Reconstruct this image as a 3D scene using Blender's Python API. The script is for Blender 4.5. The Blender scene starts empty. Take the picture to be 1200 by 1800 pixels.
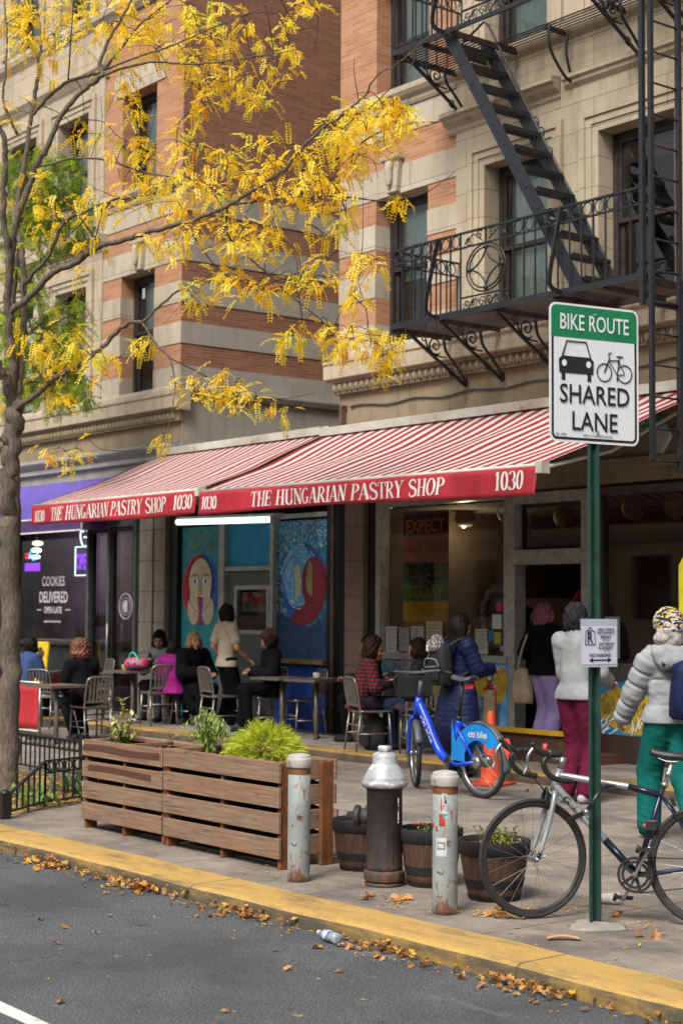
import bpy, bmesh, math, random
import numpy as np
from mathutils import Vector, Matrix, Euler
RAD = math.radians
random.seed(7)
SC = bpy.context.scene
COL = SC.collection

# ---------------------------------------------------------------- camera
CAM_LOC = np.array([0.0, 0.0, 1.72])
FPX = 2861.8                                  # focal length in pixels of the 1200 px wide photograph
def _cam_rot(yaw, pitch, roll):
    f = np.array([-math.sin(yaw)*math.cos(pitch), math.cos(yaw)*math.cos(pitch), math.sin(pitch)])
    r0 = np.array([math.cos(yaw), math.sin(yaw), 0.0]); u0 = np.cross(r0, f)
    r = r0*math.cos(roll)+u0*math.sin(roll); u = -r0*math.sin(roll)+u0*math.cos(roll)
    return r, u, f
CR, CU, CF = _cam_rot(RAD(51.536), RAD(3.4862), RAD(.3479))
cam = bpy.data.cameras.new('camera'); camo = bpy.data.objects.new('camera', cam); COL.objects.link(camo)
camo.matrix_world = Matrix(((CR[0], CU[0], -CF[0], 0), (CR[1], CU[1], -CF[1], 0), (CR[2], CU[2], -CF[2], 1.72), (0, 0, 0, 1)))
cam.sensor_fit = 'HORIZONTAL'; cam.sensor_width = 24.0; cam.lens = FPX/1200*24.0
cam.clip_start = .1; cam.clip_end = 500
cam.dof.use_dof = True; cam.dof.focus_distance = 11.0; cam.dof.aperture_fstop = 3.2
SC.camera = camo

# ---------------------------------------------------------------- sky, sun, exposure
SUN_EL, SUN_AZ = 49, 158                      # azimuth: degrees clockwise from +Y
w = bpy.data.worlds.new('World'); SC.world = w; w.use_nodes = True
wn = w.node_tree; bg = wn.nodes['Background']
sky = wn.nodes.new('ShaderNodeTexSky'); sky.sky_type = 'NISHITA'; sky.sun_disc = False
sky.sun_elevation = RAD(SUN_EL); sky.sun_rotation = RAD(SUN_AZ); sky.dust_density = 4.0; sky.air_density = 1.0
hs = wn.nodes.new('ShaderNodeHueSaturation'); hs.inputs['Saturation'].default_value = .35
wn.links.new(sky.outputs[0], hs.inputs['Color']); wn.links.new(hs.outputs[0], bg.inputs['Color'])
bg.inputs['Strength'].default_value = .078
sl = bpy.data.lights.new('sun', 'SUN'); so = bpy.data.objects.new('sun', sl); COL.objects.link(so)
sl.energy = 2.5; sl.angle = RAD(24); sl.color = (1.0, .95, .88)
_sd = Vector((math.sin(RAD(SUN_AZ))*math.cos(RAD(SUN_EL)), math.cos(RAD(SUN_AZ))*math.cos(RAD(SUN_EL)), math.sin(RAD(SUN_EL))))
so.rotation_euler = _sd.to_track_quat('Z', 'Y').to_euler(); so.location = (0, 0, 30)
SC.view_settings.view_transform = 'Standard'; SC.view_settings.look = 'None'
SC.view_settings.exposure = 1.0; SC.view_settings.gamma = 1.0
SC.cycles.max_bounces = 8; SC.cycles.transparent_max_bounces = 24
SC.cycles.use_denoising = True

# ---------------------------------------------------------------- helpers: where a pixel of the photograph lies on a plane
def ray(u, v): return CF + CR*(u-600)/FPX + CU*(900-v)/FPX
def OZ(u, v, z=0.0):
    d = ray(u, v); return Vector(CAM_LOC + d*(z-CAM_LOC[2])/d[2])
def OY(u, v, y):
    d = ray(u, v); return Vector(CAM_LOC + d*(y-CAM_LOC[1])/d[1])
def OD(u, v, dep): return Vector(CAM_LOC + ray(u, v)*dep)

# ---------------------------------------------------------------- helpers: things, parts
def tag(o, label=None, cat=None, group=None, kind=None):
    if label: o['label'] = label
    if cat: o['category'] = cat
    if group: o['group'] = group
    if kind: o['kind'] = kind
    return o
def thing(name, label, cat, loc=(0, 0, 0), rz=0.0, group=None):
    o = bpy.data.objects.new(name, None); COL.objects.link(o)
    o.empty_display_size = .1
    o.location = loc; o.rotation_euler = (0, 0, rz)
    return tag(o, label, cat, group)
def copy_tree(o, parent=None):
    c = o.copy(); COL.objects.link(c)
    if parent is not None: c.parent = parent
    for ch in list(o.children): copy_tree(ch, c)
    return c

class MB:
    """collects shapes and links them as one mesh object"""
    def __init__(s): s.v = []; s.f = []; s.m = []; s.s = []; s.mi = 0; s.xf = None
    def add(s, vs, fs, smooth=False):
        n = len(s.v)
        if s.xf is not None: vs = [s.xf @ Vector(p) for p in vs]
        s.v.extend([tuple(p) for p in vs])
        for f in fs: s.f.append(tuple(i+n for i in f)); s.m.append(s.mi); s.s.append(smooth)
        return s
    def box(s, x0, x1, y0, y1, z0, z1):
        return s.add([(x, y, z) for x in (x0, x1) for y in (y0, y1) for z in (z0, z1)],
                     [(0, 1, 3, 2), (4, 6, 7, 5), (0, 4, 5, 1), (2, 3, 7, 6), (0, 2, 6, 4), (1, 5, 7, 3)])
    def bar(s, p, q, w, h, up=(0, 0, 1)):
        p, q, up = Vector(p), Vector(q), Vector(up); d = (q-p).normalized()
        if abs(d.dot(up)) > .99: up = Vector((0, 1, 0)) if abs(d.y) < .9 else Vector((1, 0, 0))
        a = d.cross(up).normalized()*w/2; b = a.cross(d).normalized()*h/2
        vs = [r+i*a+j*b for r in (p, q) for i, j in ((-1, -1), (1, -1), (1, 1), (-1, 1))]
        return s.add(vs, [(0, 1, 2, 3), (7, 6, 5, 4), (0, 4, 5, 1), (1, 5, 6, 2), (2, 6, 7, 3), (3, 7, 4, 0)])
    def tube(s, pts, r, n=8, closed=False, caps=True):
        pts = [Vector(p) for p in pts]; m = len(pts)
        if m < 2: return s
        rs = list(r) if hasattr(r, '__len__') else [r]*m
        T = []
        for i in range(m):
            a = pts[i-1] if (i > 0 or closed) else pts[i]; b = pts[(i+1) % m] if (i < m-1 or closed) else pts[i]
            t = (b-a); T.append(t.normalized() if t.length > 1e-9 else Vector((0, 0, 1)))
        t0 = T[0]; nrm = t0.orthogonal().normalized(); vs = []
        for i in range(m):
            nrm = (nrm - T[i]*nrm.dot(T[i]))
            nrm = nrm.normalized() if nrm.length > 1e-6 else T[i].orthogonal().normalized()
            bn = T[i].cross(nrm)
            for k in range(n):
                a = 2*math.pi*k/n; vs.append(pts[i]+(nrm*math.cos(a)+bn*math.sin(a))*rs[i])
        fs = []
        for i in range(m if closed else m-1):
            j = (i+1) % m
            for k in range(n):
                l = (k+1) % n; fs.append((i*n+k, i*n+l, j*n+l, j*n+k))
        if caps and not closed: fs += [tuple(range(n-1, -1, -1)), tuple((m-1)*n+k for k in range(n))]
        return s.add(vs, fs, True)
    def lathe(s, prof, c=(0, 0, 0), n=24, cap=True, ax='z', wob=None):
        vs = []; c = Vector(c)
        for (r, z) in prof:
            for k in range(n):
                a = 2*math.pi*k/n; rr = r*(wob(a, z) if wob else 1); x, y = rr*math.cos(a), rr*math.sin(a)
                vs.append(c+(Vector((x, y, z)) if ax == 'z' else Vector((x, z, y)) if ax == 'y' else Vector((z, x, y))))
        fs = []; flip = ax == 'y'
        for i in range(len(prof)-1):
            for k in range(n):
                l = (k+1) % n; q = (i*n+k, i*n+l, (i+1)*n+l, (i+1)*n+k); fs.append(q[::-1] if flip else q)
        if cap:
            q = tuple(range(n-1, -1, -1)); t = tuple((len(prof)-1)*n+k for k in range(n))
            fs += [q[::-1] if flip else q, t[::-1] if flip else t]
        return s.add(vs, fs, True)
    def poly(s, pts, smooth=False): return s.add(pts, [tuple(range(len(pts)))], smooth)
    def prism(s, pts, off):
        off = Vector(off); n = len(pts); pts = [Vector(p) for p in pts]
        return s.add(pts+[p+off for p in pts], [tuple(range(n-1, -1, -1)), tuple(range(n, 2*n))]+[(i, (i+1) % n, n+(i+1) % n, n+i) for i in range(n)])
    def ball(s, c, r, n=10, m=7, sc=(1, 1, 1)):
        c = Vector(c); vs = [c+Vector((0, 0, -r*sc[2]))]
        for i in range(1, m):
            t = math.pi*i/m
            for k in range(n):
                a = 2*math.pi*k/n; vs.append(c+Vector((r*sc[0]*math.sin(t)*math.cos(a), r*sc[1]*math.sin(t)*math.sin(a), -r*sc[2]*math.cos(t))))
        vs.append(c+Vector((0, 0, r*sc[2]))); fs = [(0, 1+(k+1) % n, 1+k) for k in range(n)]
        for i in range(m-2):
            for k in range(n):
                l = (k+1) % n; fs.append((1+i*n+k, 1+i*n+l, 1+(i+1)*n+l, 1+(i+1)*n+k))
        e = len(vs)-1; fs += [(1+(m-2)*n+k, 1+(m-2)*n+(k+1) % n, e) for k in range(n)]
        return s.add(vs, fs, True)
    def grid(s, fn, nu, nv, smooth=True):
        vs = [fn(i/nu, j/nv) for j in range(nv+1) for i in range(nu+1)]
        return s.add(vs, [(j*(nu+1)+i, j*(nu+1)+i+1, (j+1)*(nu+1)+i+1, (j+1)*(nu+1)+i) for j in range(nv) for i in range(nu)], smooth)
    def build(s, name, mats, parent=None, bevel=0, label=None):
        me = bpy.data.meshes.new(name); me.from_pydata(s.v, [], s.f)
        for m in (mats if isinstance(mats, (list, tuple)) else [mats]): me.materials.append(m)
        me.polygons.foreach_set('material_index', s.m); me.polygons.foreach_set('use_smooth', s.s); me.update()
        o = bpy.data.objects.new(name, me); COL.objects.link(o)
        if parent is not None: o.parent = parent
        if bevel:
            b = o.modifiers.new('bevel', 'BEVEL'); b.width = bevel; b.segments = 2; b.limit_method = 'ANGLE'
        if label: o['label'] = label
        return o
def wbuild(mb, name, mats, par, **k):
    """build from world coordinates under a thing that stands somewhere"""
    inv = (Matrix.Translation(par.location) @ par.rotation_euler.to_matrix().to_4x4()).inverted()
    mb.v = [tuple(inv @ Vector(p)) for p in mb.v]
    return mb.build(name, mats, par, **k)
def solid(name, mesh_mb, m, parent=None, **k): return mesh_mb.build(name, m, parent, **k)
def sheet(me_obj, thick):
    sd = me_obj.modifiers.new('solid', 'SOLIDIFY'); sd.thickness = thick; sd.offset = 0
    return me_obj
def spiral(c, r, turns, a0, ax1, ax2, n=22, grow=.12):
    """a scroll curl, from its tight centre outwards"""
    c, ax1, ax2 = Vector(c), Vector(ax1), Vector(ax2); out = []
    for i in range(n+1):
        t = i/n; a = a0+turns*2*math.pi*t; q = r*(grow+(1-grow)*t)
        out.append(c+ax1*math.cos(a)*q+ax2*math.sin(a)*q)
    return out
def bez(p0, p1, p2, p3, n=12):
    p0, p1, p2, p3 = map(Vector, (p0, p1, p2, p3))
    return [p0*(1-t)**3+3*p1*t*(1-t)**2+3*p2*t*t*(1-t)+p3*t**3 for t in [i/n for i in range(n+1)]]
def smooth_path(pts, n=6):
    pts = [Vector(p) for p in pts]; out = []
    for i in range(len(pts)-1):
        a = pts[max(i-1, 0)]; b = pts[i]; c = pts[i+1]; d = pts[min(i+2, len(pts)-1)]
        for k in range(n):
            t = k/n; out.append(.5*((2*b)+(c-a)*t+(2*a-5*b+4*c-d)*t*t+(3*b-a-3*c+d)*t**3))
    out.append(pts[-1]); return out

# ---------------------------------------------------------------- helpers: materials
def lin(h):
    if not isinstance(h, str): return tuple(h)+(1,) if len(h) == 3 else tuple(h)
    h = h.lstrip('#'); c = [int(h[i:i+2], 16)/255 for i in (0, 2, 4)]
    return tuple((x/12.92 if x <= .04045 else ((x+.055)/1.055)**2.4) for x in c)+(1,)
class NT:
    def __init__(s, name):
        s.m = bpy.data.materials.new(name); s.m.use_nodes = True; s.t = s.m.node_tree; s.b = s.t.nodes['Principled BSDF']; s._c = None
    def n(s, typ, **kw):
        nd = s.t.nodes.new('ShaderNode'+typ)
        for k, v in kw.items(): setattr(nd, k, v)
        return nd
    def put(s, sock, val):
        if hasattr(val, 'is_linked'): s.t.links.new(val, sock)
        else: sock.default_value = val
    @property
    def co(s):
        if s._c is None: s._c = s.n('TexCoord').outputs['Object']
        return s._c
    def map(s, sc=(1, 1, 1), rot=(0, 0, 0), vec=None, loc=(0, 0, 0)):
        nd = s.n('Mapping'); s.put(nd.inputs['Vector'], vec or s.co)
        nd.inputs['Scale'].default_value = sc; nd.inputs['Rotation'].default_value = rot; nd.inputs['Location'].default_value = loc
        return nd.outputs[0]
    def noise(s, scale, det=4, rough=.55, vec=None, dist=0):
        nd = s.n('TexNoise'); s.put(nd.inputs['Vector'], vec or s.co)
        nd.inputs['Scale'].default_value = scale; nd.inputs['Detail'].default_value = det; nd.inputs['Roughness'].default_value = rough; nd.inputs['Distortion'].default_value = dist
        return nd.outputs['Fac']
    def vor(s, scale, vec=None, feat='F1', out='Distance', rnd=1):
        nd = s.n('TexVoronoi', feature=feat); s.put(nd.inputs['Vector'], vec or s.co); nd.inputs['Scale'].default_value = scale; nd.inputs['Randomness'].default_value = rnd
        return nd.outputs[out]
    def ramp(s, fac, stops, interp='LINEAR'):
        nd = s.n('ValToRGB'); cr = nd.color_ramp; cr.interpolation = interp; s.put(nd.inputs[0], fac)
        while len(cr.elements) < len(stops): cr.elements.new(.5)
        for e, (p, c) in zip(cr.elements, stops):
            e.position = p; e.color = lin(c) if not isinstance(c, (int, float)) else (c, c, c, 1)
        return nd.outputs[0]
    def mix(s, fac, a, b, mode='MIX'):
        nd = s.n('MixRGB', blend_type=mode); s.put(nd.inputs[0], fac)
        s.put(nd.inputs[1], a if hasattr(a, 'is_linked') else lin(a)); s.put(nd.inputs[2], b if hasattr(b, 'is_linked') else lin(b))
        return nd.outputs[0]
    def math(s, op, a, b=0.0, c=None):
        nd = s.n('Math', operation=op); s.put(nd.inputs[0], a); s.put(nd.inputs[1], b)
        if c is not None: s.put(nd.inputs[2], c)
        return nd.outputs[0]
    def sep(s, vec=None):
        nd = s.n('SeparateXYZ'); s.put(nd.inputs[0], vec or s.co); return nd.outputs
    def comb(s, x, y, z):
        nd = s.n('CombineXYZ')
        for i, q in enumerate((x, y, z)): s.put(nd.inputs[i], q)
        return nd.outputs[0]
    def bump(s, h, strength=.3, dist=.01):
        nd = s.n('Bump'); nd.inputs['Strength'].default_value = strength; nd.inputs['Distance'].default_value = dist
        s.put(nd.inputs['Height'], h); s.t.links.new(nd.outputs[0], s.b.inputs['Normal'])
    def col(s, c): s.put(s.b.inputs['Base Color'], c if hasattr(c, 'is_linked') else lin(c)); return s
    def fin(s, rough=.7, metal=0, spec=None, **kw):
        s.put(s.b.inputs['Roughness'], rough); s.put(s.b.inputs['Metallic'], metal)
        if spec is not None: s.b.inputs['Specular IOR Level'].default_value = spec
        return s.m
_MC = {}
def M(name, c1, c2=None, s=4, r=.7, bump=0.0, bs=None, metal=0, sc=(1, 1, 1), lo=.35, hi=.65, det=4, spec=None, c3=None, s3=1.2, t3=(.55, .7), dist=.004):
    """a surface whose colour wanders between c1 and c2 (and c3 in patches), with an optional fine relief"""
    if name in _MC: return _MC[name]
    t = NT(name); v = t.map(sc) if sc != (1, 1, 1) else t.co
    c = c1
    if c2: c = t.ramp(t.noise(s, det, .6, v), [(lo, c1), (hi, c2)])
    if c3: c = t.mix(t.ramp(t.noise(s3, 5, .65, v), [(t3[0], 0.0), (t3[1], 1.0)]), c, c3)
    t.col(c)
    if bump: t.bump(t.noise(bs or s*8, 5, .6, v), bump, dist)
    _MC[name] = t.fin(r, metal, spec); return _MC[name]
def emit(name, c, st):
    if name in _MC: return _MC[name]
    t = NT(name); t.col(c); t.b.inputs['Emission Color'].default_value = lin(c); t.b.inputs['Emission Strength'].default_value = st
    _MC[name] = t.fin(.5); return _MC[name]
def glass(name, tint=(.8, .85, .85), refl=1.0, dirt=.05, ior=1.62):
    if name in _MC: return _MC[name]
    t = NT(name); tr = t.n('BsdfTransparent'); tr.inputs[0].default_value = tint+(1,)
    gl = t.n('BsdfGlossy'); gl.inputs['Roughness'].default_value = .02; gl.inputs[0].default_value = (refl, refl, refl, 1)
    fr = t.n('Fresnel'); fr.inputs[0].default_value = ior
    mx = t.n('MixShader'); t.t.links.new(fr.outputs[0], mx.inputs[0]); t.t.links.new(tr.outputs[0], mx.inputs[1]); t.t.links.new(gl.outputs[0], mx.inputs[2])
    df = t.n('BsdfDiffuse'); df.inputs[0].default_value = (.5, .5, .47, 1); m2 = t.n('MixShader')
    t.put(m2.inputs[0], t.math('MULTIPLY', t.ramp(t.noise(2.5, 5, .65), [(.4, 0.0), (.75, 1.0)]), dirt)); t.t.links.new(mx.outputs[0], m2.inputs[1]); t.t.links.new(df.outputs[0], m2.inputs[2])
    t.t.links.new(m2.outputs[0], t.t.nodes['Material Output'].inputs[0]); _MC[name] = t.m; return t.m

# ---------------------------------------------------------------- helpers: lettering
def text_mesh(s, body, size, width=None, bold=0.0, shear=0.0, space=1.0):
    """flat letters in the x-y plane as lists of points and faces, left edge at x=0, base line y=0"""
    cu = bpy.data.curves.new('letters', 'FONT'); cu.body = body; cu.size = size; cu.offset = bold; cu.shear = shear; cu.space_character = space
    cu.resolution_u = 3; cu.fill_mode = 'FRONT'
    ob = bpy.data.objects.new('letters', cu); me = bpy.data.meshes.new_from_object(ob)
    vs = [v.co.copy() for v in me.vertices]; fs = [tuple(p.vertices) for p in me.polygons]
    bpy.data.objects.remove(ob); bpy.data.curves.remove(cu); bpy.data.meshes.remove(me)
    if not vs: return [], []
    x0 = min(v.x for v in vs); x1 = max(v.x for v in vs); k = (width/(x1-x0)) if width else 1
    return [Vector(((v.x-x0)*k, v.y, 0)) for v in vs], fs
def put_text(mb, body, o, ax, ay, height, width=None, bold=0.0, shear=0.0, lift=None, centre=True, space=1.0):
    """letters of cap height `height` on the plane (o, ax, ay); centred on o if centre"""
    vs, fs = text_mesh(None, body, height/.729, None, bold*height, shear, space)
    if not vs: return mb
    o, ax, ay = Vector(o), Vector(ax).normalized(), Vector(ay).normalized(); x1 = max(v.x for v in vs); k = width/x1 if width else 1
    off = -.5*x1*k if centre else 0; yo = -.5*height if centre else 0
    nn = ax.cross(ay)*(lift if lift is not None else .002)
    return mb.add([o+ax*(v.x*k+off)+ay*(v.y+yo)+nn for v in vs], fs)

# ================================================================ THE SETTING: ground
SZ = -.095                                     # street level; the pavement is z = 0, the cafe terrace .1
KY0, KY1, TY, FY = 5.70, 6.06, 11.75, 13.40    # kerb, terrace edge, facade
def mat_asphalt():
    t = NT('asphalt'); sp = t.noise(95, 5, .8)
    c = t.ramp(sp, [(.38, '#1d1e21'), (.48, '#3f4145'), (.56, '#5e6065'), (.66, '#b0ada8')])
    c = t.mix(t.math('MULTIPLY', t.ramp(t.noise(.9, 6, .68), [(.42, 0.0), (.62, 1.0)]), .55), c, '#2c2d30')
    c = t.mix(t.math('MULTIPLY', t.ramp(t.noise(2.6, 4, .6, t.map((.35, 1, 1))), [(.62, 0.0), (.72, 1.0)]), .35), c, '#8c8981')
    c = t.mix(t.math('MULTIPLY', t.ramp(t.noise(5.5, 5, .7), [(.6, 0.0), (.68, 1.0)]), .5), c, '#232427'); c = t.mix(t.math('MULTIPLY', t.ramp(t.noise(9, 4, .7, t.map((.5, 1, 1), loc=(3, 1, 0))), [(.66, 0.0), (.72, 1.0)]), .5), c, '#a19c92'); t.col(c)
    t.bump(sp, .9, .008); return t.fin(.88)
def mat_paving():
    t = NT('pavement_concrete')
    bk = t.n('TexBrick', offset=0.0); t.put(bk.inputs['Vector'], t.map((1, 1, 1), loc=(.35, .25, 0)))
    for k, v in (('Scale', 1.0), ('Brick Width', 1.52), ('Row Height', 1.52), ('Mortar Size', .011), ('Mortar Smooth', .2), ('Bias', 0.0)): bk.inputs[k].default_value = v
    bk.inputs['Color1'].default_value = lin('#7b736b'); bk.inputs['Color2'].default_value = lin('#6d665f'); bk.inputs['Mortar'].default_value = lin('#38332f')
    c = t.mix(t.math('MULTIPLY', t.ramp(t.noise(85, 5, .8), [(.42, 0.0), (.62, 1.0)]), .6), bk.outputs['Color'], '#a2968a')
    c = t.mix(t.math('MULTIPLY', t.ramp(t.noise(1.1, 8, .75), [(.42, 0.0), (.62, 1.0)]), .7), c, '#3f3934')
    c = t.mix(t.math('MULTIPLY', t.ramp(t.noise(3.7, 4, .62), [(.55, 0.0), (.72, 1.0)]), .5), c, '#9b8d7e')
    c = t.mix(t.ramp(t.vor(2.3, rnd=1), [(.0, 1.0), (.035, 1.0), (.05, 0.0)]), c, '#353230')
    t.col(c); t.bump(t.noise(70, 4, .7), .35, .004); return t.fin(.85)
def mat_yellow(name, paint, dirt, worn, amt):
    t = NT(name); c = t.mix(t.ramp(t.noise(9, 6, .7), [(.3, 0.0), (.75, 1.0)]), paint, worn)
    c = t.mix(t.ramp(t.noise(2.2, 7, .72, t.map((.6, 2.2, 3))), [(.62-amt, 0.0), (.8-amt, 1.0)]), c, dirt)
    c = t.mix(t.math('MULTIPLY', t.ramp(t.noise(60, 3, .7), [(.5, 0.0), (.68, 1.0)]), .4), c, dirt)
    x = t.sep()[0]; c = t.mix(t.ramp(t.math('FRACT', t.math('DIVIDE', x, 2.9)), [(.0, .75), (.004, .75), (.006, 0.0)], 'LINEAR'), c, '#3a3326')
    c = t.mix(t.ramp(t.noise(17, 5, .75), [(.62, 0.0), (.66, .8)]), c, '#8a8172'); t.col(c); t.bump(t.noise(45, 6, .75), .6, .008); return t.fin(.8)
m_asph, m_pave = mat_asphalt(), mat_paving()
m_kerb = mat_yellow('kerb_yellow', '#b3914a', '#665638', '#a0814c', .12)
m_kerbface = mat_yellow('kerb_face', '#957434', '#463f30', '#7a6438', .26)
m_edge = mat_yellow('terrace_yellow', '#a9842f', '#5a4c35', '#8d6f3a', .14)
m_line = mat_yellow('road_paint', '#d6d4ce', '#77757a', '#c2c0bb', .05)
tag(MB().poly([(-90, -45, SZ), (60, -45, SZ), (60, KY0+.02, SZ), (-90, KY0+.02, SZ)]).build('road', m_asph), kind='structure')
k = MB(); n = 220
def kerb_pt(i, j):                              # a worn, rounded section swept along the street
    x = -80+i*110
    sec = [(KY0, SZ-.01), (KY0+.004, -.045), (KY0+.012, -.018), (KY0+.035, -.004), (KY0+.09, .0), (KY0+.25, .002), (KY1, .004)]
    y, z = sec[round(j*6)]; wv = .006*math.sin(x*1.7)+.004*math.sin(x*5.3+j*3)
    return (x, y+wv*(1-j), z+wv*.5)
k.grid(kerb_pt, 440, 6)
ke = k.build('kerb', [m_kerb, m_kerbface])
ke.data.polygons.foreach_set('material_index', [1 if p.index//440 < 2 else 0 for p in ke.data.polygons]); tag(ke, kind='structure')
tag(MB().poly([(-80, KY1, 0), (40, KY1, 0), (40, TY+.05, 0), (-80, TY+.05, 0)]).build('pavement', m_pave), kind='structure')
tr = MB(); tr.mi = 0; tr.poly([(-80, TY+.3, .1), (30, TY+.3, .1), (30, 19, .1), (-80, 19, .1)]); tr.mi = 1
tr.grid(lambda i, j: (-80+110*i, TY+[0, .004, .02, .16, .3][round(j*4)], [-.01, .085, .1, .101, .1005][round(j*4)]), 60, 4)
te = tr.build('pavement', [m_pave, m_edge, M('riser', '#3c3027', '#57493a', s=5, r=.9)])
te.data.polygons.foreach_set('material_index', [0 if p.index == 0 else (2 if (p.index-1)//60 < 1 else 1) for p in te.data.polygons]); tag(te, kind='structure')
# the white lane line at the near edge of the picture
a, b = OZ(-40, 1742, SZ+.004), OZ(92, 1803, SZ+.004)
tag(MB().poly([a, OZ(-40, 1762, SZ+.004), OZ(58, 1806, SZ+.004), b]).build('road_marking', m_line), kind='structure')
# earth of the tree bed
tag(MB().poly([(-17.0, 6.35, .004), (-12.45, 6.35, .004), (-13.2, 8.25, .004), (-17.0, 8.25, .004)]).build('ground', M('soil', '#3a2c1f', '#5d4a33', s=14, r=.95, bump=.6, c3='#a3822f', s3=5, t3=(.5, .62))), kind='structure')

# ================================================================ THE SETTING: buildings
def mat_brick(name, a, b, mortar, dirt=.3):
    t = NT(name); x, y, z = t.sep(); v = t.comb(t.math('ADD', x, y), z, 0.0)
    bk = t.n('TexBrick', offset=.5); t.put(bk.inputs['Vector'], v)
    for k_, q in (('Scale', 1.0), ('Brick Width', .30), ('Row Height', .048), ('Mortar Size', .006), ('Mortar Smooth', .2), ('Bias', -.1)): bk.inputs[k_].default_value = q
    bk.inputs['Color1'].default_value = lin(a); bk.inputs['Color2'].default_value = lin(b); bk.inputs['Mortar'].default_value = lin(mortar)
    c = t.mix(t.math('MULTIPLY', t.ramp(t.noise(1.3, 6, .65, t.map((1, 1, 2.5))), [(.35, 0.0), (.7, 1.0)]), dirt), bk.outputs['Color'], '#5a3d2e')
    c = t.mix(t.math('MULTIPLY', t.noise(38, 3, .6, t.map((.5, .5, 3))), .35), c, a)
    t.col(c); t.bump(bk.outputs['Fac'], .25, -.004); return t.fin(.85)
def mat_stone(name, a, b, stain, amt=.5, s=1.6, blocks=False):
    t = NT(name); c = t.ramp(t.noise(s, 7, .68), [(.3, a), (.7, b)])
    c = t.mix(t.math('MULTIPLY', t.ramp(t.noise(1.9, 6, .7, t.map((2.2, 2.2, .35))), [(.5, 0.0), (.75, 1.0)]), amt), c, stain)
    c = t.mix(t.math('MULTIPLY', t.ramp(t.noise(70, 4, .75), [(.38, 0.0), (.64, 1.0)]), .45), c, b)
    if blocks:
        x, y, z = t.sep(); bk = t.n('TexBrick', offset=.5); t.put(bk.inputs['Vector'], t.comb(t.math('ADD', x, y), t.math('SUBTRACT', z, .02), 0.0))
        for k_, q in (('Scale', 1.0), ('Brick Width', 1.05), ('Row Height', .34), ('Mortar Size', .006), ('Mortar Smooth', .2), ('Bias', 0.0)): bk.inputs[k_].default_value = q
        bk.inputs['Color1'].default_value = (.9, .9, .9, 1); bk.inputs['Color2'].default_value = (1, 1, 1, 1); bk.inputs['Mortar'].default_value = (.5, .47, .43, 1); c = t.mix(1.0, c, bk.outputs['Color'], 'MULTIPLY')
    t.col(c); t.bump(t.noise(30, 6, .7), .35, .008); return t.fin(.85)
m_brick = mat_brick('brick', '#ac7c5a', '#8f5d44', '#a1866e')
m_brick2 = mat_brick('brick_court_shaded', '#8c5d46', '#6c4231', '#8d7460', .35)  # darker copy of the front brick, the court's shade put into its colour
m_stone = mat_stone('limestone', '#b5aa99', '#a39785', '#5f5547', .6, blocks=True)
m_stone_w = mat_stone('limestone_warm', '#b5a892', '#a0927c', '#5c5040', .7, blocks=True)
m_stone_d = mat_stone('limestone_sooty', '#8f8068', '#776852', '#3f352a', .75)
m_stone_g = mat_stone('limestone_grey', '#a29b90', '#8b847a', '#57524b', .5)
m_white = mat_stone('painted_ledge', '#9a9a97', '#83827e', '#5d5b56', .5)
m_iron = M('iron_black', '#0d0e10', '#191b1f', s=14, r=.5, bump=.15)
m_frame = M('window_frame_dark', '#221d1b', '#342c28', s=8, r=.5)
m_glass = glass('window_glass', (.88, .92, .92), 1.0, .02)
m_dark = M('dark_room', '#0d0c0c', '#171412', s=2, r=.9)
m_curt = M('curtain_pale', '#cddad6', '#b5c6c2', s=6, r=.85, sc=(6, 1, .2))

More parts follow.
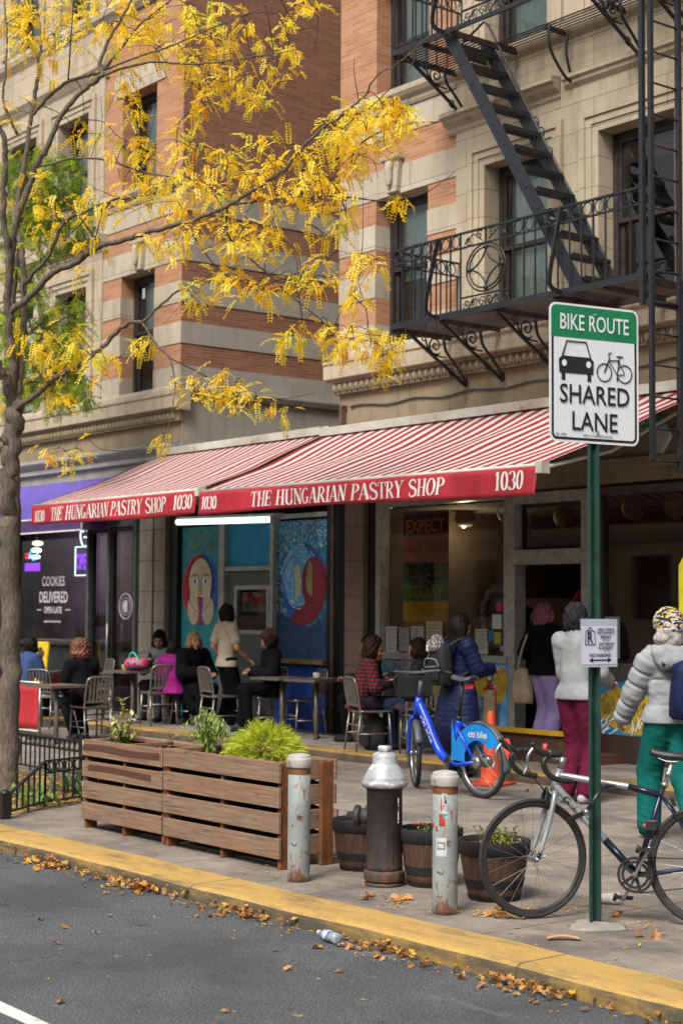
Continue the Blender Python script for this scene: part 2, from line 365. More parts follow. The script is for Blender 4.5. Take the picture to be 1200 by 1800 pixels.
def rects(mb, x0, x1, z0, z1, y0, y1, holes, zs=()):
    """a wall of boxes round rectangular openings"""
    xs = sorted({x0, x1, *[h for q in holes for h in q[:2] if x0 < h < x1]}); zz = sorted({z0, z1, *[h for q in holes for h in q[2:] if z0 < h < z1], *[z for z in zs if z0 < z < z1]})
    for i in range(len(zz)-1):
        run = None
        for j in range(len(xs)-1):
            cx, cz = (xs[j]+xs[j+1])/2, (zz[i]+zz[i+1])/2
            hole = any(h[0] < cx < h[1] and h[2] < cz < h[3] for h in holes)
            if not hole: run = [run[0] if run else xs[j], xs[j+1]]
            if (hole or j == len(xs)-2) and run: mb.box(run[0], run[1], y0, y1, zz[i], zz[i+1]); run = None
    return mb
def window(par, x0, x1, z0, z1, y, mid=None, curtain=True, cz=0.0, skip=0):
    """a sash window set back in its opening: frame, two sashes, panes, blind"""
    mid = mid or (z0+z1)/2; f = MB(); w_ = .07
    f.box(x0, x0+w_, y, y+.1, z0, z1).box(x1-w_, x1, y, y+.1, z0, z1).box(x0+w_, x1-w_, y, y+.1, z1-w_, z1).box(x0+w_, x1-w_, y, y+.1, z0, z0+w_)
    f.box(x0+w_, x1-w_, y+.055, y+.0996, z1-w_-.09, z1-w_)
    wi = f.build('window', m_frame, par)
    s = MB(); a0, a1 = x0+w_+.002, x1-w_-.002
    for (b0, b1, yy) in ((z0+w_, mid, y+.05), (mid-.045, z1-w_, y+.01)):
        s.box(a0, a0+.05, yy, yy+.037, b0, b1).box(a1-.05, a1, yy, yy+.037, b0, b1).box(a0+.05, a1-.05, yy, yy+.037, b1-.05, b1).box(a0+.05, a1-.05, yy, yy+.037, b0, b0+.05)
    s.build('sash', m_frame, wi)
    MB().poly([(a0+.04, y+.07, z0+.1), (a1-.04, y+.07, z0+.1), (a1-.04, y+.07, mid), (a0+.04, y+.07, mid)]).build('pane', m_glass, wi)
    MB().poly([(a0+.04, y+.03, mid), (a1-.04, y+.03, mid), (a1-.04, y+.03, z1-.1), (a0+.04, y+.03, z1-.1)]).build('pane', m_glass, wi)
    if curtain:
        MB().grid(lambda i, j: (x0+.05+(x1-x0-.1)*i, y+.17+.018*math.sin(i*46)+.01*math.sin(i*17+j*2), (cz or z0+.05)+(z1-(cz or z0+.05))*j), 60, 3).build('curtain', m_curt, wi)
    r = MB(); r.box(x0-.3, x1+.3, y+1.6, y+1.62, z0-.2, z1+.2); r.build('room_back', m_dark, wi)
    return wi

ZB = [(5.15, 5.46, 's'), (5.46, 5.80, 'b'), (5.80, 6.13, 's'), (6.13, 6.44, 'b'), (6.44, 6.76, 's'), (6.76, 7.09, 'b'), (7.09, 7.46, 's'), (7.46, 7.86, 'b'), (7.86, 8.20, 's')]
def facade(par, c, s, length, top=14.0):
    """the upper floors; c = x of the corner, s = the way the front runs from it"""
    X = lambda d: c+s*d
    def span(a, b): return (min(X(a), X(b)), max(X(a), X(b)))
    def H(a, b, z0, z1): return (*span(a, b), z0, z1)
    w1 = H(.76, 1.78, 5.15, 7.09); w1u = H(.76, 1.80, 8.46, 10.06)
    br, st, sw = MB(), MB(), MB()
    x0, x1 = span(0, 2.34)
    for z0, z1, t in ZB:
        if t == 'b': rects(MB(), x0, x1, z0, z1, FY, FY+.4, [w1]).build('brick_wall', m_brick, par)
        else: rects(MB(), x0, x1, z0, z1, FY-.012, FY+.4, [w1]).build('stone_band', m_stone, par)
    rects(br, x0, x1, 8.45, top, FY, FY+.4, [w1u])
    rects(st, *span(.5, 2.05), 10.06, 10.42, FY-.02, FY-.0005, [])
    # plain limestone bays with moulded surrounds
    ops = []; d = 2.34
    bays = []
    k_ = 0
    while d < length:
        o0 = d+.68; bays.append((o0, o0+ .92)); d += 1.74 if k_ % 2 == 0 else 2.0; k_ += 1
    bays = [(2.85, 3.90), (4.69, 5.78)] + [(b+i*2.6, b+.92+i*2.6) for i in range(int((length-7)/2.6)) for b in (7.0,)]
    holes = [H(a, b, 5.15, 7.10) for a, b in bays]+[H(a, b, 8.46, 10.06) for a, b in bays]+[H(a, b, 11.75, 13.4) for a, b in bays]
    rects(sw, *span(2.34, length), 5.15, top, FY-.035, FY+.4, holes, [6.1, 7.5])
    br.build('brick_wall', m_brick, par); st.build('window_lintel', m_stone, par); sw.build('stone_wall', m_stone_w, par)
    window(par, *w1, FY+.24, 6.2, True, 6.05); window(par, *w1u, FY+.24, 9.2, True)
    for i, (a, b) in enumerate(bays):
        q = H(a, b, 5.15, 7.10); window(par, *q, FY+.2, 6.12, i != 1); window(par, *H(a, b, 8.46, 10.06), FY+.2, 9.2, True); window(par, *H(a, b, 11.75, 13.4), FY+.2, 12.5, True)
        for zb, zt in ((5.15, 7.10), (8.46, 10.06), (11.75, 13.4)):
            sr = MB()
            for (o, p, dep) in ((.26, .175, .085), (.1745, .09, .062), (.0895, .0, .045)):
                xa, xb = span(a-o, a-p); xc, xd = span(b+p, b+o)
                sr.box(xa, xb, FY-dep, FY-.0352, zb, zt+o).box(xc, xd, FY-dep, FY-.0352, zb, zt+o)
                sr.box(*span(a-p, b+p), FY-dep, FY-.0352, zt+p, zt+o)
            sr.build('window_surround', m_stone_w, par, bevel=.008)
    # keystone and the mouldings
    ks = MB(); kx = X(1.16)
    ks.prism([(kx-.10, FY-.09, 7.10), (kx+.10, FY-.09, 7.10), (kx+.15, FY-.09, 7.52), (kx-.15, FY-.09, 7.52)], (0, .0785, 0)); ks.box(kx-.17, kx+.17, FY-.13, FY-.0121, 7.521, 7.57)
    ks.tube([(kx, FY-.10, 7.49), (kx, FY-.13, 7.40), (kx, FY-.11, 7.28), (kx, FY-.13, 7.18)], [.07, .055, .05, .03], 8)
    ks.build('keystone', m_stone, par, bevel=.01)
    def course(name, m, d0, d1, prof, seg=None, ret=0.0):
        """a moulding: profile (projection, z) run along the front"""
        b_ = MB(); xa, xb = span(d0, d1)
        if ret: xa, xb = (xa-ret, xb) if s > 0 else (xa, xb+ret)
        pts = [(xa, FY+.1, prof[0][1])]+[(xa, FY-p, z) for p, z in prof]+[(xa, FY+.1, prof[-1][1])]
        b_.prism(pts, (xb-xa, 0, 0)); return b_.build(name, m, par)
    course('string_course', m_stone_w, -.02, length, [(.03, 8.19), (.05, 8.23), (.05, 8.27), (.1, 8.31), (.13, 8.36), (.13, 8.42), (.09, 8.4405), (.09, 8.4495)])
    for (d0, d1, p) in ((2.2, 4.12, .2), (4.2, length, .12)):
        course('lintel_moulding', m_stone_w, d0, d1, [(.0355, 7.60), (p*.3, 7.63), (p*.3, 7.68), (p*.7, 7.73), (p*.75, 7.77), (p, 7.79), (p, 7.84), (.0355, 7.88)])
    course('string_course', m_stone_w, -.02, length, [(.036, 11.40), (.06, 11.44), (.12, 11.52), (.13, 11.60), (.09, 11.64), (.05, 11.70)]); course('lintel_moulding', m_stone_w, 2.2, length, [(.0355, 10.52), (.05, 10.55), (.10, 10.64), (.14, 10.70), (.14, 10.75), (.0355, 10.79)])
    course('sill_course', m_stone, -.05, length, [(.10, 5.04), (.10, 5.10), (.06, 5.1495)])
    course('cornice', m_stone_w, -.1, length, [(.05, 4.76), (.12, 4.79), (.15, 4.80), (.15, 4.98), (.17, 5.0), (.17, 5.035), (.10, 5.0395)], ret=.05)
    eg = MB(); xa, xb = span(-.06, min(length, 9)); nn = int((xb-xa)/.115)
    eg.box(xa, xb, FY-.05, FY+.05, 4.60, 4.7595)
    for i in range(nn):
        xx = xa+.06+i*.115; eg.ball((xx, FY-.065, 4.68), .05, 7, 6, (.75, .8, 1.25)); eg.bar((xx+.057, FY-.06, 4.74), (xx+.057, FY-.08, 4.63), .014, .02)
    eg.build('egg_and_dart_moulding', m_stone_d, par)
    return X, span

# --- the house over the pastry shop
RB = thing('apartment_building', 'brick and limestone apartment house with a black fire escape above the red striped awning', 'building', (0, 0, 0))
RX, Rspan = facade(RB, -16.94, 1, 17.0)
b = MB(); b.box(-16.94, 0, FY+.02, FY+.4, 4.02, 4.60); b.build('frieze', m_stone_d, RB)
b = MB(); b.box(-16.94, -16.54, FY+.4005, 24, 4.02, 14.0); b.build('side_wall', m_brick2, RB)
b = MB(); b.box(-16.93, 0.0, FY+.02, 24, 14.0005, 14.1); b.build('roof', m_iron, RB)
b = MB()
b.bar((-16.80, FY-.06, 4.02), (-16.80, FY-.06, 4.42), .05, .05).bar((-16.80, FY-.06, 4.42), (-16.80, FY+.02, 4.42), .05, .05)
b.build('conduit', M('conduit_rust', '#4a3428', '#6b4a39', s=20), RB)
cb = MB(); cb.tube([(-16.7+i*.15, FY-.0, 4.42+.02*math.sin(i*.9)-.0008*i*(40-i)*.1) for i in range(41)], .012, 6); cb.build('cable', M('cable_grey', '#5a5f63', '#3d4145', s=4), RB)
# --- the house over the cookie shop
LB = thing('apartment_building', 'brick and limestone apartment house behind the yellow tree, over the purple cookie shop', 'building', (0, 0, 0))
LX, Lspan = facade(LB, -20.845, -1, 17.0)
b = MB(); b.box(-37.8, -20.82, FY+.02, FY+.4, 4.285, 4.60); b.build('frieze', m_stone_d, LB)
b = MB(); b.prism([(-37.8, FY+.1, 3.86), (-37.8, FY-.02, 3.86), (-37.8, FY-.03, 4.0), (-37.8, FY-.1, 4.03), (-37.8, FY-.1, 4.10), (-37.8, FY-.17, 4.17), (-37.8, FY-.2, 4.21), (-37.8, FY-.2, 4.265), (-37.8, FY+.1, 4.2845)], (16.95, 0, 0)); b.build('shop_cornice', m_white, LB)
# the flank along the light court
br, st, bs = MB(), MB(), MB()
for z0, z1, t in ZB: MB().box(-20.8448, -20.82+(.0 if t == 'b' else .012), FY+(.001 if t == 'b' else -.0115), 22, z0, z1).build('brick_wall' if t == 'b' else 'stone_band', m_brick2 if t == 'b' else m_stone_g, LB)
br.box(-20.8448, -20.82, FY+.001, 22, 8.2, 14.0)
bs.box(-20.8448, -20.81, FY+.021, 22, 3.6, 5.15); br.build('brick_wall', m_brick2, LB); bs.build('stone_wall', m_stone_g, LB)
b = MB(); b.prism([(-20.8095, FY+.11, 5.0005), (-20.75, FY+.11, 5.0005), (-20.72, FY+.11, 5.08), (-20.72, FY+.11, 5.12), (-20.8095, FY+.11, 5.1395)], (0, 8.5, 0)); b.build('sill_course', m_stone_g, LB)
b = MB(); b.box(-21.2, -16.54, 22, 22.4, 3.6, 14.0); b.build('court_wall', m_brick2, LB)
b = MB(); b.box(-37.8, -20.83, FY+.42, 24, 14.0005, 14.1); b.build('roof', m_iron, LB)

# ================================================================ ground floor shop fronts
m_alu = M('aluminium_frame', '#b0b0ab', '#94948c', s=10, r=.45, metal=.35)
m_blk = M('black_paint', '#0a090a', '#141312', s=9, r=.55)
m_pier = mat_stone('pier_stone', '#8d8577', '#766e60', '#4a4237', .6)
m_pierp = mat_stone('pier_stone_pink', '#8f7e6f', '#7b6a5d', '#51443a', .5)
m_shopglass = glass('shop_glass', (.85, .86, .84), 1.0, .03, 2.05)
G = FY+.1                                       # line of the glazing
# low roof and header between the two houses
b = MB(); b.box(-20.81, -16.95, FY+.02, FY+.4, 3.30, 4.16); b.build('header_wall', m_stone_d, RB)
b = MB(); b.box(-20.80, -16.95, FY+.401, 21.9, 4.08, 4.14); b.build('low_roof', M('tar_roof', '#2b2a29', '#3d3b39', s=3, r=.9), RB)
b = MB(); b.box(-16.94, -8.9, FY+.02, FY+.4, 3.14, 4.0195).box(-16.9, -8.9, FY-.05, FY+.0195, 3.28, 3.40).box(-16.9, -8.9, FY-.02, FY+.0195, 3.60, 3.68); b.build('shop_lintel', m_stone_d, RB)
def pier(par, x0, x1, z0, z1, m, rows, y0=FY-.06, name='stone_pier'):
    b = MB(); h = (z1-z0)/rows
    for i in range(rows): b.box(x0, x1, y0, FY+.3, z0+i*h+.008, z0+(i+1)*h-.008)
    b.box(x0+.012, x1-.012, y0+.012, FY+.31, z0, z1); return b.build(name, m, par, bevel=.006)
pier(RB, -16.72, -16.34, .1, 3.29, m_pierp, 7); pier(LB, -21.86, -21.48, .1, 3.9, m_pier, 8); pier(LB, -21.42, -21.12, .1, 3.9, m_pier, 8)
for q in ((-17.25, -16.75, FY+.05, FY+.2, .1, 3.29), (-16.33, -16.16, FY+.02, FY+.2, .1, 3.13), (-21.1, -20.90, FY+.02, FY+.2, .1, 3.29)): MB().box(*q).build('door_jamb', m_blk, RB)
b = MB(); b.tube([(-17.02, FY-.02, .1), (-17.02, FY-.02, 3.28)], .03, 8); b.build('drain_pipe', M('pipe_brown', '#5f5042', '#43382e', s=9), RB)

# --- painted panels of the middle front
def ell(mb, cx, cz, rx, rz, y, n=32, a0=0, a1=360, rot=0):
    cr_, sr_ = math.cos(RAD(rot)), math.sin(RAD(rot)); P = []
    for i in range(n+1):
        a = RAD(a0+(a1-a0)*i/n); p, q = rx*math.cos(a), rz*math.sin(a); P.append((cx+p*cr_-q*sr_, y, cz+p*sr_+q*cr_))
    if a1-a0 >= 360: P = P[:-1]
    return mb.poly(P)
def strokes(mb, n, box, y, l=.05, w_=.006, ang=None, rnd=None):
    rnd = rnd or random
    for i in range(n):
        x, z = rnd.uniform(box[0], box[1]), rnd.uniform(box[2], box[3]); a = ang(x, z)+rnd.gauss(0, .25) if ang else rnd.uniform(0, 6.3)
        dx, dz = math.cos(a)*l/2, math.sin(a)*l/2; ex, ez = -math.sin(a)*w_/2, math.cos(a)*w_/2
        mb.poly([(x-dx-ex, y-i*2e-6, z-dz-ez), (x+dx-ex, y-i*2e-6, z+dz-ez), (x+dx+ex, y-i*2e-6, z+dz+ez), (x-dx+ex, y-i*2e-6, z-dz+ez)])
    return mb
def lift(c, k=1.22): return '#'+''.join('%02x' % min(255, int(int(c[i:i+2], 16)*k)) for i in (1, 3, 5))
P_ = lambda n, c, c2=None, s=9: M('paint_'+n, lift(c), lift(c2) if c2 else None, s=s, r=.65)
p_teal, p_red, p_blue, p_skin, p_dkb = P_('teal', '#22708f', '#1e8583'), P_('red', '#a82c30', '#8e2226'), P_('blue', '#1d4f9a', '#163f80'), P_('skin', '#b5aa90', '#a3957a'), P_('line', '#3a2a22')
p_white, p_gold, p_crim, p_sky, p_olive, p_navy, p_cream = P_('white', '#c9cfcf', '#aab4b8'), P_('gold', '#a98a1e', '#86701a'), P_('crimson', '#6e1c28', '#5a1722'), P_('sky', '#5f96bb', '#4579a4'), P_('olive', '#77704a', '#685f3c'), P_('navy', '#1b2c44', '#263b52'), P_('cream', '#a69a7c', '#8d8268')
p_green, p_turq = P_('green', '#3c5a2d', '#54662f'), P_('turquoise', '#12789f', '#0f6c91')
b = MB(); b.box(-20.88, -19.82, G, G+.05, .12, 2.97); pa = b.build('mural_panel', M('mural_ground_a', '#2887a8', '#259a91', s=5, r=.6, c3='#2e5f4a', s3=2), RB, label='teal panel painted with a face between red and blue hair')
f = MB(); ms = [p_red, p_blue, p_skin, p_dkb, p_white, p_gold]; y = G-.003; cx, cz = -20.35, 2.03
f.mi = 0; ell(f, cx, cz, .5, .53, y, 24, 88, 272); f.mi = 1; ell(f, cx, cz, .48, .53, y, 24, -92, 88)
f.mi = 2; ell(f, cx-.02, cz+.12, .30, .34, y-.002); ell(f, cx-.02, cz-.06, .27, .30, y-.0025)
f.mi = 0; f.poly([(cx-.06, y-.004, cz-.10), (cx+.01, y-.004, cz-.12), (cx+.01, y-.004, cz-.52), (cx-.14, y-.004, cz-.50)]); f.mi = 1; f.poly([(cx+.01, y-.004, cz-.12), (cx+.05, y-.004, cz-.12), (cx+.10, y-.004, cz-.50), (cx+.01, y-.004, cz-.52)])
f.mi = 2; ell(f, cx-.20, cz-.32, .15, .21, y-.0055, rot=12); ell(f, cx+.20, cz-.32, .15, .21, y-.0055, rot=-12)
for sx in (-1, 1):
    f.mi = 4; ell(f, cx+sx*.145-.01, cz+.12, .075, .045, y-.0055, 16); f.mi = 1; ell(f, cx+sx*.145-.01, cz+.12, .033, .035, y-.007, 14)
    f.mi = 3; f.tube([(cx-.01+sx*(.145+.10*t), y-.007, cz+.19+.035*(1-t*t)) for t in (-1, -.5, 0, .5, 1)], .007, 5)
    f.tube([(cx+sx*.03-.01, y-.006, cz+.17), (cx+sx*.025-.01, y-.006, cz-.02), (cx+sx*.05-.01, y-.006, cz-.08)], .005, 5)
f.tube([(cx-.08, y-.006, cz-.13), (cx-.01, y-.006, cz-.115), (cx+.06, y-.006, cz-.13)], .006, 5)
f.tube([(cx-.02+.34*math.cos(a/10), y-.006, cz+.08+.42*math.sin(a/10)) for a in range(-14, 46)], .005, 5)
f.mi = 5; strokes(f, 90, (-20.85, -19.86, 2.55, 2.93), y, .035, .012, rnd=random.Random(3))
f.mi = 3; strokes(f, 60, (-20.85, -19.86, 2.58, 2.93), y-.001, .03, .01, rnd=random.Random(5))
f.build('painting', ms, pa)
b = MB(); b.box(-18.47, -17.27, G, G+.05, 1.06, 2.97); pb = b.build('mural_panel', M('mural_ground_b', '#2c8cb8', '#2676a0', s=6, r=.6, c3='#16283a', s3=1.1, t3=(.5, .6)), RB, label='blue panel painted with two profiles in a disc of blue and crimson')
f = MB(); ms = [p_sky, p_crim, p_skin, p_olive, p_blue, p_white, p_navy]; cx, cz = -17.81, 2.08
f.mi = 6; f.poly([(-18.46, y+.001, 1.07), (-17.28, y+.001, 1.07), (-17.28, y+.001, 1.6), (-17.7, y+.001, 1.5), (-18.46, y+.001, 1.72)])
f.mi = 1; ell(f, cx, cz, .51, .56, y-.001); f.mi = 4; ell(f, cx-.02, cz+.01, .505, .55, y-.002, 30, 25, 238)
f.mi = 0; ell(f, cx-.12, cz+.12, .37, .42, y-.003)
f.mi = 5
for q in range(70):
    rr = random.Random(q).uniform(.05, .42); a = random.Random(q+99).uniform(.3, 4.6); f.poly([(cx-.1+rr*math.cos(a+d_)*o, y-.0045-q*1e-5, cz+.1+rr*1.1*math.sin(a+d_)*o) for d_, o in ((0, 1), (.25, 1.0), (.25, 1.03), (0, 1.03))])
prof = [(0, .30), (.05, .27), (.075, .19), (.07, .13), (.115, .05), (.08, .02), (.10, -.02), (.075, -.05), (.085, -.09), (.04, -.14), (.0, -.17)]
f.mi = 1; ell(f, cx+.22, cz+.02, .26, .36, y-.006)
f.mi = 2; f.prism([(cx-.20, y-.006, cz+.22)]+[(cx-.15+p, y-.006, cz-.02+q) for p, q in prof]+[(cx-.18, y-.006, cz-.2)], (0, -.001, 0))
f.mi = 3; f.prism([(cx+.20, y-.008, cz+.28)]+[(cx+.15-p, y-.008, cz+.03+q) for p, q in prof]+[(cx+.2, y-.008, cz-.16)], (0, -.001, 0))
f.mi = 5; strokes(f, 260, (-18.45, -17.29, 2.55, 2.95), y, .03, .007, rnd=random.Random(8)); strokes(f, 130, (-18.45, -18.2, 1.7, 2.6), y-.0006, .03, .006, rnd=random.Random(9))
f.mi = 4; strokes(f, 120, (-18.44, -17.3, 1.09, 1.55), y-.001, .03, .007, rnd=random.Random(18))
f.build('painting', ms, pb)
b = MB(); b.box(-18.5, -17.24, FY-.02, G+.05, 1.0, 1.055); b.build('wooden_sill', M('sill_wood', '#8a6a35', '#6d522a', s=8, r=.6), RB)
b = MB(); b.box(-18.47, -17.26, G, G+.05, .1, .998); b.build('base_panel', P_('base_blue', '#153f86', '#0f2f68', 4), RB)
b = MB(); b.box(-19.66, -18.50, G, G+.05, 2.36, 2.99); b.build('transom_panel', p_turq, RB)
b = MB(); b.box(-19.81, -19.67, FY+.04, G+.04, .1, 3.0).box(-18.52, -18.44, FY+.03, G+.04, 1.06, 3.0).box(-19.66, -18.525, FY+.05, G+.04, 2.29, 2.355).box(-20.9, -17.24, FY+.05, G+.04, 3.0005, 3.06); b.build('door_frame', m_alu, RB)
b = MB(); rects(b, -19.66, -18.53, .1, 2.285, G+.0, G+.04, [(-19.40, -18.66, 1.44, 2.02)]); dr = b.build('door', M('door_grey', '#5f625e', '#535652', s=5, r=.6), RB)
b = MB(); rects(b, -19.46, -18.60, 1.38, 2.08, G-.02, G-.001, [(-19.40, -18.66, 1.44, 2.02)]); b.build('window_trim', m_alu, dr)
b = MB(); b.poly([(-19.4, G+.02, 1.44), (-18.66, G+.02, 1.44), (-18.66, G+.02, 2.02), (-19.4, G+.02, 2.02)]); b.build('pane', m_shopglass, dr)
b = MB(); b.mi = 0; b.box(-19.4, -18.66, G+.08, G+.082, 1.82, 1.98); b.mi = 1; b.box(-19.4, -18.66, G+.081, G+.083, 1.70, 1.819); b.mi = 2; b.box(-19.4, -18.66, G+.3, G+.31, 1.4, 1.9); b.build('shelf_paper', [M('paper_red', '#b03a3e', '#d9c7c2', s=6, lo=.45, hi=.6), M('paper_grey', '#a7aaa8', '#6d706e', s=9), m_dark], dr)

# --- pastry shop: big window, door, right window
fr = MB()
fr.box(-16.155, -16.07, FY, G+.06, 1.2, 3.13).box(-13.80, -13.715, FY, G+.06, 1.2, 3.13).box(-16.069, -13.801, FY, G+.06, 3.06, 3.13).box(-16.155, -13.715, FY-.04, G+.06, 1.12, 1.1995)
fw = fr.build('shop_window', m_alu, RB)
MB().poly([(-16.07, G, 1.2), (-13.8, G, 1.2), (-13.8, G, 3.06), (-16.07, G, 3.06)]).build('pane', m_shopglass, fw)
b = MB(); b.box(-16.155, -13.715, FY-.01, G+.05, .1, 1.119); bp = b.build('mural_panel', M('mural_ground_c', '#7d8a86', '#9a9076', s=3, r=.7, c3='#2a7299', s3=1.6, t3=(.47, .53)), RB, label='low panel painted with a winged figure in red')
def wing(f, cx, cz, rx, rz, y, ms_i, n, rot, sd):
    f.mi = ms_i; ell(f, cx, cz, rx, rz, y, rot=rot); f.mi = ms_i+1
    r_ = random.Random(sd)
    for i in range(n):
        a, q = r_.uniform(0, 6.28), math.sqrt(r_.random())*.92; x, z = q*rx*math.cos(a), q*rz*math.sin(a); c_, s_ = math.cos(RAD(rot)), math.sin(RAD(rot))
        strokes(f, 1, (cx+x*c_-z*s_,)*2+(cz+x*s_+z*c_,)*2, y-.001-i*1e-5, .07, .008, lambda x, z: RAD(rot+60)+(x-cx)*2, r_)
f = MB(); ms = [p_blue, p_gold, p_olive, p_crim, p_skin, p_dkb, p_cream, p_red, p_sky]; y = FY-.013
f.mi = 8; f.poly([(-14.25, y, .72), (-13.73, y, .72), (-13.73, y, 1.11), (-14.25, y, 1.11)]); f.poly([(-13.9, y, .12), (-13.73, y, .12), (-13.73, y, .72), (-13.82, y, .72)])
wing(f, -14.16, .9, .12, .19, y-.002, 1, 26, 15, 4); wing(f, -13.85, .86, .12, .22, y-.002, 1, 26, -12, 5)
f.mi = 6; f.poly([(-14.15, y-.003, .15), (-13.88, y-.003, .15), (-13.92, y-.003, .86), (-14.1, y-.003, .86)]); f.mi = 7; f.tube([(-14.12, y-.004, .8), (-14.02, y-.004, .87), (-13.92, y-.004, .8), (-13.9, y-.004, .3), (-13.96, y-.004, .25)], .016, 6)
f.mi = 3; f.poly([(-14.1, y-.005, .8), (-13.93, y-.005, .8), (-13.98, y-.005, .88), (-14.06, y-.005, .88)])
f.mi = 5; ell(f, -14.02, .98, .065, .10, y-.0055); f.mi = 4; ell(f, -14.02, .98, .042, .07, y-.007); f.mi = 5
for sx in (-1, 1): ell(f, -14.02+sx*.018, .995, .009, .008, y-.009, 8)
f.mi = 1; f.poly([(-15.3, y-.001, .7), (-14.9, y-.001, .75), (-14.85, y-.001, 1.08), (-15.25, y-.001, 1.08)]); f.mi = 2; strokes(f, 150, (-16.1, -14.4, .3, 1.08), y-.002, .06, .012, rnd=random.Random(31)); f.mi = 0; strokes(f, 160, (-16.1, -14.4, .3, 1.08), y-.003, .06, .012, rnd=random.Random(32))
f.build('painting', ms, bp)
# door
fr = MB(); fr.box(-13.712, -13.60, FY-.02, G+.06, .1, 3.10).box(-12.55, -12.40, FY-.02, G+.06, .1, 3.10).box(-13.599, -12.551, FY-.02, G+.06, 2.27, 2.44).box(-13.599, -12.551, FY-.02, G+.06, 2.98, 3.10)
df_ = fr.build('shop_doorway', m_alu, RB)
rects(MB(), -13.59, -12.56, 2.445, 2.975, G, G+.03, [(-13.55, -12.60, 2.48, 2.94)]).build('transom_sash', m_blk, df_)
MB().poly([(-13.56, G+.02, 2.47), (-12.58, G+.02, 2.47), (-12.58, G+.02, 2.95), (-13.56, G+.02, 2.95)]).build('transom_pane', m_shopglass, df_)
fr = MB(); fr.box(-12.398, -12.33, FY, G+.06, 1.17, 3.10).box(-12.329, -9.0, FY, G+.06, 3.02, 3.10).box(-12.398, -9.0, FY-.06, G+.06, 1.0, 1.1695).box(-10.2, -10.12, FY, G+.06, 1.17, 3.02)
fw2 = fr.build('shop_window', M('frame_brown', '#4f4940', '#3f3a33', s=8, r=.5), RB)
MB().poly([(-12.33, G, 1.17), (-9.0, G, 1.17), (-9.0, G, 3.02), (-12.33, G, 3.02)]).build('pane', m_shopglass, fw2)
b = MB(); b.box(-12.398, -9.0, FY-.01, G+.05, .40, .999); bp = b.build('mural_panel', M('mural_ground_d', '#2c7fa8', '#3f93b8', s=4, r=.6, c3='#9fb0b0', s3=4, t3=(.56, .66)), RB, label='low blue panel painted with a big golden wing')
f = MB(); ms = [p_gold, p_olive, p_white, p_dkb]; y = FY-.013
for k_, cx in enumerate((-11.85, -10.4)):
    wing(f, cx, .66, .46, .24, y-.001*k_, 0, 110, -8, 40+k_); f.mi = 3; strokes(f, 60, (cx-.4, cx+.4, .56, .86), y-.004-.001*k_, .05, .006, lambda x, z: 1.2, random.Random(71+k_))
    f.mi = 2; strokes(f, 45, (cx-.45, cx+.5, .42, .62), y-.006-.001*k_, .12, .010, lambda x, z: 1.1+(x-cx), random.Random(50+k_))
f.build('painting', ms, bp)
b = MB(); b.box(-12.398, -9.0, FY-.03, G+.05, .1, .399); b.build('plinth', M('plinth_brown', '#3d2a22', '#2e201b', s=6, r=.7, bump=.2), RB)
# inside the pastry shop
sh = MB(); sh.mi = 0; sh.box(-16.3, -8.8, 18.0, 18.1, .1, 3.14); sh.mi = 1; sh.box(-16.3, -8.8, FY+.401, 18.0, 3.06, 3.13); sh.mi = 2; sh.box(-16.32, -16.2, G+.1, 18, .1, 3.06).box(-8.85, -8.75, FY+.4, 18, .1, 3.06).box(-13.7, -13.6, 14.2, 16.2, .1, 1.2).box(-15.9, -14.4, 15.3, 15.6, .1, 1.9)
sh.build('shop_interior', [M('inner_wall', '#30261b', '#1f1810', s=2, r=.9), M('inner_ceiling', '#3d372e', '#2c2822', s=2, r=.9), M('inner_side', '#33291a', '#241c12', s=2, r=.9)], RB)

# --- cookie shop front (under the purple awning)
fr = MB()
for x in (-26.3, -23.58, -22.92, -22.10): fr.box(x-.035, x+.035, FY, G+.05, .1, 3.5)
fr.box(-26.26, -23.62, FY, G+.05, .3, .45).box(-26.26, -22.14, FY+.01, G+.05, 3.05, 3.2)
fl = fr.build('shop_window', M('frame_steel', '#5d6361', '#474c4a', s=8, r=.4, metal=.4), LB)
MB().poly([(-26.3, G, .45), (-22.1, G, .45), (-22.1, G, 3.1), (-26.3, G, 3.1)]).build('pane', m_shopglass, fl)
b = MB(); b.box(-26.3, -23.6, FY+.01, G+.04, .1, .2995); b.build('stall_riser', m_blk, LB)
b = MB(); b.box(-22.06, -21.87, FY, FY+.3, .1, 3.86).box(-26.3, -22.06, FY+.02, FY+.3, 3.2005, 3.86); b.build('shop_pilaster', m_blk, LB)
for x0 in (-23.54, -22.88):
    b = MB(); rects(b, x0, x0+.62 if x0 < -23 else x0+.74, .12, 3.04, FY+.03, FY+.08, [(x0+.07, x0+(.55 if x0 < -23 else .67), .5, 2.97)]); d_ = b.build('door_leaf', m_blk, LB)
    if x0 > -23: MB().tube([(x0+.02, FY-.03, 1.0), (x0+.02, FY-.03, 1.5)], .014, 6).build('door_handle', m_alu, d_)
sh = MB(); sh.mi = 0; sh.box(-34, -21.5, 17, 17.1, .1, 3.6).box(-34.1, -34, FY+.31, 17, .1, 3.6); sh.mi = 1; sh.box(-34, -21.5, FY+.31, 17, 3.55, 3.6).box(-21.55, -21.5, G+.3, 17, .1, 3.5); sh.mi = 2; sh.box(-28.6, -25.2, 14.6, 15.3, .1, 1.15).box(-23.5, -22.2, 15.6, 15.9, .1, 1.4)
sh.build('shop_interior', [M('cookie_wall', '#54446a', '#3c314c', s=2), m_dark, M('counter', '#8a6a34', '#70562b', s=5, r=.6)], LB)
b = MB(); b.box(-37.8, -26.34, FY, FY+.3, .1, 3.86); b.build('ground_floor_wall', m_blk, LB)

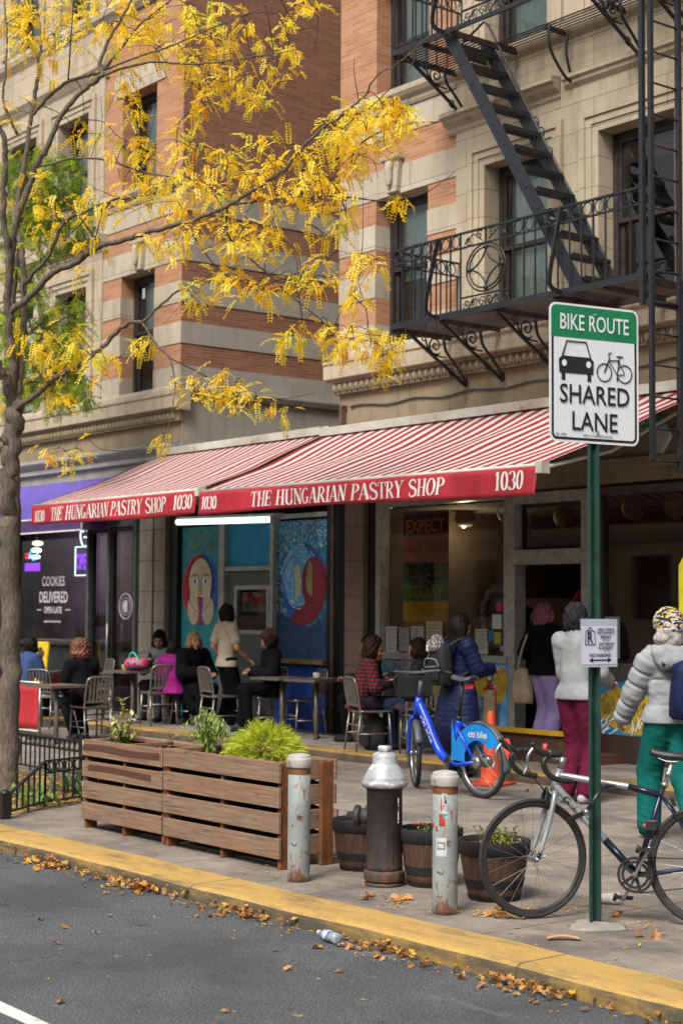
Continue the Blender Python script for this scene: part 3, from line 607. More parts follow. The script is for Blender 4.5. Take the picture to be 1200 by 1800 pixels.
# ================================================================ awnings
def serif(mb, text, height, o, ax, ay, width, warp=None):
    """painted roman capitals with thick stems, thin hairlines and serifs"""
    TH, TN = .135, .045
    S = {'S': [(.47, .78), (.42, .93), (.28, .99), (.12, .92), (.07, .76), (.14, .62), (.30, .52), (.46, .41), (.51, .24), (.44, .07), (.28, .01), (.12, .06), (.06, .24)]}
    def arc(cx, cy, rx, ry, a0, a1): return [(cx+rx*math.cos(RAD(a0+(a1-a0)*i/20)), cy+ry*math.sin(RAD(a0+(a1-a0)*i/20))) for i in range(21)]
    def V(x, y0=0, y1=1, t=TH, sf=3): return [('l', x, y0, x, y1, t)]+([('l', x-.13, y0+.02, x+.13, y0+.02, .04)] if sf & 1 else [])+([('l', x-.13, y1-.02, x+.13, y1-.02, .04)] if sf & 2 else [])
    def Hn(y, x0, x1): return [('l', x0, y, x1, y, TN)]
    def D(x0, y0, x1, y1, t): return [('d', x0, y0, x1, y1, t)]
    bowl = [('p', arc(.2, .74, .26, .245, 92, -92))]
    GL = {'T': (V(.28, sf=1)+Hn(.97, .0, .56)+[('l', .02, .74, .02, .98, .045), ('l', .54, .74, .54, .98, .045)], .58), 'H': (V(.13)+V(.5)+Hn(.5, .13, .5), .64), 'E': (V(.13)+Hn(.97, .13, .5)+Hn(.03, .13, .53)+Hn(.51, .13, .4)+[('l', .5, .78, .5, .98, .045), ('l', .53, .02, .53, .24, .045), ('l', .4, .4, .4, .62, .045)], .58),
          'U': (V(.13, .24, 1, sf=2)+[('p', arc(.315, .26, .185, .25, 180, 360))]+V(.5, .24, 1, .06, 2), .64), 'N': (V(.1, t=.06)+V(.54, t=.06, sf=2)+D(.1, 1, .54, 0, .17), .66), 'G': ([('p', arc(.31, .5, .245, .48, 48, 318))]+V(.5, .06, .42, .13, 2), .66),
          'A': (D(.05, 0, .29, 1, .055)+D(.29, 1, .55, 0, .17)+Hn(.33, .13, .44)+[('l', -.03, .02, .15, .02, .04), ('l', .43, .02, .65, .02, .04)], .64), 'R': (V(.13)+bowl+D(.28, .5, .55, 0, .15)+[('l', .5, .02, .64, .02, .04)], .64), 'I': (V(.14), .28), 'P': (V(.13)+bowl, .54),
          'S': ([('s', S['S'])], .58), 'Y': (D(.06, 1, .29, .46, .16)+D(.53, 1, .29, .46, .055)+V(.29, 0, .5, sf=1)+[('l', -.02, .98, .18, .98, .04), ('l', .42, .98, .63, .98, .04)], .6), 'O': ([('p', arc(.31, .5, .24, .48, 0, 360))], .64),
          '1': (V(.16, sf=1)+D(.02, .82, .14, .99, .05), .34), '0': ([('p', arc(.22, .5, .16, .48, 0, 360))], .46), '3': ([('p', arc(.2, .74, .16, .24, 160, -85)), ('p', arc(.2, .26, .18, .25, 85, -160))], .46), ' ': ([], .34)}
    x = 0; quads = []
    for ch in text:
        st, adv = GL[ch]
        for q in st:
            if q[0] in 'ps':
                pts = q[1] if q[0] == 'p' else [(p.x, p.y) for p in smooth_path([(a, b_, 0) for a, b_ in q[1]], 3)]
                L = len(pts); e = []
                for i in range(L):
                    a, b_ = pts[max(i-1, 0)], pts[min(i+1, L-1)]
                    if q[0] == 'p' and abs(pts[0][0]-pts[-1][0])+abs(pts[0][1]-pts[-1][1]) < 1e-6 and i in (0, L-1): a, b_ = pts[-2], pts[1]
                    dx, dy = b_[0]-a[0], b_[1]-a[1]; l_ = math.hypot(dx, dy) or 1; dx /= l_; dy /= l_
                    if q[0] == 'p': tt = TN+(TH-TN)*abs(dy)**1.5
                    else: tt = TN+.02+(TH-TN)*max(0, math.sin(math.pi*i/(L-1)))**2*.9
                    e.append(((pts[i][0]-dy*tt/2, pts[i][1]+dx*tt/2), (pts[i][0]+dy*tt/2, pts[i][1]-dx*tt/2)))
                for i in range(L-1): quads.append([(x+p[0], p[1]) for p in (e[i][0], e[i][1], e[i+1][1], e[i+1][0])])
            else:
                _, x0, y0, x1, y1, t_ = q; n_ = 5
                if q[0] == 'd': hx, hy = t_/2, 0
                else:
                    l_ = math.hypot(x1-x0, y1-y0); hx, hy = (y1-y0)/l_*t_/2, -(x1-x0)/l_*t_/2
                for i in range(n_):
                    p = [(x0+(x1-x0)*k_/n_, y0+(y1-y0)*k_/n_) for k_ in (i, i+1)]
                    quads.append([(x+p[0][0]+hx, p[0][1]+hy), (x+p[1][0]+hx, p[1][1]+hy), (x+p[1][0]-hx, p[1][1]-hy), (x+p[0][0]-hx, p[0][1]-hy)])
        x += adv
    k_ = width/x; o, ax, ay = Vector(o), Vector(ax), Vector(ay)
    for i, q in enumerate(quads):
        P = [o+ax*(a*k_)+ay*(b_*height) for a, b_ in q]
        if warp: P = [warp(p, i*3e-6) for p in P]
        n_ = (P[1]-P[0]).cross(P[2]-P[0]); mb.poly(P if n_.y < 0 else P[::-1])
def mat_stripes():
    t = NT('striped_canvas'); uv = t.n('UVMap'); x = t.sep(uv.outputs[0])[0]
    s_ = t.ramp(t.math('FRACT', t.math('ADD', x, t.math('MULTIPLY', t.noise(2, 2), .02))), [(.0, 0.0), (.51, 0.0), (.53, 1.0), (.98, 1.0), (1, 0.0)])
    c = t.mix(s_, '#7c0b19', '#b4aca7'); c = t.mix(t.math('MULTIPLY', t.ramp(t.noise(1.4, 6, .7, t.map((1, .4, .4))), [(.45, 0.0), (.8, 1.0)]), .22), c, '#6d5a54')
    t.col(c); t.bump(t.noise(140, 2), .15, .002)
    t.b.inputs['Transmission Weight'].default_value = 0
    return t.fin(.85)
m_strip = mat_stripes()
m_val = M('red_canvas', '#a31a2a', '#861222', s=3, r=.75, bump=.2, bs=60)
m_lett = M('lettering_white', '#d3cdc8', '#b9b2ac', s=12, r=.7)
m_cass = M('awning_metal', '#b7b6ad', '#9a9488', s=2, r=.5, c3='#8d6a44', s3=2.5, t3=(.6, .7))
def awning(name_label, xa, xb, zt, xa2, xb2, z2, y2, drop, per, texts, seed, tilt=0.0):
    tl = lambda x: tilt*(1-(x-xa2)/(xb2-xa2))
    A = thing('awning', name_label, 'awning', ((xa+xb)/2, FY-.05, zt-.1), 0)
    yt = FY-.12; mb = MB(); nu, nv = 90, 14
    def cp(i, j):
        x = (xa+(xb-xa)*i)*(1-j)+(xa2+(xb2-xa2)*i)*j; sag = -.05*math.sin(math.pi*j)*(.5+.5*math.sin(math.pi*i))
        return Vector((x, yt+(y2-yt)*j, zt+(z2+tl(x)*j-zt)*j+sag+(.010*math.sin(i*38+j*2+seed)+.008*math.sin(i*17+seed*3)+.012*math.sin(i*5+j*9))*math.sin(math.pi*min(1, j*1.1))))
    mb.grid(cp, nu, nv); c = wbuild(mb, 'canopy', m_strip, A)
    uv = c.data.uv_layers.new(name='UVMap'); W_ = abs(xb-xa)
    for l in c.data.loops:
        vi = l.vertex_index; uv.data[l.index].uv = ((vi % (nu+1))/nu*W_/per, (vi//(nu+1))/nv)
    sheet(c, .004)
    def wv(x, z):
        q = (z2-z)/drop; return y2-.03-.02*q+q*(.018*math.sin(x*4.3+seed)+.012*math.sin(x*9.1+seed*2))
    mb = MB()
    def vp(i, j):
        x = xa2+(xb2-xa2)*i; z = z2-.02-drop*j-.015*j*math.sin(x*1.1+seed); return Vector((x, wv(x, z), z+tl(x)))
    mb.grid(vp, 110, 6); v_ = wbuild(mb, 'valance', m_val, A); sheet(v_, .003)
    for txt, fx, w_, hgt, fz in texts:
        mb = MB(); x0 = xa2+(xb2-xa2)*fx
        serif(mb, txt, hgt, (x0, 0, z2-.02-drop*fz), (1, 0, 0), (0, 0, 1), w_, lambda p, e: Vector((p.x, wv(p.x, p.z)-.007-e, p.z+tl(p.x))))
        wbuild(mb, 'lettering', m_lett, A)
    mb = MB(); mb.box(xa-.03, xb+.03, FY-.21, FY-.06, zt-.01, zt+.10).box(xa-.03, xb+.03, FY-.06, FY-.0505, zt+.03, zt+.12); wbuild(mb, 'cassette', m_cass, A, bevel=.02)
    mb = MB(); mb.tube([(xa2, y2, z2-.01+tilt), (xb2, y2, z2-.01)], .022, 8); wbuild(mb, 'front_bar', m_cass, A)
    mb = MB(); mb.box(xb2-.01, xb2+.07, y2-.06, y2+.05, z2-.09, z2+.02); wbuild(mb, 'bar_end', m_cass, A)
    for x in (xa+.25, xb-.25):
        mb = MB(); mb.tube([(x, FY-.1, zt-.1), (x+.25*(1 if x < (xa+xb)/2 else -1), (FY+y2)/2, (zt+z2)/2-.25), (x, y2+.03, z2-.03)], .02, 8); wbuild(mb, 'folding_arm', m_cass, A)
    return A
awning('red and white striped awning with the longer shop name, nearer the street sign', -17.06, -10.50, 4.05, -16.47, -10.76, 3.11, 10.93, .262, .222,
       [('1030', .012, .30, .155, .80), ('THE HUNGARIAN PASTRY SHOP', .19, 3.35, .175, .82), ('1030', .90, .40, .18, .80)], 1.0, .055)
awning('red and white striped awning beside the purple awning, at the far end', -21.12, -17.12, 4.075, -20.86, -16.62, 3.20, 10.98, .28, .185,
       [('1030', .025, .28, .16, .80), ('THE HUNGARIAN PASTRY SHOP', .135, 3.0, .19, .82), ('1030', .885, .42, .18, .78)], 2.3)
# purple awning of the cookie shop
A = thing('awning', 'purple shop awning with white script and a white edge line', 'awning', (-25.5, FY, 3.1))
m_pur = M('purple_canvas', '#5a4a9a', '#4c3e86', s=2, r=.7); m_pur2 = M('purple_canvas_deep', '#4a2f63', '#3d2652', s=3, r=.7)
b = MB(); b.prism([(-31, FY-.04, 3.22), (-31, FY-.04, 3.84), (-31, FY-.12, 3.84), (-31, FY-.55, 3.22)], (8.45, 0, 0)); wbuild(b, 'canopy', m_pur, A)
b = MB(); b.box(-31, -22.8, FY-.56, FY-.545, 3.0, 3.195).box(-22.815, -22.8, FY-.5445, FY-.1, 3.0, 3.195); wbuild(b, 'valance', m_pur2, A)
b = MB(); b.box(-31, -22.79, FY-.57, FY-.545, 3.196, 3.219).box(-31, -22.79, FY-.57, FY-.545, 2.975, 2.999).box(-22.799, -22.785, FY-.57, FY-.545, 2.9995, 3.1955); wbuild(b, 'piping', m_lett, A)
b = MB(); nrm = Vector((0, -.62, .43)).normalized(); ayv = Vector((0, .43, .62)).normalized()
put_text(b, 'somnia', Vector((-24.9, FY-.335, 3.5))+nrm*.01, (1, 0, 0), ayv, .20, 1.7, .02, .35); wbuild(b, 'lettering', m_lett, A)

# ================================================================ lamps and signs of the shops
L = thing('tube_light', 'white fluorescent tube glowing under the striped awning edge', 'light', (-18.9, 12.6, 2.98))
pa_, pb_ = OY(312, 918, 12.6), OY(478, 913, 12.6)
b = MB(); b.tube([pa_, pb_], .042, 10); wbuild(b, 'tube', emit('tube_glow', '#d6f0e6', 1.25), L)
b = MB(); b.bar(pa_+Vector((-.05, .06, .05)), pb_+Vector((.12, .06, .05)), .1, .06); b.bar(pb_+Vector((.02, 0, 0)), pb_+Vector((.1, 0, 0)), .10, .10); wbuild(b, 'housing', m_alu, L)
def neon(mb, pts, r=.011, closed=False): return mb.tube(pts, r, 6, closed)
N = thing('neon_sign', 'lit white framed neon OPEN sign with purple letters and a round cookie above', 'sign', OY(148, 1000, G+.12), 0)
m_nw, m_np, m_nb, m_nr = emit('neon_white', '#d6f3fa', 1.1), emit('neon_purple', '#8a3cff', 1.1), emit('neon_blue', '#38c8ff', 1.0), emit('neon_red', '#ff2440', .9)
c0 = OY(148, 984, G+.12); b = MB()
neon(b, [c0+Vector((x, 0, z)) for x, z in ((-.30, -.26), (.26, -.26), (.26, .22), (-.30, .22))], .014, True); neon(b, [c0+Vector((.02+.16*math.cos(a*.4), 0, .42+.2*math.sin(a*.4))) for a in range(16)], .014, True)
wbuild(b, 'tube_frame', m_nw, N)
b = MB(); neon(b, [c0+Vector((.02+.05*math.cos(a*.7), 0, .36+.03*math.sin(a*.7))) for a in range(5)], .010); b.ball(c0+Vector((-.05, 0, .48)), .02).ball(c0+Vector((.09, 0, .48)), .02); wbuild(b, 'cookie_chips', m_nw, N)
b = MB(); put_text(b, 'OPEN', c0+Vector((-.02, -.01, -.02)), (1, 0, 0), (0, 0, 1), .27, .46, .03); wbuild(b, 'lettering', m_np, N)
N = thing('neon_sign', 'small neon sign with a blue arch over a purple bar beside the tree trunk', 'sign', OY(58, 1002, G+.12))
c0 = OY(58, 982, G+.12); b = MB(); neon(b, [c0+Vector((.02+.16*math.cos(a*.35), 0, .16*math.sin(a*.35))) for a in range(10)], .016); neon(b, [c0+Vector((.02+.06*math.cos(a*.7), 0, .02+.05*math.sin(a*.7))) for a in range(9)], .013, True); wbuild(b, 'arch', m_nb, N)
b = MB(); b.box(c0.x-.3, c0.x+.25, c0.y, c0.y+.01, c0.z-.22, c0.z-.08); wbuild(b, 'bar', m_np, N); b = MB(); b.box(c0.x-.3, c0.x-.17, c0.y, c0.y+.01, c0.z+.0, c0.z+.05).box(c0.x-.3, c0.x-.17, c0.y, c0.y+.01, c0.z+.07, c0.z+.1); wbuild(b, 'red_bars', m_nr, N)
D = thing('window_lettering', 'white letters COOKIES DELIVERED OPEN LATE on the cookie shop glass', 'lettering', OY(95, 1050, G-.005))
b = MB(); m_vinyl = M('vinyl_white', '#b7b5b8', '#a5a3a8', s=5, r=.6)
for s_, u_, v_, h_, w_ in (('COOKIES', 94, 1021, .17, .80), ('DELIVERED', 94, 1049, .19, 1.0), ('OPEN LATE', 93, 1072, .11, .62), ('cookies delivered warm', 92, 1092, .045, .6)): put_text(b, s_, OY(u_, v_, G-.004), (1, 0, 0), (0, 0, 1), h_, w_, .03)
for u0 in (65, 115): q = OY(u0, 1072, G-.005); b.box(q.x, q.x+.16, q.y-.001, q.y, q.z-.008, q.z+.008)
wbuild(b, 'letters', m_vinyl, D)
D = thing('door_emblem', 'round white cookie emblem on the cookie shop door', 'emblem', OY(221, 1066, FY+.025))
c0 = OY(221, 1066, FY+.025); b = MB(); b.tube([c0+Vector((.2*math.cos(a*.26), 0, .2*math.sin(a*.26))) for a in range(24)], .012, 4, True); b.tube([c0+Vector((.14*math.cos(a*.26), 0, .14*math.sin(a*.26))) for a in range(24)], .006, 4, True); ell(b, c0.x, c0.z, .10, .10, c0.y, 20, 60, 300); wbuild(b, 'ring', m_vinyl, D)
for k_, (u, v) in enumerate(((66, 955), (64, 967), (62, 979))):
    q = OY(u, v, 15.2+k_*.5); T = thing('ceiling_lamp', ('lit round lamp in the cookie window, topmost of three', 'lit round lamp in the cookie window, middle of three', 'lit round lamp in the cookie window, lowest of three')[k_], 'lamp', q); b = MB(); b.ball((0, 0, 0), .11, 12, 7, (1, 1, .45)); b.build('lamp_glass', emit('lamp_white', '#fff2dc', 1.6), T); b = MB(); b.tube([(0, 0, .03), (0, 0, 3.5-q.z)], .008, 5); b.build('cord', m_blk, T)
    if k_ == 1: ld = bpy.data.lights.new('lamp_light', 'POINT'); ld.energy = 45; ld.color = (1, .85, .68); ld.shadow_soft_size = .12; lo_ = bpy.data.objects.new('lamp_light', ld); COL.objects.link(lo_); lo_.parent = T; lo_.location = (.2, 0, -.12)
# shelves with bottles in the cookie shop
for (u0, u1, v, g_) in ((138, 160, 1083, 4), (172, 196, 1095, 5)):
    for i in range(g_):
        q = OY(u0+(u1-u0)*i/(g_-1), v, 15.0 if g_ == 4 else 15.7); q.z = 1.151 if g_ == 4 else 1.401
        b = MB(); b.lathe([(.035, 0), (.04, .02), (.04, .16), (.016, .21), (.016, .26)], n=10); o = b.build('bottle', M('bottle_amber', '#7a5a1e', '#8e7436', s=4, r=.25)); o.location = q
        tag(o, 'amber bottle in the row on the %s cookie shop counter' % ('long' if g_ == 4 else 'door side'), 'bottle', 'bottles on the cookie shop counters')
# pendant lamps of the pastry shop
for (u, v, y, s_, lab) in ((741, 905, 15.0, 1.2, 'pendant lamp over the painted board, its bulb lit'), (817, 903, 14.7, 1.2, 'pendant lamp alone in the middle of the big shop window, its bulb lit'), (889, 897, 14.4, .95, 'unlit white pendant lamp beside the door frame'), (989, 905, 14.6, 1.0, 'pendant lamp behind the glass above the shop door'), (1113, 888, 14.2, 1.15, 'round pale pendant lamp behind the street sign post'), (1186, 885, 14.2, 1.1, 'pale pendant lamp at the ladder foot')):
    q = OY(u, v, y); T = thing('pendant_lamp', lab, 'lamp', q)
    b = MB(); lit = u < 850
    b.lathe([(.05*s_, .10*s_), (.10*s_, .06*s_), (.115*s_, -.08*s_), (.07*s_, -.14*s_)] if lit else [(.03*s_, .12*s_), (.10*s_, .07*s_), (.12*s_, -.03*s_), (.09*s_, -.12*s_), (.03*s_, -.15*s_)], n=16, cap=False)
    b.build('lamp_shade', M('shade_lit', '#8d8678', '#7a7264', s=5, r=.6) if lit else M('shade_cream', '#9a9576', '#85805f', s=6, r=.6), T)
    b = MB(); b.tube([(0, 0, .1*s_), (0, 0, 3.05-q.z)], .008, 5); b.build('cord', m_blk, T)
    if lit:
        b = MB(); b.ball((0, -.02, -.13*s_), .032); b.build('bulb', emit('bulb_glow', '#ffe6b8', 9), T); ld = bpy.data.lights.new('lamp_light', 'POINT'); ld.energy = 13; ld.color = (1, .72, .42); ld.shadow_soft_size = .06; lo_ = bpy.data.objects.new('lamp_light', ld); COL.objects.link(lo_); lo_.parent = T; lo_.location = (0, 0, -.24*s_); b = MB(); b.lathe([(.06*s_, .10*s_), (.055*s_, .16*s_), (.03*s_, .2*s_)], n=12); b.build('amber_cap', emit('amber_glow', '#c86a14', .55), T)
# painted board, papers and stickers in the window
T = thing('painted_board', 'hand painted board reading EXPECT A MIRACLE TODAY inside the big window', 'poster', OY(716, 1130, G+.22))
x0, x1 = -15.98, -15.13; yb = G+.22
b = MB(); ms = [P_('purple', '#2c1d33', '#241829'), P_('bred', '#b8302a', '#a02824'), P_('bblue', '#23444f', '#1f3a4a'), P_('bgreen', '#2a7048', '#3a7a3c'), P_('byel', '#c89a1c', '#b08018'), P_('bora', '#b05a26', '#944c20')]
for i, (z0, z1) in enumerate(((2.68, 3.0), (2.34, 2.679), (2.12, 2.339), (1.85, 2.119), (1.6, 1.849), (1.22, 1.599))): b.mi = i; b.box(x0, x1, yb, yb+.02, z0, z1)
wbuild(b, 'board', ms, T); b = MB(); b.mi = 0
put_text(b, 'EXPECT', (-15.55, yb-.004, 2.82), (1, 0, 0), (0, 0, 1), .17, .74, .03); put_text(b, 'A', (-15.57, yb-.004, 2.5), (1, 0, 0), (0, 0, 1), .16, None, .04); put_text(b, 'TODAY', (-15.55, yb-.004, 1.98), (1, 0, 0), (0, 0, 1), .16, .7, .03); b.mi = 1; put_text(b, 'MIRACLE', (-15.55, yb-.004, 2.23), (1, 0, 0), (0, 0, 1), .13, .74, .03)
wbuild(b, 'lettering', [P_('boardyellow', '#b98a1c', '#a87a18'), P_('boardgreen', '#5d7a3a', '#4c6a34')], T)
T = thing('star_ornament', 'silver pointed star hanging before the painted board', 'ornament', OY(741, 1012, G+.15))
b = MB(); c0 = OY(741, 1012, G+.15)
for i in range(10):
    a = i*math.pi/5+.1; l_ = .27 if i % 2 else .2; d_ = Vector((math.cos(a), 0, math.sin(a))); e_ = Vector((-math.sin(a), 0, math.cos(a)))*.035; b.prism([c0+d_*.06-e_, c0+d_*l_, c0+d_*.06+e_], (0, .01, 0))
b.ball(c0, .075, 12, 8, (1, .4, 1)); wbuild(b, 'star', M('silver_star', '#9b9a96', '#6f7a88', s=20, r=.4), T)
for (u, v, w_, h_, c_, lab) in ((689, 1125, .26, .34, '#b6b5ac', 'white notice page in the shop window, next to the stone pier side'), (708, 1124, .24, .30, '#8f8d84', 'grey printed notice in the shop window, between two whiter pages'), (733, 1122, .24, .30, '#a5a49b', 'pale notice page above the boy with brown hair'), (763, 1122, .30, .42, '#a39a80', 'cream menu sheet at the shoulder of the navy coat'), (846, 1128, .22, .30, '#b0ab9a', 'cream notice page between the navy coat and the stickers'),
                            (877, 1067, .12, .12, '#a8327a', 'round pink sticker on the window beside the door'), (873, 1093, .16, .17, '#b9bfb0', 'white square sticker under the pink one'), (893, 1092, .18, .17, '#2c7a4e', 'green square sticker beside the door frame'), (862, 1118, .13, .13, '#2f6f86', 'blue square sticker low in the window'), (890, 1140, .22, .12, '#3b2f38', 'dark NO PETS sticker beside the door frame'), (893, 1117, .16, .1, '#3a3a3a', 'small black sticker beside the door frame'), (874, 1122, .12, .14, '#a39a3c', 'yellow sticker between blue and black ones')):
    q = OY(u, v, G-.006); b = MB()
    if 'round' in lab: ell(b, 0, 0, w_/2, w_/2, 0)
    else: b.box(-w_/2, w_/2, -.001, .001, -h_/2, h_/2)
    T = b.build('window_notice', M('paper_'+c_[1:], c_, None)); T.location = q; tag(T, lab, 'notice')
    if h_ > .25 or 'PETS' in lab:
        b = MB()
        if 'PETS' in lab: put_text(b, 'NO PETS', (0, -.003, 0), (1, 0, 0), (0, 0, 1), .07, .2, .03)
        else:
            for i in range(8): b.box(-w_*.38, w_*(.38-.1*(i % 3)), -.003, -.002, h_*(.38-.1*i), h_*(.38-.1*i)+.008)
        b.build('print', m_lett if 'PETS' in lab else M('print_grey', '#55534f'), T)
b = MB(); c0 = OY(868, 1085, G-.006); pts = [Vector((.28*math.cos(a*.21)*(1+.08*math.sin(a*5)), .0, .34*math.sin(a*.21)*(1+.08*math.sin(a*7)))) for a in range(30)]
b.tube(pts, [.05+.02*math.sin(i*3) for i in range(30)], 6, True); T = b.build('wreath', M('wreath_grey', '#8f8f8a', '#5c5d58', s=16, r=.8)); T.location = c0+Vector((0, .1, 0)); tag(T, 'pale grey wreath behind the stickers in the shop window', 'wreath')
T = thing('wall_sign', 'small green sign with white print under the awning, behind the ladder', 'sign', OY(1136, 746, FY-.04)); q = OY(1140, 746, FY-.04)
b = MB(); b.box(q.x-.2, q.x+.14, q.y, q.y+.015, q.z-.09, q.z+.09); wbuild(b, 'plate', M('sign_green_small', '#1e7a4a', '#1a6a40', s=8), T); b = MB(); put_text(b, 'GATES', q+Vector((-.03, -.004, .035)), (1, 0, 0), (0, 0, 1), .07, .24, .02); put_text(b, '212-227-02', q+Vector((-.03, -.004, -.05)), (1, 0, 0), (0, 0, 1), .06, .3, .02); wbuild(b, 'lettering', m_lett, T)
b = MB(); q = OY(1163, 774, FY-.25); b.prism([(-.08, 0, .12), (.02, 0, .17), (.1, 0, .04), (-.02, 0, -.13), (-.08, 0, -.13)], (0, .05, 0)); T = b.build('floodlight', M('lamp_grey', '#a9adac', '#8d9190', s=8, r=.4)); T.location = q; tag(T, 'white angular wall lamp behind the ladder foot', 'lamp')
T = thing('yellow_banner', 'yellow strip banner standing behind the floral cap', 'banner', OY(1196, 1120, 12.9)); q = OY(1201, 1090, 12.9)
b = MB(); b.prism([(q.x-.06, q.y, 1.2), (q.x+.14, q.y, 1.2), (q.x+.14, q.y, 2.42), (q.x+.05, q.y, 2.36), (q.x-.06, q.y, 2.2)], (0, .012, 0)); wbuild(b, 'cloth', M('banner_yellow', '#b3aa14', '#98900f', s=5), T); b = MB(); b.tube([(q.x+.12, q.y+.02, .1), (q.x+.12, q.y+.02, 2.45)], .014, 6); wbuild(b, 'pole', m_alu, T)
T = thing('window_card', 'pale green card with a red mark in the glass behind the green post', 'notice', OY(1073, 1120, G-.006)); q = OY(1073, 1121, G-.008)
b = MB(); b.box(q.x-.09, q.x+.13, q.y, q.y+.003, q.z-.23, q.z+.23); wbuild(b, 'card', M('card_green', '#8fa39b', '#7d938b', s=6), T); b = MB(); b.box(q.x+.02, q.x+.09, q.y-.003, q.y-.001, q.z-.02, q.z+.0).box(q.x+.035, q.x+.06, q.y-.003, q.y-.001, q.z+.0005, q.z+.07); wbuild(b, 'mark', P_('markred', '#a02a2a'), T)

# ================================================================ fire escape
PY, PZ, QZ = 12.30, 5.07, 8.36
FE = thing('fire_escape', 'black iron fire escape with two landings, scrolled railing and a steep stair', 'fire escape', (-12.6, FY, 4.45))
m_rust = M('iron_rusty', '#1a1412', '#3a2418', s=10, r=.8, bump=.3, c3='#6b3d1e', s3=16, t3=(.64, .74))
m_fe = M('iron_grey', '#14161b', '#1f2229', s=12, r=.5, bump=.12)
def landing(z, parts, beams):
    b = MB()
    for (x0, x1, y0, y1) in parts:
        n = int((y1-y0)/.062)
        for i in range(n+1):
            y = y0+.015+i*(y1-y0-.03)/n; b.bar((x0, y, z), (x1, y, z+.0), .022, .010)
        for x in (x0+.012, x1-.012): b.bar((x, y0, z-.03), (x, y1, z-.03), .024, .07)
    for x, y0, y1 in beams: b.bar((x, y0, z-.035), (x, y1, z-.035), .045, .05)
    return wbuild(b, 'landing', m_rust, FE)
landing(PZ, [(-14.55, -10.70, PY, FY-.02), (-10.69, -9.3, 12.78, FY-.02)], [(-13.7, PY, FY-.02), (-12.8, PY, FY-.02), (-11.9, PY, FY-.02), (-11.2, PY, FY-.02)])
landing(QZ, [(-14.55, -13.50, PY, FY-.02), (-13.49, -9.3, 12.98, FY-.02)], [(-14.0, PY, FY-.02), (-12.7, 12.98, FY-.02), (-11.8, 12.98, FY-.02), (-10.9, 12.98, FY-.02)])
for q in (((-13.5, PY, QZ), (-9.3, PY, QZ), .03, .05), ((-14.55, PY-.016, PZ), (-10.7, PY-.016, PZ), .012, .07), ((-14.55, PY-.016, QZ), (-13.5, PY-.016, QZ), .012, .07)): wbuild(MB().bar(*q), 'edge_bar', m_fe, FE)
def railing(z, x0, x1, rings, gap=None):
    zt, zm = z+.90, z+.735; b = MB()
    b.bar((x0, PY, zt), (x1, PY, zt), .032, .022).bar((x0, PY, zm), (x1, PY, zm), .026, .016)
    b.bar((x0, PY, zt), (x0, FY-.02, zt), .032, .022).bar((x0, PY, zm), (x0, FY-.02, zm), .026, .016)
    wbuild(b, 'rail', m_fe, FE); b = MB()
    n = int((x1-x0)/.165)
    for i in range(n+1):
        x = x0+i*(x1-x0)/n
        if not any(r[0]-.40 < x < r[0]+.40 for r in rings): b.bar((x, PY, z), (x, PY, zm), .015, .015)
        else: 
            if any(abs(abs(x-r[0])-.37) < .05 for r in rings): b.bar((x, PY, z), (x, PY, zm), .015, .015)
    for i in range(6): b.bar((x0, PY+.17*(i+1), z), (x0, PY+.17*(i+1), zm), .015, .015)
    wbuild(b, 'balusters', m_fe, FE); b = MB(); c = (zt+zm)/2; R = .062
    def ring(p, ax):
        b.tube([p+ax*R*math.cos(a*.524)+Vector((0, 0, R*1.1*math.sin(a*.524))) for a in range(12)], .008, 4, True)
    q = int((x1-x0)/.165)
    for i in range(q):
        xx = x0+(i+.5)*(x1-x0)/q
        if any(abs(xx-r[0]) < .37 for r in rings): continue
        ring(Vector((xx, PY, c)), Vector((1, 0, 0))); b.bar((xx+.082, PY, zm), (xx+.082, PY, zt), .022, .014)
    for i in range(6): ring(Vector((x0, PY+.085+.17*i, c)), Vector((0, 1, 0))); b.bar((x0, PY+.17*i, zm), (x0, PY+.17*i, zt), .016, .016)
    X, Zv = Vector((1, 0, 0)), Vector((0, 0, 1))
    for (rx,) in rings:
        for sx in (-1, 1):
            for (dx, sg) in ((.10, 1), (.27, -1)):
                b.tube(spiral((rx+sx*dx, PY, c+sg*.02), .055, 1.4, 0, X*sx, Zv*sg, 20), .008, 4)
            b.tube([(rx+sx*.05, PY, c-.05), (rx+sx*.2, PY, c+.05), (rx+sx*.34, PY, c-.05)], .008, 4)
        b.bar((rx, PY, zm), (rx, PY, zt), .02, .014)
    wbuild(b, 'frieze_of_rings', m_fe, FE)
    for (rx,) in rings:
        b = MB(); rc = Vector((rx, PY, z+.46)); r_ = .265
        for rr in (.31, r_): b.tube([rc+X*rr*math.cos(a*.1745)+Zv*rr*math.sin(a*.1745)*(.86 if rr > .3 else .86) for a in range(36)], .011, 5, True)
        for a0 in (0, 90, 180, 270):
            ca, sa = math.cos(RAD(a0)), math.sin(RAD(a0)); p = rc+X*r_*ca+Zv*r_*.86*sa; a1 = RAD(a0+90); p2 = rc+X*r_*math.cos(a1)+Zv*r_*.86*math.sin(a1)
            b.tube(bez(p, p*.55+rc*.45, p2*.55+rc*.45, p2, 10), .011, 5); b.ball(p, .03, 8, 6)
        wbuild(b, 'ring_ornament', m_fe, FE)
        b = MB(); b.bar((rx-.39, PY, z+.165), (rx+.39, PY, z+.165), .03, .014)
        for sx in (-1, 1):
            for dx in (.06, .2, .31):
                b.tube(spiral((rx+sx*dx, PY, z+.085), .062, 1.5, dx*9, X*sx, Zv, 20), .008, 4)
            b.tube([(rx+sx*.05, PY, z+.02), (rx+sx*.16, PY, z+.14), (rx+sx*.3, PY, z+.02)], .008, 4)
        wbuild(b, 'scroll_panel', m_fe, FE)
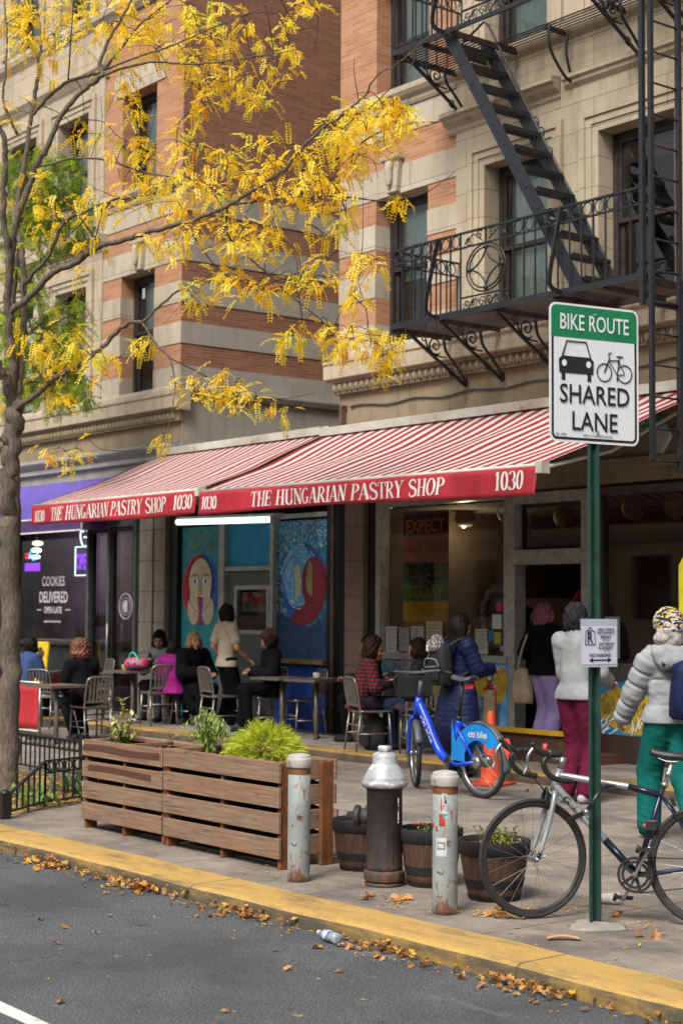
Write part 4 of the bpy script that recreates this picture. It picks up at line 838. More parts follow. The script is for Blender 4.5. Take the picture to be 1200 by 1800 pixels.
railing(PZ, -14.53, -10.68, [(-12.95,)]); railing(QZ, -14.53, -9.3, [(-12.95,)])
for x, z in ((-13.72, PZ), (-11.78, PZ), (-13.62, QZ), (-11.78, QZ)):
    b = MB(); P = smooth_path([(x, PY-.02, z+.9), (x, PY-.12, z+.5), (x, PY-.20, z+.14), (x, PY-.16, z+.02), (x, PY+.02, z-.01)], 5)
    for i in range(len(P)-1): b.bar(P[i], P[i+1]+(P[i+1]-P[i])*.15, .05, .02, (1, 0, 0))
    wbuild(b, 'rail_brace', m_fe, FE)
def bracket(x, z):
    b = MB(); Yv, Zv = Vector((0, 1, 0)), Vector((0, 0, 1))
    b.bar((x, PY+.10, z-.04), (x, FY-.03, z-.62), .028, .034); b.bar((x, FY-.03, z-.62), (x, FY-.03, z-.52), .028, .03)
    b.tube(smooth_path([(x, FY-.40, z-.05), (x, FY-.36, z-.22), (x, FY-.24, z-.34), (x, FY-.12, z-.46), (x, FY-.05, z-.56)], 5), .017, 6)
    b.tube(spiral((x, FY-.53, z-.17), .115, 1.7, 1.0, Yv, Zv, 30), .011, 5); b.tube(spiral((x, FY-.72, z-.10), .06, 1.5, 0, Yv, Zv, 22), .009, 5); b.tube(spiral((x, FY-.27, z-.46), .055, 1.5, 2, Yv, Zv, 22), .009, 5)
    b.tube(bez((x, FY-.68, z-.05), (x, FY-.70, z-.2), (x, FY-.6, z-.32), (x, FY-.36, z-.30), 8), .011, 5)
    wbuild(b, 'bracket', m_iron, FE)
for x in (-14.42, -13.78, -12.88, -11.95, -10.05): bracket(x, PZ)
for x in (-14.42, -11.6, -10.9, -10.0): bracket(x, QZ)
b = MB(); P = smooth_path([(-12.62, 12.96, QZ-.03), (-12.62, 12.98, QZ-.3), (-12.62, 13.2, QZ-.56), (-12.62, FY-.05, QZ-.62)], 5); P2 = [p+Vector((.0, .25, .0)) if i < 6 else p for i, p in enumerate(P)]
b.tube(P, .017, 6).tube(smooth_path([(-12.62, 13.27, QZ-.03), (-12.62, 13.24, QZ-.28), (-12.62, 13.30, QZ-.5), (-12.62, FY-.03, QZ-.6)], 5), .017, 6); wbuild(b, 'hook_bracket', m_iron, FE)
# the stair
T0, T1 = Vector((-13.74, 0, QZ-.02)), Vector((-11.66, 0, PZ+.02)); ys = (12.37, 12.97)
for y in ys:
    b = MB(); b.bar(T0+Vector((0, y, 0)), T1+Vector((0, y, 0)), .016, .19, (0, 1, 0)) if False else b.prism([T0+Vector((-.02, y, .06)), T0+Vector((.16, y, .06)), T1+Vector((.13, y, .0)), T1+Vector((-.06, y, .0))], (0, .014, 0))
    for i in range(12):
        p = T0.lerp(T1, (i+.5)/12)+Vector((.05, y-.002, .02)); b.ball(p, .012, 6, 4)
    wbuild(b, 'stringer', m_fe, FE)
for i in range(12):
    p = T0.lerp(T1, (i+.55)/12); b = MB()
    for k in range(3): b.bar((p.x+.0+.062*k, ys[0]+.016, p.z), (p.x+.0+.062*k, ys[1], p.z), .036, .022)
    b.bar((p.x+.19, ys[0]+.016, p.z-.012), (p.x+.19, ys[1], p.z-.012), .014, .05); wbuild(b, 'tread', m_iron, FE)
b = MB(); o = Vector((.06, ys[1]+.03, .24)); h0, h1 = T0+o, T1+o+Vector((-.06, 0, -.06)); mid = h0.lerp(h1, .38)
b.tube([h0+Vector((-.55, 0, -.12)), h0+Vector((-.04, 0, .10)), h0+Vector((.05, 0, .02)), mid, h1, h1+Vector((.02, 0, -.3))], .016, 6)
sm = T0.lerp(T1, .46)+Vector((.08, ys[1]+.03, .05)); b.tube([mid, sm], .016, 6)
dv = (T1-T0).normalized(); pv = Vector((dv.z, 0, -dv.x))*-1
for sgn in (-1, 1):
    for d_, r_ in ((.1, .085), (.24, .07)): b.tube(spiral(mid.lerp(sm, .3 if r_ > .08 else .62)+dv*sgn*d_*.9, r_, 1.5, 0, dv*sgn, pv, 22), .009, 5)
wbuild(b, 'stair_handrail', m_fe, FE)
b = MB(); b.bar((-12.02, PY+.06, PZ+.80), (-11.75, PY+.06, PZ+.80), .03, .035); wbuild(b, 'hook_bar', m_fe, FE)
# drop ladder
LD = thing('fire_escape_ladder', 'tall black iron ladder hanging beside the fire escape landing', 'ladder', (-10.55, 12.5, 3.2))
for (x, y, z0, w_) in ((-10.56, PY-.02, 3.22, .042), (-10.56, PY+.40, 3.12, .05)):
    b = MB(); b.bar((x, y, z0), (x, y, 11.5), w_, .05); wbuild(b, 'side_rail', m_fe, LD)
b = MB(); b.bar((-10.665, PY-.03, PZ-.30), (-10.665, PY-.03, 11.5), .05, .05); wbuild(b, 'guide_post', m_fe, LD)
for i in range(26): wbuild(MB().tube([(-10.56, PY-.02, 3.22+i*.315), (-10.56, PY+.40, 3.22+i*.315)], .0115, 5), 'rung', m_fe, LD)
b = MB(); b.bar((-10.60, PY-.04, PZ-.28), (-10.60, PY+.45, PZ-.28), .05, .06); wbuild(b, 'guide_bar', m_fe, LD)

# ================================================================ the street sign post
m_grn = M('post_green', '#15302a', '#1e4239', s=7, r=.55, bump=.12, c3='#0f241d', s3=3)
m_sgn = M('sign_white', '#cfd1d3', '#c6c8cb', s=60, r=.45); m_sgg = M('sign_green', '#05683f', '#0a7347', s=9, r=.45); m_sgk = M('sign_black', '#15151a', None, r=.5)
PB = OZ(1046, 1630); SP = thing('street_sign', 'BIKE ROUTE shared lane sign on a green channel post in the pavement', 'street sign', PB, RAD(79))
# local frame: x runs along the sign to the right, -y faces the traffic
b = MB(); ch = [(-.038, .0), (-.038, -.006), (-.022, -.006), (-.014, .026), (.014, .026), (.022, -.006), (.038, -.006), (.038, .0), (.027, .0), (.018, .032), (-.018, .032), (-.027, .0)]
b.prism([(x, y, -.02) for x, y in ch], (-.004, .0, 3.44))
po = b.build('post', m_grn, SP, bevel=.001); b = MB()
for i in range(66):
    z = .12+i*.05; b.lathe([(.006, 0), (.006, .0012)], (-.0005*i*.0, .0258, z), 8, ax='y')
W2, Z0, Z1 = .305, 2.66, 3.435
def rr(x0, x1, z0, z1, r, y, n=5):
    P = []
    for cx, cz, a in ((x1-r, z0+r, -90), (x1-r, z1-r, 0), (x0+r, z1-r, 90), (x0+r, z0+r, 180)):
        for i in range(n+1): t = RAD(a+90*i/n); P.append((cx+r*math.cos(t), y, cz+r*math.sin(t)))
    return P
b = MB(); b.prism(rr(-W2, W2, Z0, Z1, .045, -.010), (0, .003, 0)); pl = b.build('sign_plate', m_sgn, SP)
b = MB(); zg = Z1-.19; P = rr(-W2+.012, W2-.012, Z0, Z1-.012, .036, -.0115); P = [p for p in P if p[2] > zg+.05]; b.poly([(-W2+.012, -.0115, zg), (W2-.012, -.0115, zg)]+P); b.build('green_field', m_sgg, pl)
b = MB(); P = rr(-W2+.014, W2-.014, Z0+.014, Z1-.014, .034, -.0113); Q = rr(-W2+.028, W2-.028, Z0+.028, Z1-.028, .022, -.0113)
lo = [i for i in range(len(P)) if P[i][2] < zg]
for i in list(range(18, 24))+list(range(0, 6)):
    j = (i+1) % 24
    if i in (5,) : continue
    b.poly([P[i], P[j], Q[j], Q[i]])
b.poly([P[5], (P[5][0], -.0113, zg), (Q[5][0], -.0113, zg), Q[5]]); b.poly([P[18], Q[18], (Q[18][0], -.0113, zg), (P[18][0], -.0113, zg)])
b.build('black_border', m_sgk, pl)
b = MB(); put_text(b, 'BIKE ROUTE', (0, -.0128, Z1-.10), (1, 0, 0), (0, 0, 1), .092, .47, .012); b.build('lettering', m_sgn, pl)
b = MB(); put_text(b, 'SHARED', (.0, -.0128, Z0+.275), (1, 0, 0), (0, 0, 1), .108, .475, .012); put_text(b, 'LANE', (0, -.0128, Z0+.125), (1, 0, 0), (0, 0, 1), .108, .31, .012)
put_text(b, 'SR-1776', (-W2+.075, -.0128, Z0+.042), (1, 0, 0), (0, 0, 1), .014, .07, .02); put_text(b, 'DEPT OF TRANSPORTATION', (.02, -.0128, Z0+.042), (1, 0, 0), (0, 0, 1), .012, .2, .02); b.build('lettering', m_sgk, pl)
b = MB(); y = -.0128; cx, cz = -.125, Z1-.335                      # car symbol
b.prism([(cx-.115, y, cz-.055), (cx+.115, y, cz-.055), (cx+.118, y, cz+.02), (cx+.095, y, cz+.04), (cx-.095, y, cz+.04), (cx-.118, y, cz+.02)], (0, .0005, 0))
b.tube([(cx-.095, y, cz+.04), (cx-.065, y, cz+.125), (cx+.065, y, cz+.125), (cx+.095, y, cz+.04)], .0045, 4)
b.box(cx-.10, cx-.075, y, y+.0005, cz-.095, cz-.055).box(cx+.075, cx+.10, y, y+.0005, cz-.095, cz-.055); b.build('car_symbol', m_sgk, pl)
b = MB(); ell(b, cx-.082, cz+.0, .017, .019, y-.001, 14); ell(b, cx+.082, cz+.0, .017, .019, y-.001, 14); b.build('headlight_dots', m_sgn, pl)
b = MB(); cx, cz = .135, Z1-.36                                  # bicycle symbol
ww = lambda x, z: (cx+x, y, cz+z)
for dx in (-.07, .07): b.tube([ww(dx+.05*math.cos(a*.262), -.01+.05*math.sin(a*.262)) for a in range(24)], .0032, 4, True)
for pq in ([(-.07, -.01), (-.035, .07), (-.04, .1), (-.02, .105)], [(-.035, .06), (.03, .065), (.02, -.02), (-.035, .055)], [(.02, -.02), (.07, -.01), (.03, .06), (.038, .085)], [(.015, .087), (.06, .087)], [(.02, -.02), (.02, -.055)]): b.tube([ww(*q) for q in pq], .0038, 4)
b.build('bicycle_symbol', m_sgk, pl)
b = MB(); ell(b, .02, Z0+.062, .012, .013, -.0129, 12); ell(b, .0, Z1-.05, .02, .006, -.0129, 10, rot=12); b.build('bolt_mark', M('bolt_blue', '#3f6f8a', '#8fa5a8', s=40), pl)
# the paper notice wrapped on the post
NT_ = thing('parking_notice', 'laminated white NO PARKING paper notice fixed on the green post', 'notice', PB+Vector((0, 0, 1.42)), RAD(86))
b = MB(); b.box(-.13, .145, -.030, -.0285, 0, .265); b.build('sleeve', M('plastic_sleeve', '#aeb3bd', '#9ea4b0', s=5, r=.25), NT_)
b = MB(); b.box(-.122, .138, -.0315, -.0305, .015, .225); b.build('sheet', M('paper_lilac', '#c6c6d6', '#b9b9cb', s=7, r=.7), NT_)
b = MB(); y = -.033
for s_, x, z, h, w_ in (('OPEN STREETS', .055, .207, .014, .13), ('RESTAURANTS', .055, .190, .014, .13), ('FRIDAY', .055, .166, .019, .08), ('7am-11pm', .055, .149, .009, .05), ('SATURDAY', .06, .128, .017, .115), ('& SUNDAY', .055, .107, .017, .11), ('7am-11pm', .06, .092, .009, .05), ('NO PARKING', .012, .066, .019, .16), ('R', -.062, .165, .06, .042)): put_text(b, s_, (x, y, z), (1, 0, 0), (0, 0, 1), h, w_, .03)
b.box(-.045, .075, y, y+.0005, .034, .042); b.poly([(-.072, y, .038), (-.042, y, .024), (-.042, y, .052)]); b.poly([(.10, y, .038), (.07, y, .052), (.07, y, .024)])
b.tube([(-.098, y, .125), (-.024, y, .125), (-.03, y, .2), (-.094, y, .2)], .0025, 4, True); b.tube([(-.078, y, .2), (-.07, y, .217), (-.055, y, .217), (-.047, y, .2)], .0025, 4); b.build('print', m_sgk, NT_)
b = MB(); b.lathe([(.16, .0), (.14, .012), (.08, .022), (.03, .026)], n=18, wob=lambda a, z: 1+.18*math.sin(a*3)+.1*math.sin(a*7)); o = b.build('concrete_footing', M('concrete_patch', '#8f8980', '#7b756c', s=12, r=.9, bump=.4)); o.location = PB+Vector((0, 0, .001)); tag(o, 'pale lumpy concrete patch round the foot of the green post', 'footing')

# ================================================================ bollards, hydrant, barrels
def mat_bollard():
    t = NT('bollard_paint'); c = t.mix(t.ramp(t.noise(6, 5, .6), [(.35, 0.0), (.7, 1.0)]), '#858c8a', '#737a78')
    c = t.mix(t.ramp(t.noise(5, 7, .75, t.map((2.2, 2.2, .9))), [(.545, 0.0), (.60, 1.0)]), c, '#6b3a1e'); z = t.sep()[2]
    c = t.mix(t.math('MULTIPLY', t.ramp(z, [(.0, 1.0), (.10, .35), (.2, 0.0)]), t.ramp(t.noise(9, 5, .7), [(.35, 0.0), (.6, 1.0)])), c, '#5a3620')
    c = t.mix(t.ramp(t.noise(14, 4, .7), [(.60, 0.0), (.64, 1.0)]), c, '#5a3420'); t.col(c); t.bump(t.noise(18, 5, .7), .3, .005); return t.fin(.6)
m_bol = mat_bollard(); m_cap = M('bollard_cap', '#a2a09b', '#8a8580', s=9, r=.6, bump=.2, c3='#6b4426', s3=7, t3=(.6, .68))
def bollard(u, v, top, label, tilt=0):
    p = OZ(u, v); T = thing('bollard', label, 'bollard', p); h = OY(u, top, p.y).z; r = .072
    b = MB(); b.lathe([(r+.003, -.01), (r, .03), (r, h*.5), (r, h-.09)], n=24); b.build('pipe', m_bol, T)
    b = MB(); b.lathe([(r+.004, h-.092), (r+.013, h-.088), (r+.014, h-.040), (r+.012, h-.034), (r+.004, h-.026), (r+.002, h-.014), (r-.008, h-.008), (.02, h)], n=12); b.build('cap', m_cap, T, bevel=.004)
    b = MB(); b.lathe([(r+.002, h-.13), (r+.003, h-.0955)], n=24, cap=False); b.build('rust_collar', M('rust_band', '#7a4a22', '#5a3418', s=15, r=.8), T)
    return T, h, r
bollard(524.5, 1549, 1324, 'rusty grey steel bollard at the corner of the wooden planter')
T, h, r = bollard(781.5, 1606, 1354, 'grey steel bollard with stickers and red paint marks, between two barrels')
def wrap(x0, x1, z0, z1, m, name, yy=.001):
    b = MB(); a0 = -math.pi/2-.55
    b.grid(lambda i, j: ((r+yy)*math.sin((x0+(x1-x0)*i)/r-.62), -(r+yy)*math.cos((x0+(x1-x0)*i)/r-.62), z0+(z1-z0)*j), 8, 2); return b.build(name, m, T)
T.rotation_euler = (0, 0, 0)
stk = M('sticker_white', '#b9bcbc', '#a3a6a6', s=30, r=.5); skk = M('sticker_ink', '#2a2b2e', '#3c3d40', s=30)
wrap(-.052, -.008, .395, .475, stk, 'sticker'); wrap(.050, .115, .33, .435, stk, 'sticker'); wrap(.085, .118, .62, .70, stk, 'sticker'); wrap(.03, .06, .58, .66, M('sticker_grey', '#9fa3a8', '#8a8e93', s=90), 'sticker'); wrap(-.04, .01, .52, .545, stk, 'sticker')
wrap(-.045, -.015, .41, .43, skk, 'sticker_print', .0018); wrap(.06, .105, .37, .41, skk, 'sticker_print', .0018); wrap(.065, .10, .376, .404, stk, 'sticker_print', .0025); wrap(.089, .115, .63, .69, M('sticker_print2', '#a9adb0', '#3a3c40', s=60, lo=.45, hi=.55), 'sticker_print', .0018)
rm = M('red_mark', '#8a2a24', '#a33a30', s=30); wrap(.07, .105, .50, .57, rm, 'red_paint_mark'); wrap(.045, .058, .47, .50, rm, 'red_paint_mark'); wrap(.0, .03, .49, .515, rm, 'red_paint_mark'); wrap(.08, .086, .59, .66, rm, 'red_paint_mark'); wrap(.092, .118, .545, .59, M('sticker_teal', '#2b8a86', '#c2c9c7', s=40, lo=.45, hi=.55), 'sticker')

m_hs = M('hydrant_silver', '#a3a6aa', '#85888d', s=10, r=.5, bump=.45, metal=.1, c3='#c6c8ca', s3=18, t3=(.55, .62))
def mat_hydrant():
    t = NT('hydrant_iron'); c = t.ramp(t.noise(9, 6, .7, t.map((1.5, 1.5, .6))), [(.3, '#17181b'), (.7, '#302f31')]); z = t.sep()[2]
    c = t.mix(t.math('MULTIPLY', t.ramp(z, [(.10, 1.0), (.24, .35), (.45, .1), (.6, .35)]), t.ramp(t.noise(8, 6, .75, t.map((2, 2, .7))), [(.42, 0.0), (.66, .9)])), c, '#5c3c2c'); c = t.mix(t.ramp(t.noise(13, 6, .75), [(.64, 0.0), (.72, .7)]), c, '#4f433c'); t.col(c); t.bump(t.noise(40, 5, .7), .5, .006); return t.fin(.65)
m_hb = mat_hydrant()
p = OZ(675, 1556); HY = thing('fire_hydrant', 'silver topped black fire hydrant with a rusty base flange', 'fire hydrant', p, RAD(40)); h = OY(675, 1311, p.y).z; k = h/.88
b = MB(); b.lathe([(.125, 0), (.125, .02), (.10, .03)], n=24); b.lathe([(.128, .028), (.133, .04), (.133, .085), (.125, .095), (.108, .10)], n=10); b.build('base_flange', M('hydrant_rust', '#4a3a30', '#3a2d27', s=8, r=.8, bump=.4, c3='#6b4630', s3=5), HY, bevel=.006)
b = MB(); b.lathe([(.114, .09), (.112, .12), (.112, .60*k), (.118, .605*k), (.118, .62*k)], n=72, wob=lambda a, z: 1+(.022*math.copysign(min(1, abs(math.sin(a*18))*2), math.sin(a*18)) if .1 < z < .6*k else 0)); b.build('barrel', m_hb, HY)
b = MB(); b.lathe([(.135, .618*k), (.148, .635*k), (.148, .655*k), (.134, .668*k), (.137, .676*k), (.125, .69*k), (.105, .735*k), (.082, .765*k), (.078, .77*k), (.078, .81*k), (.072, .828*k), (.052, .838*k), (.044, .84*k)], n=36, wob=lambda a, z: 1+(.018*math.sin(a*18) if .68*k < z < .768*k else 0)); b.lathe([(.044, .838*k), (.046, .87*k), (.038, .88*k)], n=6); b.build('bonnet', m_hs, HY)
b = MB(); b.tube([(-.09, 0, .43*k), (-.15, 0, .43*k)], .05, 14); b.lathe([(.066, -.155), (.07, -.165), (.07, -.185), (.058, -.195), (.03, -.20), (.026, -.24), (.0, -.242)], (0, 0, .43*k), 8, ax='x'); b.build('outlet_cap', m_hb, HY)
b = MB(); b.bar((.10, -.05, .40*k), (.10, -.05, .56*k), .004, .05); b.build('sticker', M('sticker_scrawl', '#c2c4c4', '#33363a', s=45, lo=.48, hi=.54), HY)

def mat_staves():
    t = NT('barrel_wood'); c = t.ramp(t.noise(7, 5, .65, t.map((6, 6, .6))), [(.3, '#2e1f17'), (.7, '#5a3d2c')]); t.col(c); t.bump(t.noise(20, 4, .7, t.map((5, 5, .5))), .4, .005); return t.fin(.75)
m_stv = mat_staves(); m_hoop = M('barrel_band', '#0c0b0c', '#171517', s=12, r=.85, bump=.3); m_earth = M('potting_soil', '#17110d', '#2c211a', s=25, r=.95, bump=.8)
def barrel(u, v, label, D, H):
    p = OZ(u, v); T = thing('barrel_planter', label, 'planter', p); R = D/2
    stv = lambda a, z: 1+.02*abs(math.sin(a*13))
    b = MB(); b.lathe([(R*.70, 0), (R*.76, H*.15), (R*.86, H*.4), (R*.95, H*.72), (R*.985, H*.80)], n=104, wob=stv, cap=True); b.build('staves', m_stv, T)
    b = MB(); b.lathe([(R*.985, H*.76), (R*1.03, H*.78), (R*1.05, H*.98), (R*1.03, H), (R*.97, H), (R*.96, H*.90)], n=48, cap=False); b.build('rim_band', m_hoop, T)
    for z0, z1 in ((.22, .36), (.0, .06)):
        b = MB(); f = lambda q: R*(.70+.32*(q**.8))*1.035; b.lathe([(f(z0), H*z0), (f(z1), H*z1)], n=48, cap=False); b.build('hoop', m_hoop, T)
    b = MB(); b.lathe([(R*.97, H*.9), (.001, H*.92)], n=32, cap=False); b.build('soil', m_earth, T)
    return T, H*.92, R
BR = [barrel(632, 1528, 'whiskey barrel planter behind the hydrant, a single leafy sprig in it', .36, .335), barrel(757, 1556, 'whiskey barrel planter with red flowers behind the stickered bollard', .39, .36), barrel(868, 1580, 'whiskey barrel planter behind the front wheel of the road bike', .42, .355)]

# ================================================================ wooden planters
def mat_wood(name, a, b_, stain, sc, amt=.5):
    t = NT(name); v = t.map(sc); g = t.noise(9, 6, .7, v, .6)
    c = t.ramp(g, [(.28, a), (.72, b_)]); c = t.mix(t.math('MULTIPLY', t.ramp(t.noise(2.2, 5, .65, t.map((1, 1, 2.4))), [(.46, 0.0), (.64, 1.0)]), amt), c, stain)
    c = t.mix(t.math('MULTIPLY', t.ramp(t.noise(6, 3, .6, t.map((.8, 1, 3))), [(.62, 0.0), (.74, 1.0)]), .55), c, '#33251c')
    w_ = t.n('TexWave', wave_type='BANDS', bands_direction='Z'); t.put(w_.inputs['Vector'], t.map((.12, .12, 1))); w_.inputs['Scale'].default_value = 38; w_.inputs['Distortion'].default_value = 6; w_.inputs['Detail'].default_value = 3
    c = t.mix(t.math('MULTIPLY', w_.outputs['Fac'], .16), c, '#3e2d22'); t.col(c); t.bump(g, .35, .004); return t.fin(.78)
m_wd1 = mat_wood('planter_boards', '#4a3c30', '#967c66', '#84593a', (.3, 1, 6), .5); m_wd2 = mat_wood('planter_posts', '#5a3216', '#8a5020', '#40260f', (4, 4, .3), .6)
m_wdk = M('planter_inside', '#0f0b08', '#1a130e', s=6, r=.9); m_top = mat_wood('planter_rim', '#6d5342', '#856449', '#8a5a35', (.3, 4, 4))
def planter(label, x0, x1, y0, y1, H, side=True, stripes=False):
    T = thing('wooden_planter', label, 'planter', (x0, y0, 0)); W_, D_ = x1-x0, y1-y0; n = 4; z0 = .075; bh = (H-z0-.102)/n; r_ = random.Random(int(-x0*100))
    b = MB()
    for i in range(n):
        za = z0+i*(bh+.034); dx = r_.uniform(-.006, .006); dz = r_.uniform(-.004, .004)
        b.add([(x, y, z) for x in (dx, W_+dx*.6+(.012 if side else 0)) for y in (0, .022) for z in (za+dz*(1 if x > .2 else -1), za+bh+dz)], [(0, 1, 3, 2), (4, 6, 7, 5), (0, 4, 5, 1), (2, 3, 7, 6), (0, 2, 6, 4), (1, 5, 7, 3)])
    b.build('front_boards', m_wd1, T, bevel=.003); b = MB()
    for i in range(n):
        za = z0+i*(bh+.034); b.box(-.004+r_.uniform(-.01, .01), W_+.02+r_.uniform(-.012, .022), D_-.022, D_, za, za+bh)
    b.build('back_boards', m_wd1, T, bevel=.003); b = MB()
    for i in range(n):
        za = z0+i*(bh+.034); b.box(.03, .05, .024, D_-.024, za, za+bh); b.box(W_-.06, W_-.04, .024, D_-.024, za, za+bh)
    b.build('end_boards', m_wd1, T, bevel=.003)
    for (px, py) in ((.008, .023), (W_-.034, .023), (.008, D_-.123), (W_-.034, D_-.123), (W_*.5, .023)):
        b = MB(); b.box(px, px+.036, py, py+.10, 0, H-.01); b.build('corner_post', m_wd2, T, bevel=.004)
    b = MB(); b.box(.06, W_-.07, .125, D_-.125, z0+.02, H-.10); b.build('liner', m_wdk, T)
    b = MB(); b.grid(lambda i, j: (.06+(W_-.13)*i, .03+(D_-.06)*j, H-.085+.02*math.sin(i*9+j*5)*math.sin(j*7)), 12, 6); b.build('soil', m_earth, T)
    b = MB(); b.box(.0, W_, .024, .05, H-.03, H).box(.0, W_, D_-.05, D_-.024, H-.03, H).box(.05, .075, .0505, D_-.0505, H-.031, H-.002).box(W_-.075, W_-.05, .0505, D_-.0505, H-.031, H-.002)
    if stripes: b.box(W_*.5-.01, W_*.5+.015, .0505, D_-.0505, H-.031, H-.003)
    b.build('rim', m_top, T, bevel=.003)
    if stripes:
        b = MB(); z3, z2 = z0+3*(bh+.034), z0+2*(bh+.034)
        b.grid(lambda i, j: (.02+(W_-.05)*i, -.0035, z3+.045+.05*j+.006*math.sin(i*7)), 20, 1); b.grid(lambda i, j: (.10+(W_-.25)*i, -.0035, z2+.055+.045*j+.006*math.sin(i*5)), 20, 1)
        b.build('stain_stripe', M('stain_brown', '#43271c', '#54342a', s=14, r=.7, sc=(.4, 1, 4)), T)
        b = MB()
        for i in range(7): b.box(W_-.03, W_-.014, -.004, -.003, z3+.02+i*.02, z3+.03+i*.02)
        b.build('tape_marks', M('tape_red', '#a4473a', '#8e7f72', s=70), T); b = MB(); b.box(.01, .03, -.004, -.003, z3+bh-.045, z3+bh-.01).box(.012, .025, -.004, -.003, z0+bh+.034+.09, z0+bh+.034+.125); b.build('label_scrap', M('label_white', '#b5b5b0', '#8d8a84', s=90), T)
    return T
PH1 = planter('slatted wooden planter with two dark brown stripes, beside the tree bed', -11.44, -10.26, 6.48, 6.95, .695, False, True).location.z+.655
planter('slatted wooden planter with an orange post at its open end, beside the bollard', -10.21, -8.79, 6.46, 6.95, .71)

# ---------------------------------------------------------------- plants
def leaf(mb, p, d, up, L, W_, fold=.25, n=2):
    d = d.normalized(); s_ = d.cross(up); s_ = s_.normalized() if s_.length > 1e-4 else d.orthogonal().normalized(); u_ = s_.cross(d)
    a = p; m1 = p+d*L*.45-u_*L*.02; t = p+d*L-u_*L*.12
    mb.add([a, m1+s_*W_/2+u_*W_*fold, t, m1-s_*W_/2+u_*W_*fold, m1], [(0, 4, 1), (4, 2, 1), (0, 3, 4), (4, 3, 2)], True)
def rvec(r_, zb=0.0):
    v = Vector((r_.gauss(0, 1), r_.gauss(0, 1), r_.gauss(0, 1)+zb)); return v.normalized()
def leafmat(name, a, b_, trans=.25, s=9):
    if name in _MC: return _MC[name]
    t = NT(name); c = t.ramp(t.noise(s, 4, .6), [(.32, a), (.68, b_)]); t.col(c); m = t.fin(.6); nt = t.t
    tl = t.n('BsdfTranslucent'); t.put(tl.inputs[0], c); mx = t.n('MixShader'); mx.inputs[0].default_value = trans
    nt.links.new(t.b.outputs[0], mx.inputs[1]); nt.links.new(tl.outputs[0], mx.inputs[2]); nt.links.new(mx.outputs[0], nt.nodes['Material Output'].inputs[0]); _MC[name] = m; return m
def plant(name, label, cat, loc): return thing(name, label, cat, loc)
rr_ = random.Random(11)
# variegated shrub
p = OY(214, 1302, 6.78); p.z = .615; T = plant('variegated_shrub', 'cream and green variegated shrub in the striped wooden planter', 'shrub', p)
b, c, g = MB(), MB(), MB(); m_st = M('stem_green', '#3c4a22', '#5a5a2e', s=9)
for i, (dx, dy, h, n) in enumerate(((0, 0, .40, 30), (.09, .02, .27, 20), (-.10, .0, .22, 18), (.05, -.06, .18, 16), (-.05, .06, .16, 16), (.13, .05, .14, 14), (-.14, .04, .12, 10), (.0, -.1, .12, 12))):
    tip = Vector((dx*1.3, dy*1.3, h)); b.tube([(0, 0, -.02), (dx*.6, dy*.6, h*.4), tip], [.007, .005, .003], 5)
    for k in range(n):
        t_ = .25+.75*k/n; q = Vector((dx*1.3*t_, dy*1.3*t_, h*t_)); d = rvec(rr_, .4); leaf(c if rr_.random() < (.9 if t_ > .45 else .55) else g, q, d, Vector((0, 0, 1)), rr_.uniform(.05, .085), rr_.uniform(.026, .04), .15)
b.build('stems', m_st, T); c.build('leaves', leafmat('leaf_cream', '#a9a24c', '#c9c48c'), T); g.build('dark_leaves', leafmat('leaf_dark', '#25401d', '#3c5a26'), T)
# wilting herb
p = OY(372, 1300, 6.8); p.z = .63; T = plant('wilting_herb', 'drooping pale green herb between the two planters', 'plant', p)
b, c = MB(), MB()
for i in range(22):
    a = rr_.uniform(0, 6.28); l_ = rr_.uniform(.08, .20); h = rr_.uniform(.16, .36); q1 = Vector((math.cos(a)*l_*.4-.05, math.sin(a)*l_*.4, h)); q2 = Vector((math.cos(a)*l_-.06, math.sin(a)*l_, h*.8))
    P = smooth_path([(0, 0, -.03), (q1.x*.5, q1.y*.5, h*.5), q1, q2], 4); b.tube(P, .003, 4)
    for q in P[3:]:
        for k in range(3): d = Vector((rr_.gauss(0, .35), rr_.gauss(0, .35), -1)); leaf(c, q+rvec(rr_)*.012, d, rvec(rr_), rr_.uniform(.035, .06), rr_.uniform(.014, .022), .2)
b.build('stems', m_st, T); c.build('leaves', leafmat('leaf_herb', '#6f8a34', '#93a858'), T)
p = OY(298, 1303, 6.8); p.z = .64; T = plant('dry_stalk', 'bare bent stalk with a brown seed head over the planter', 'plant', p)
b = MB(); P = smooth_path([(0, 0, -.05), (.01, 0, .05), (.06, 0, .11), (.13, 0, .125)], 5); b.tube(P, .005, 5); b.build('stalk', M('stalk', '#8a8444', '#9d8f55', s=9), T)
b = MB()
for i in range(26): b.tube([(0, 0, .05), Vector((0, 0, .05))+rvec(rr_)*.035], .004, 4)
b.build('seed_head', M('seed_brown', '#5a3a22', '#7a5535', s=20), T)
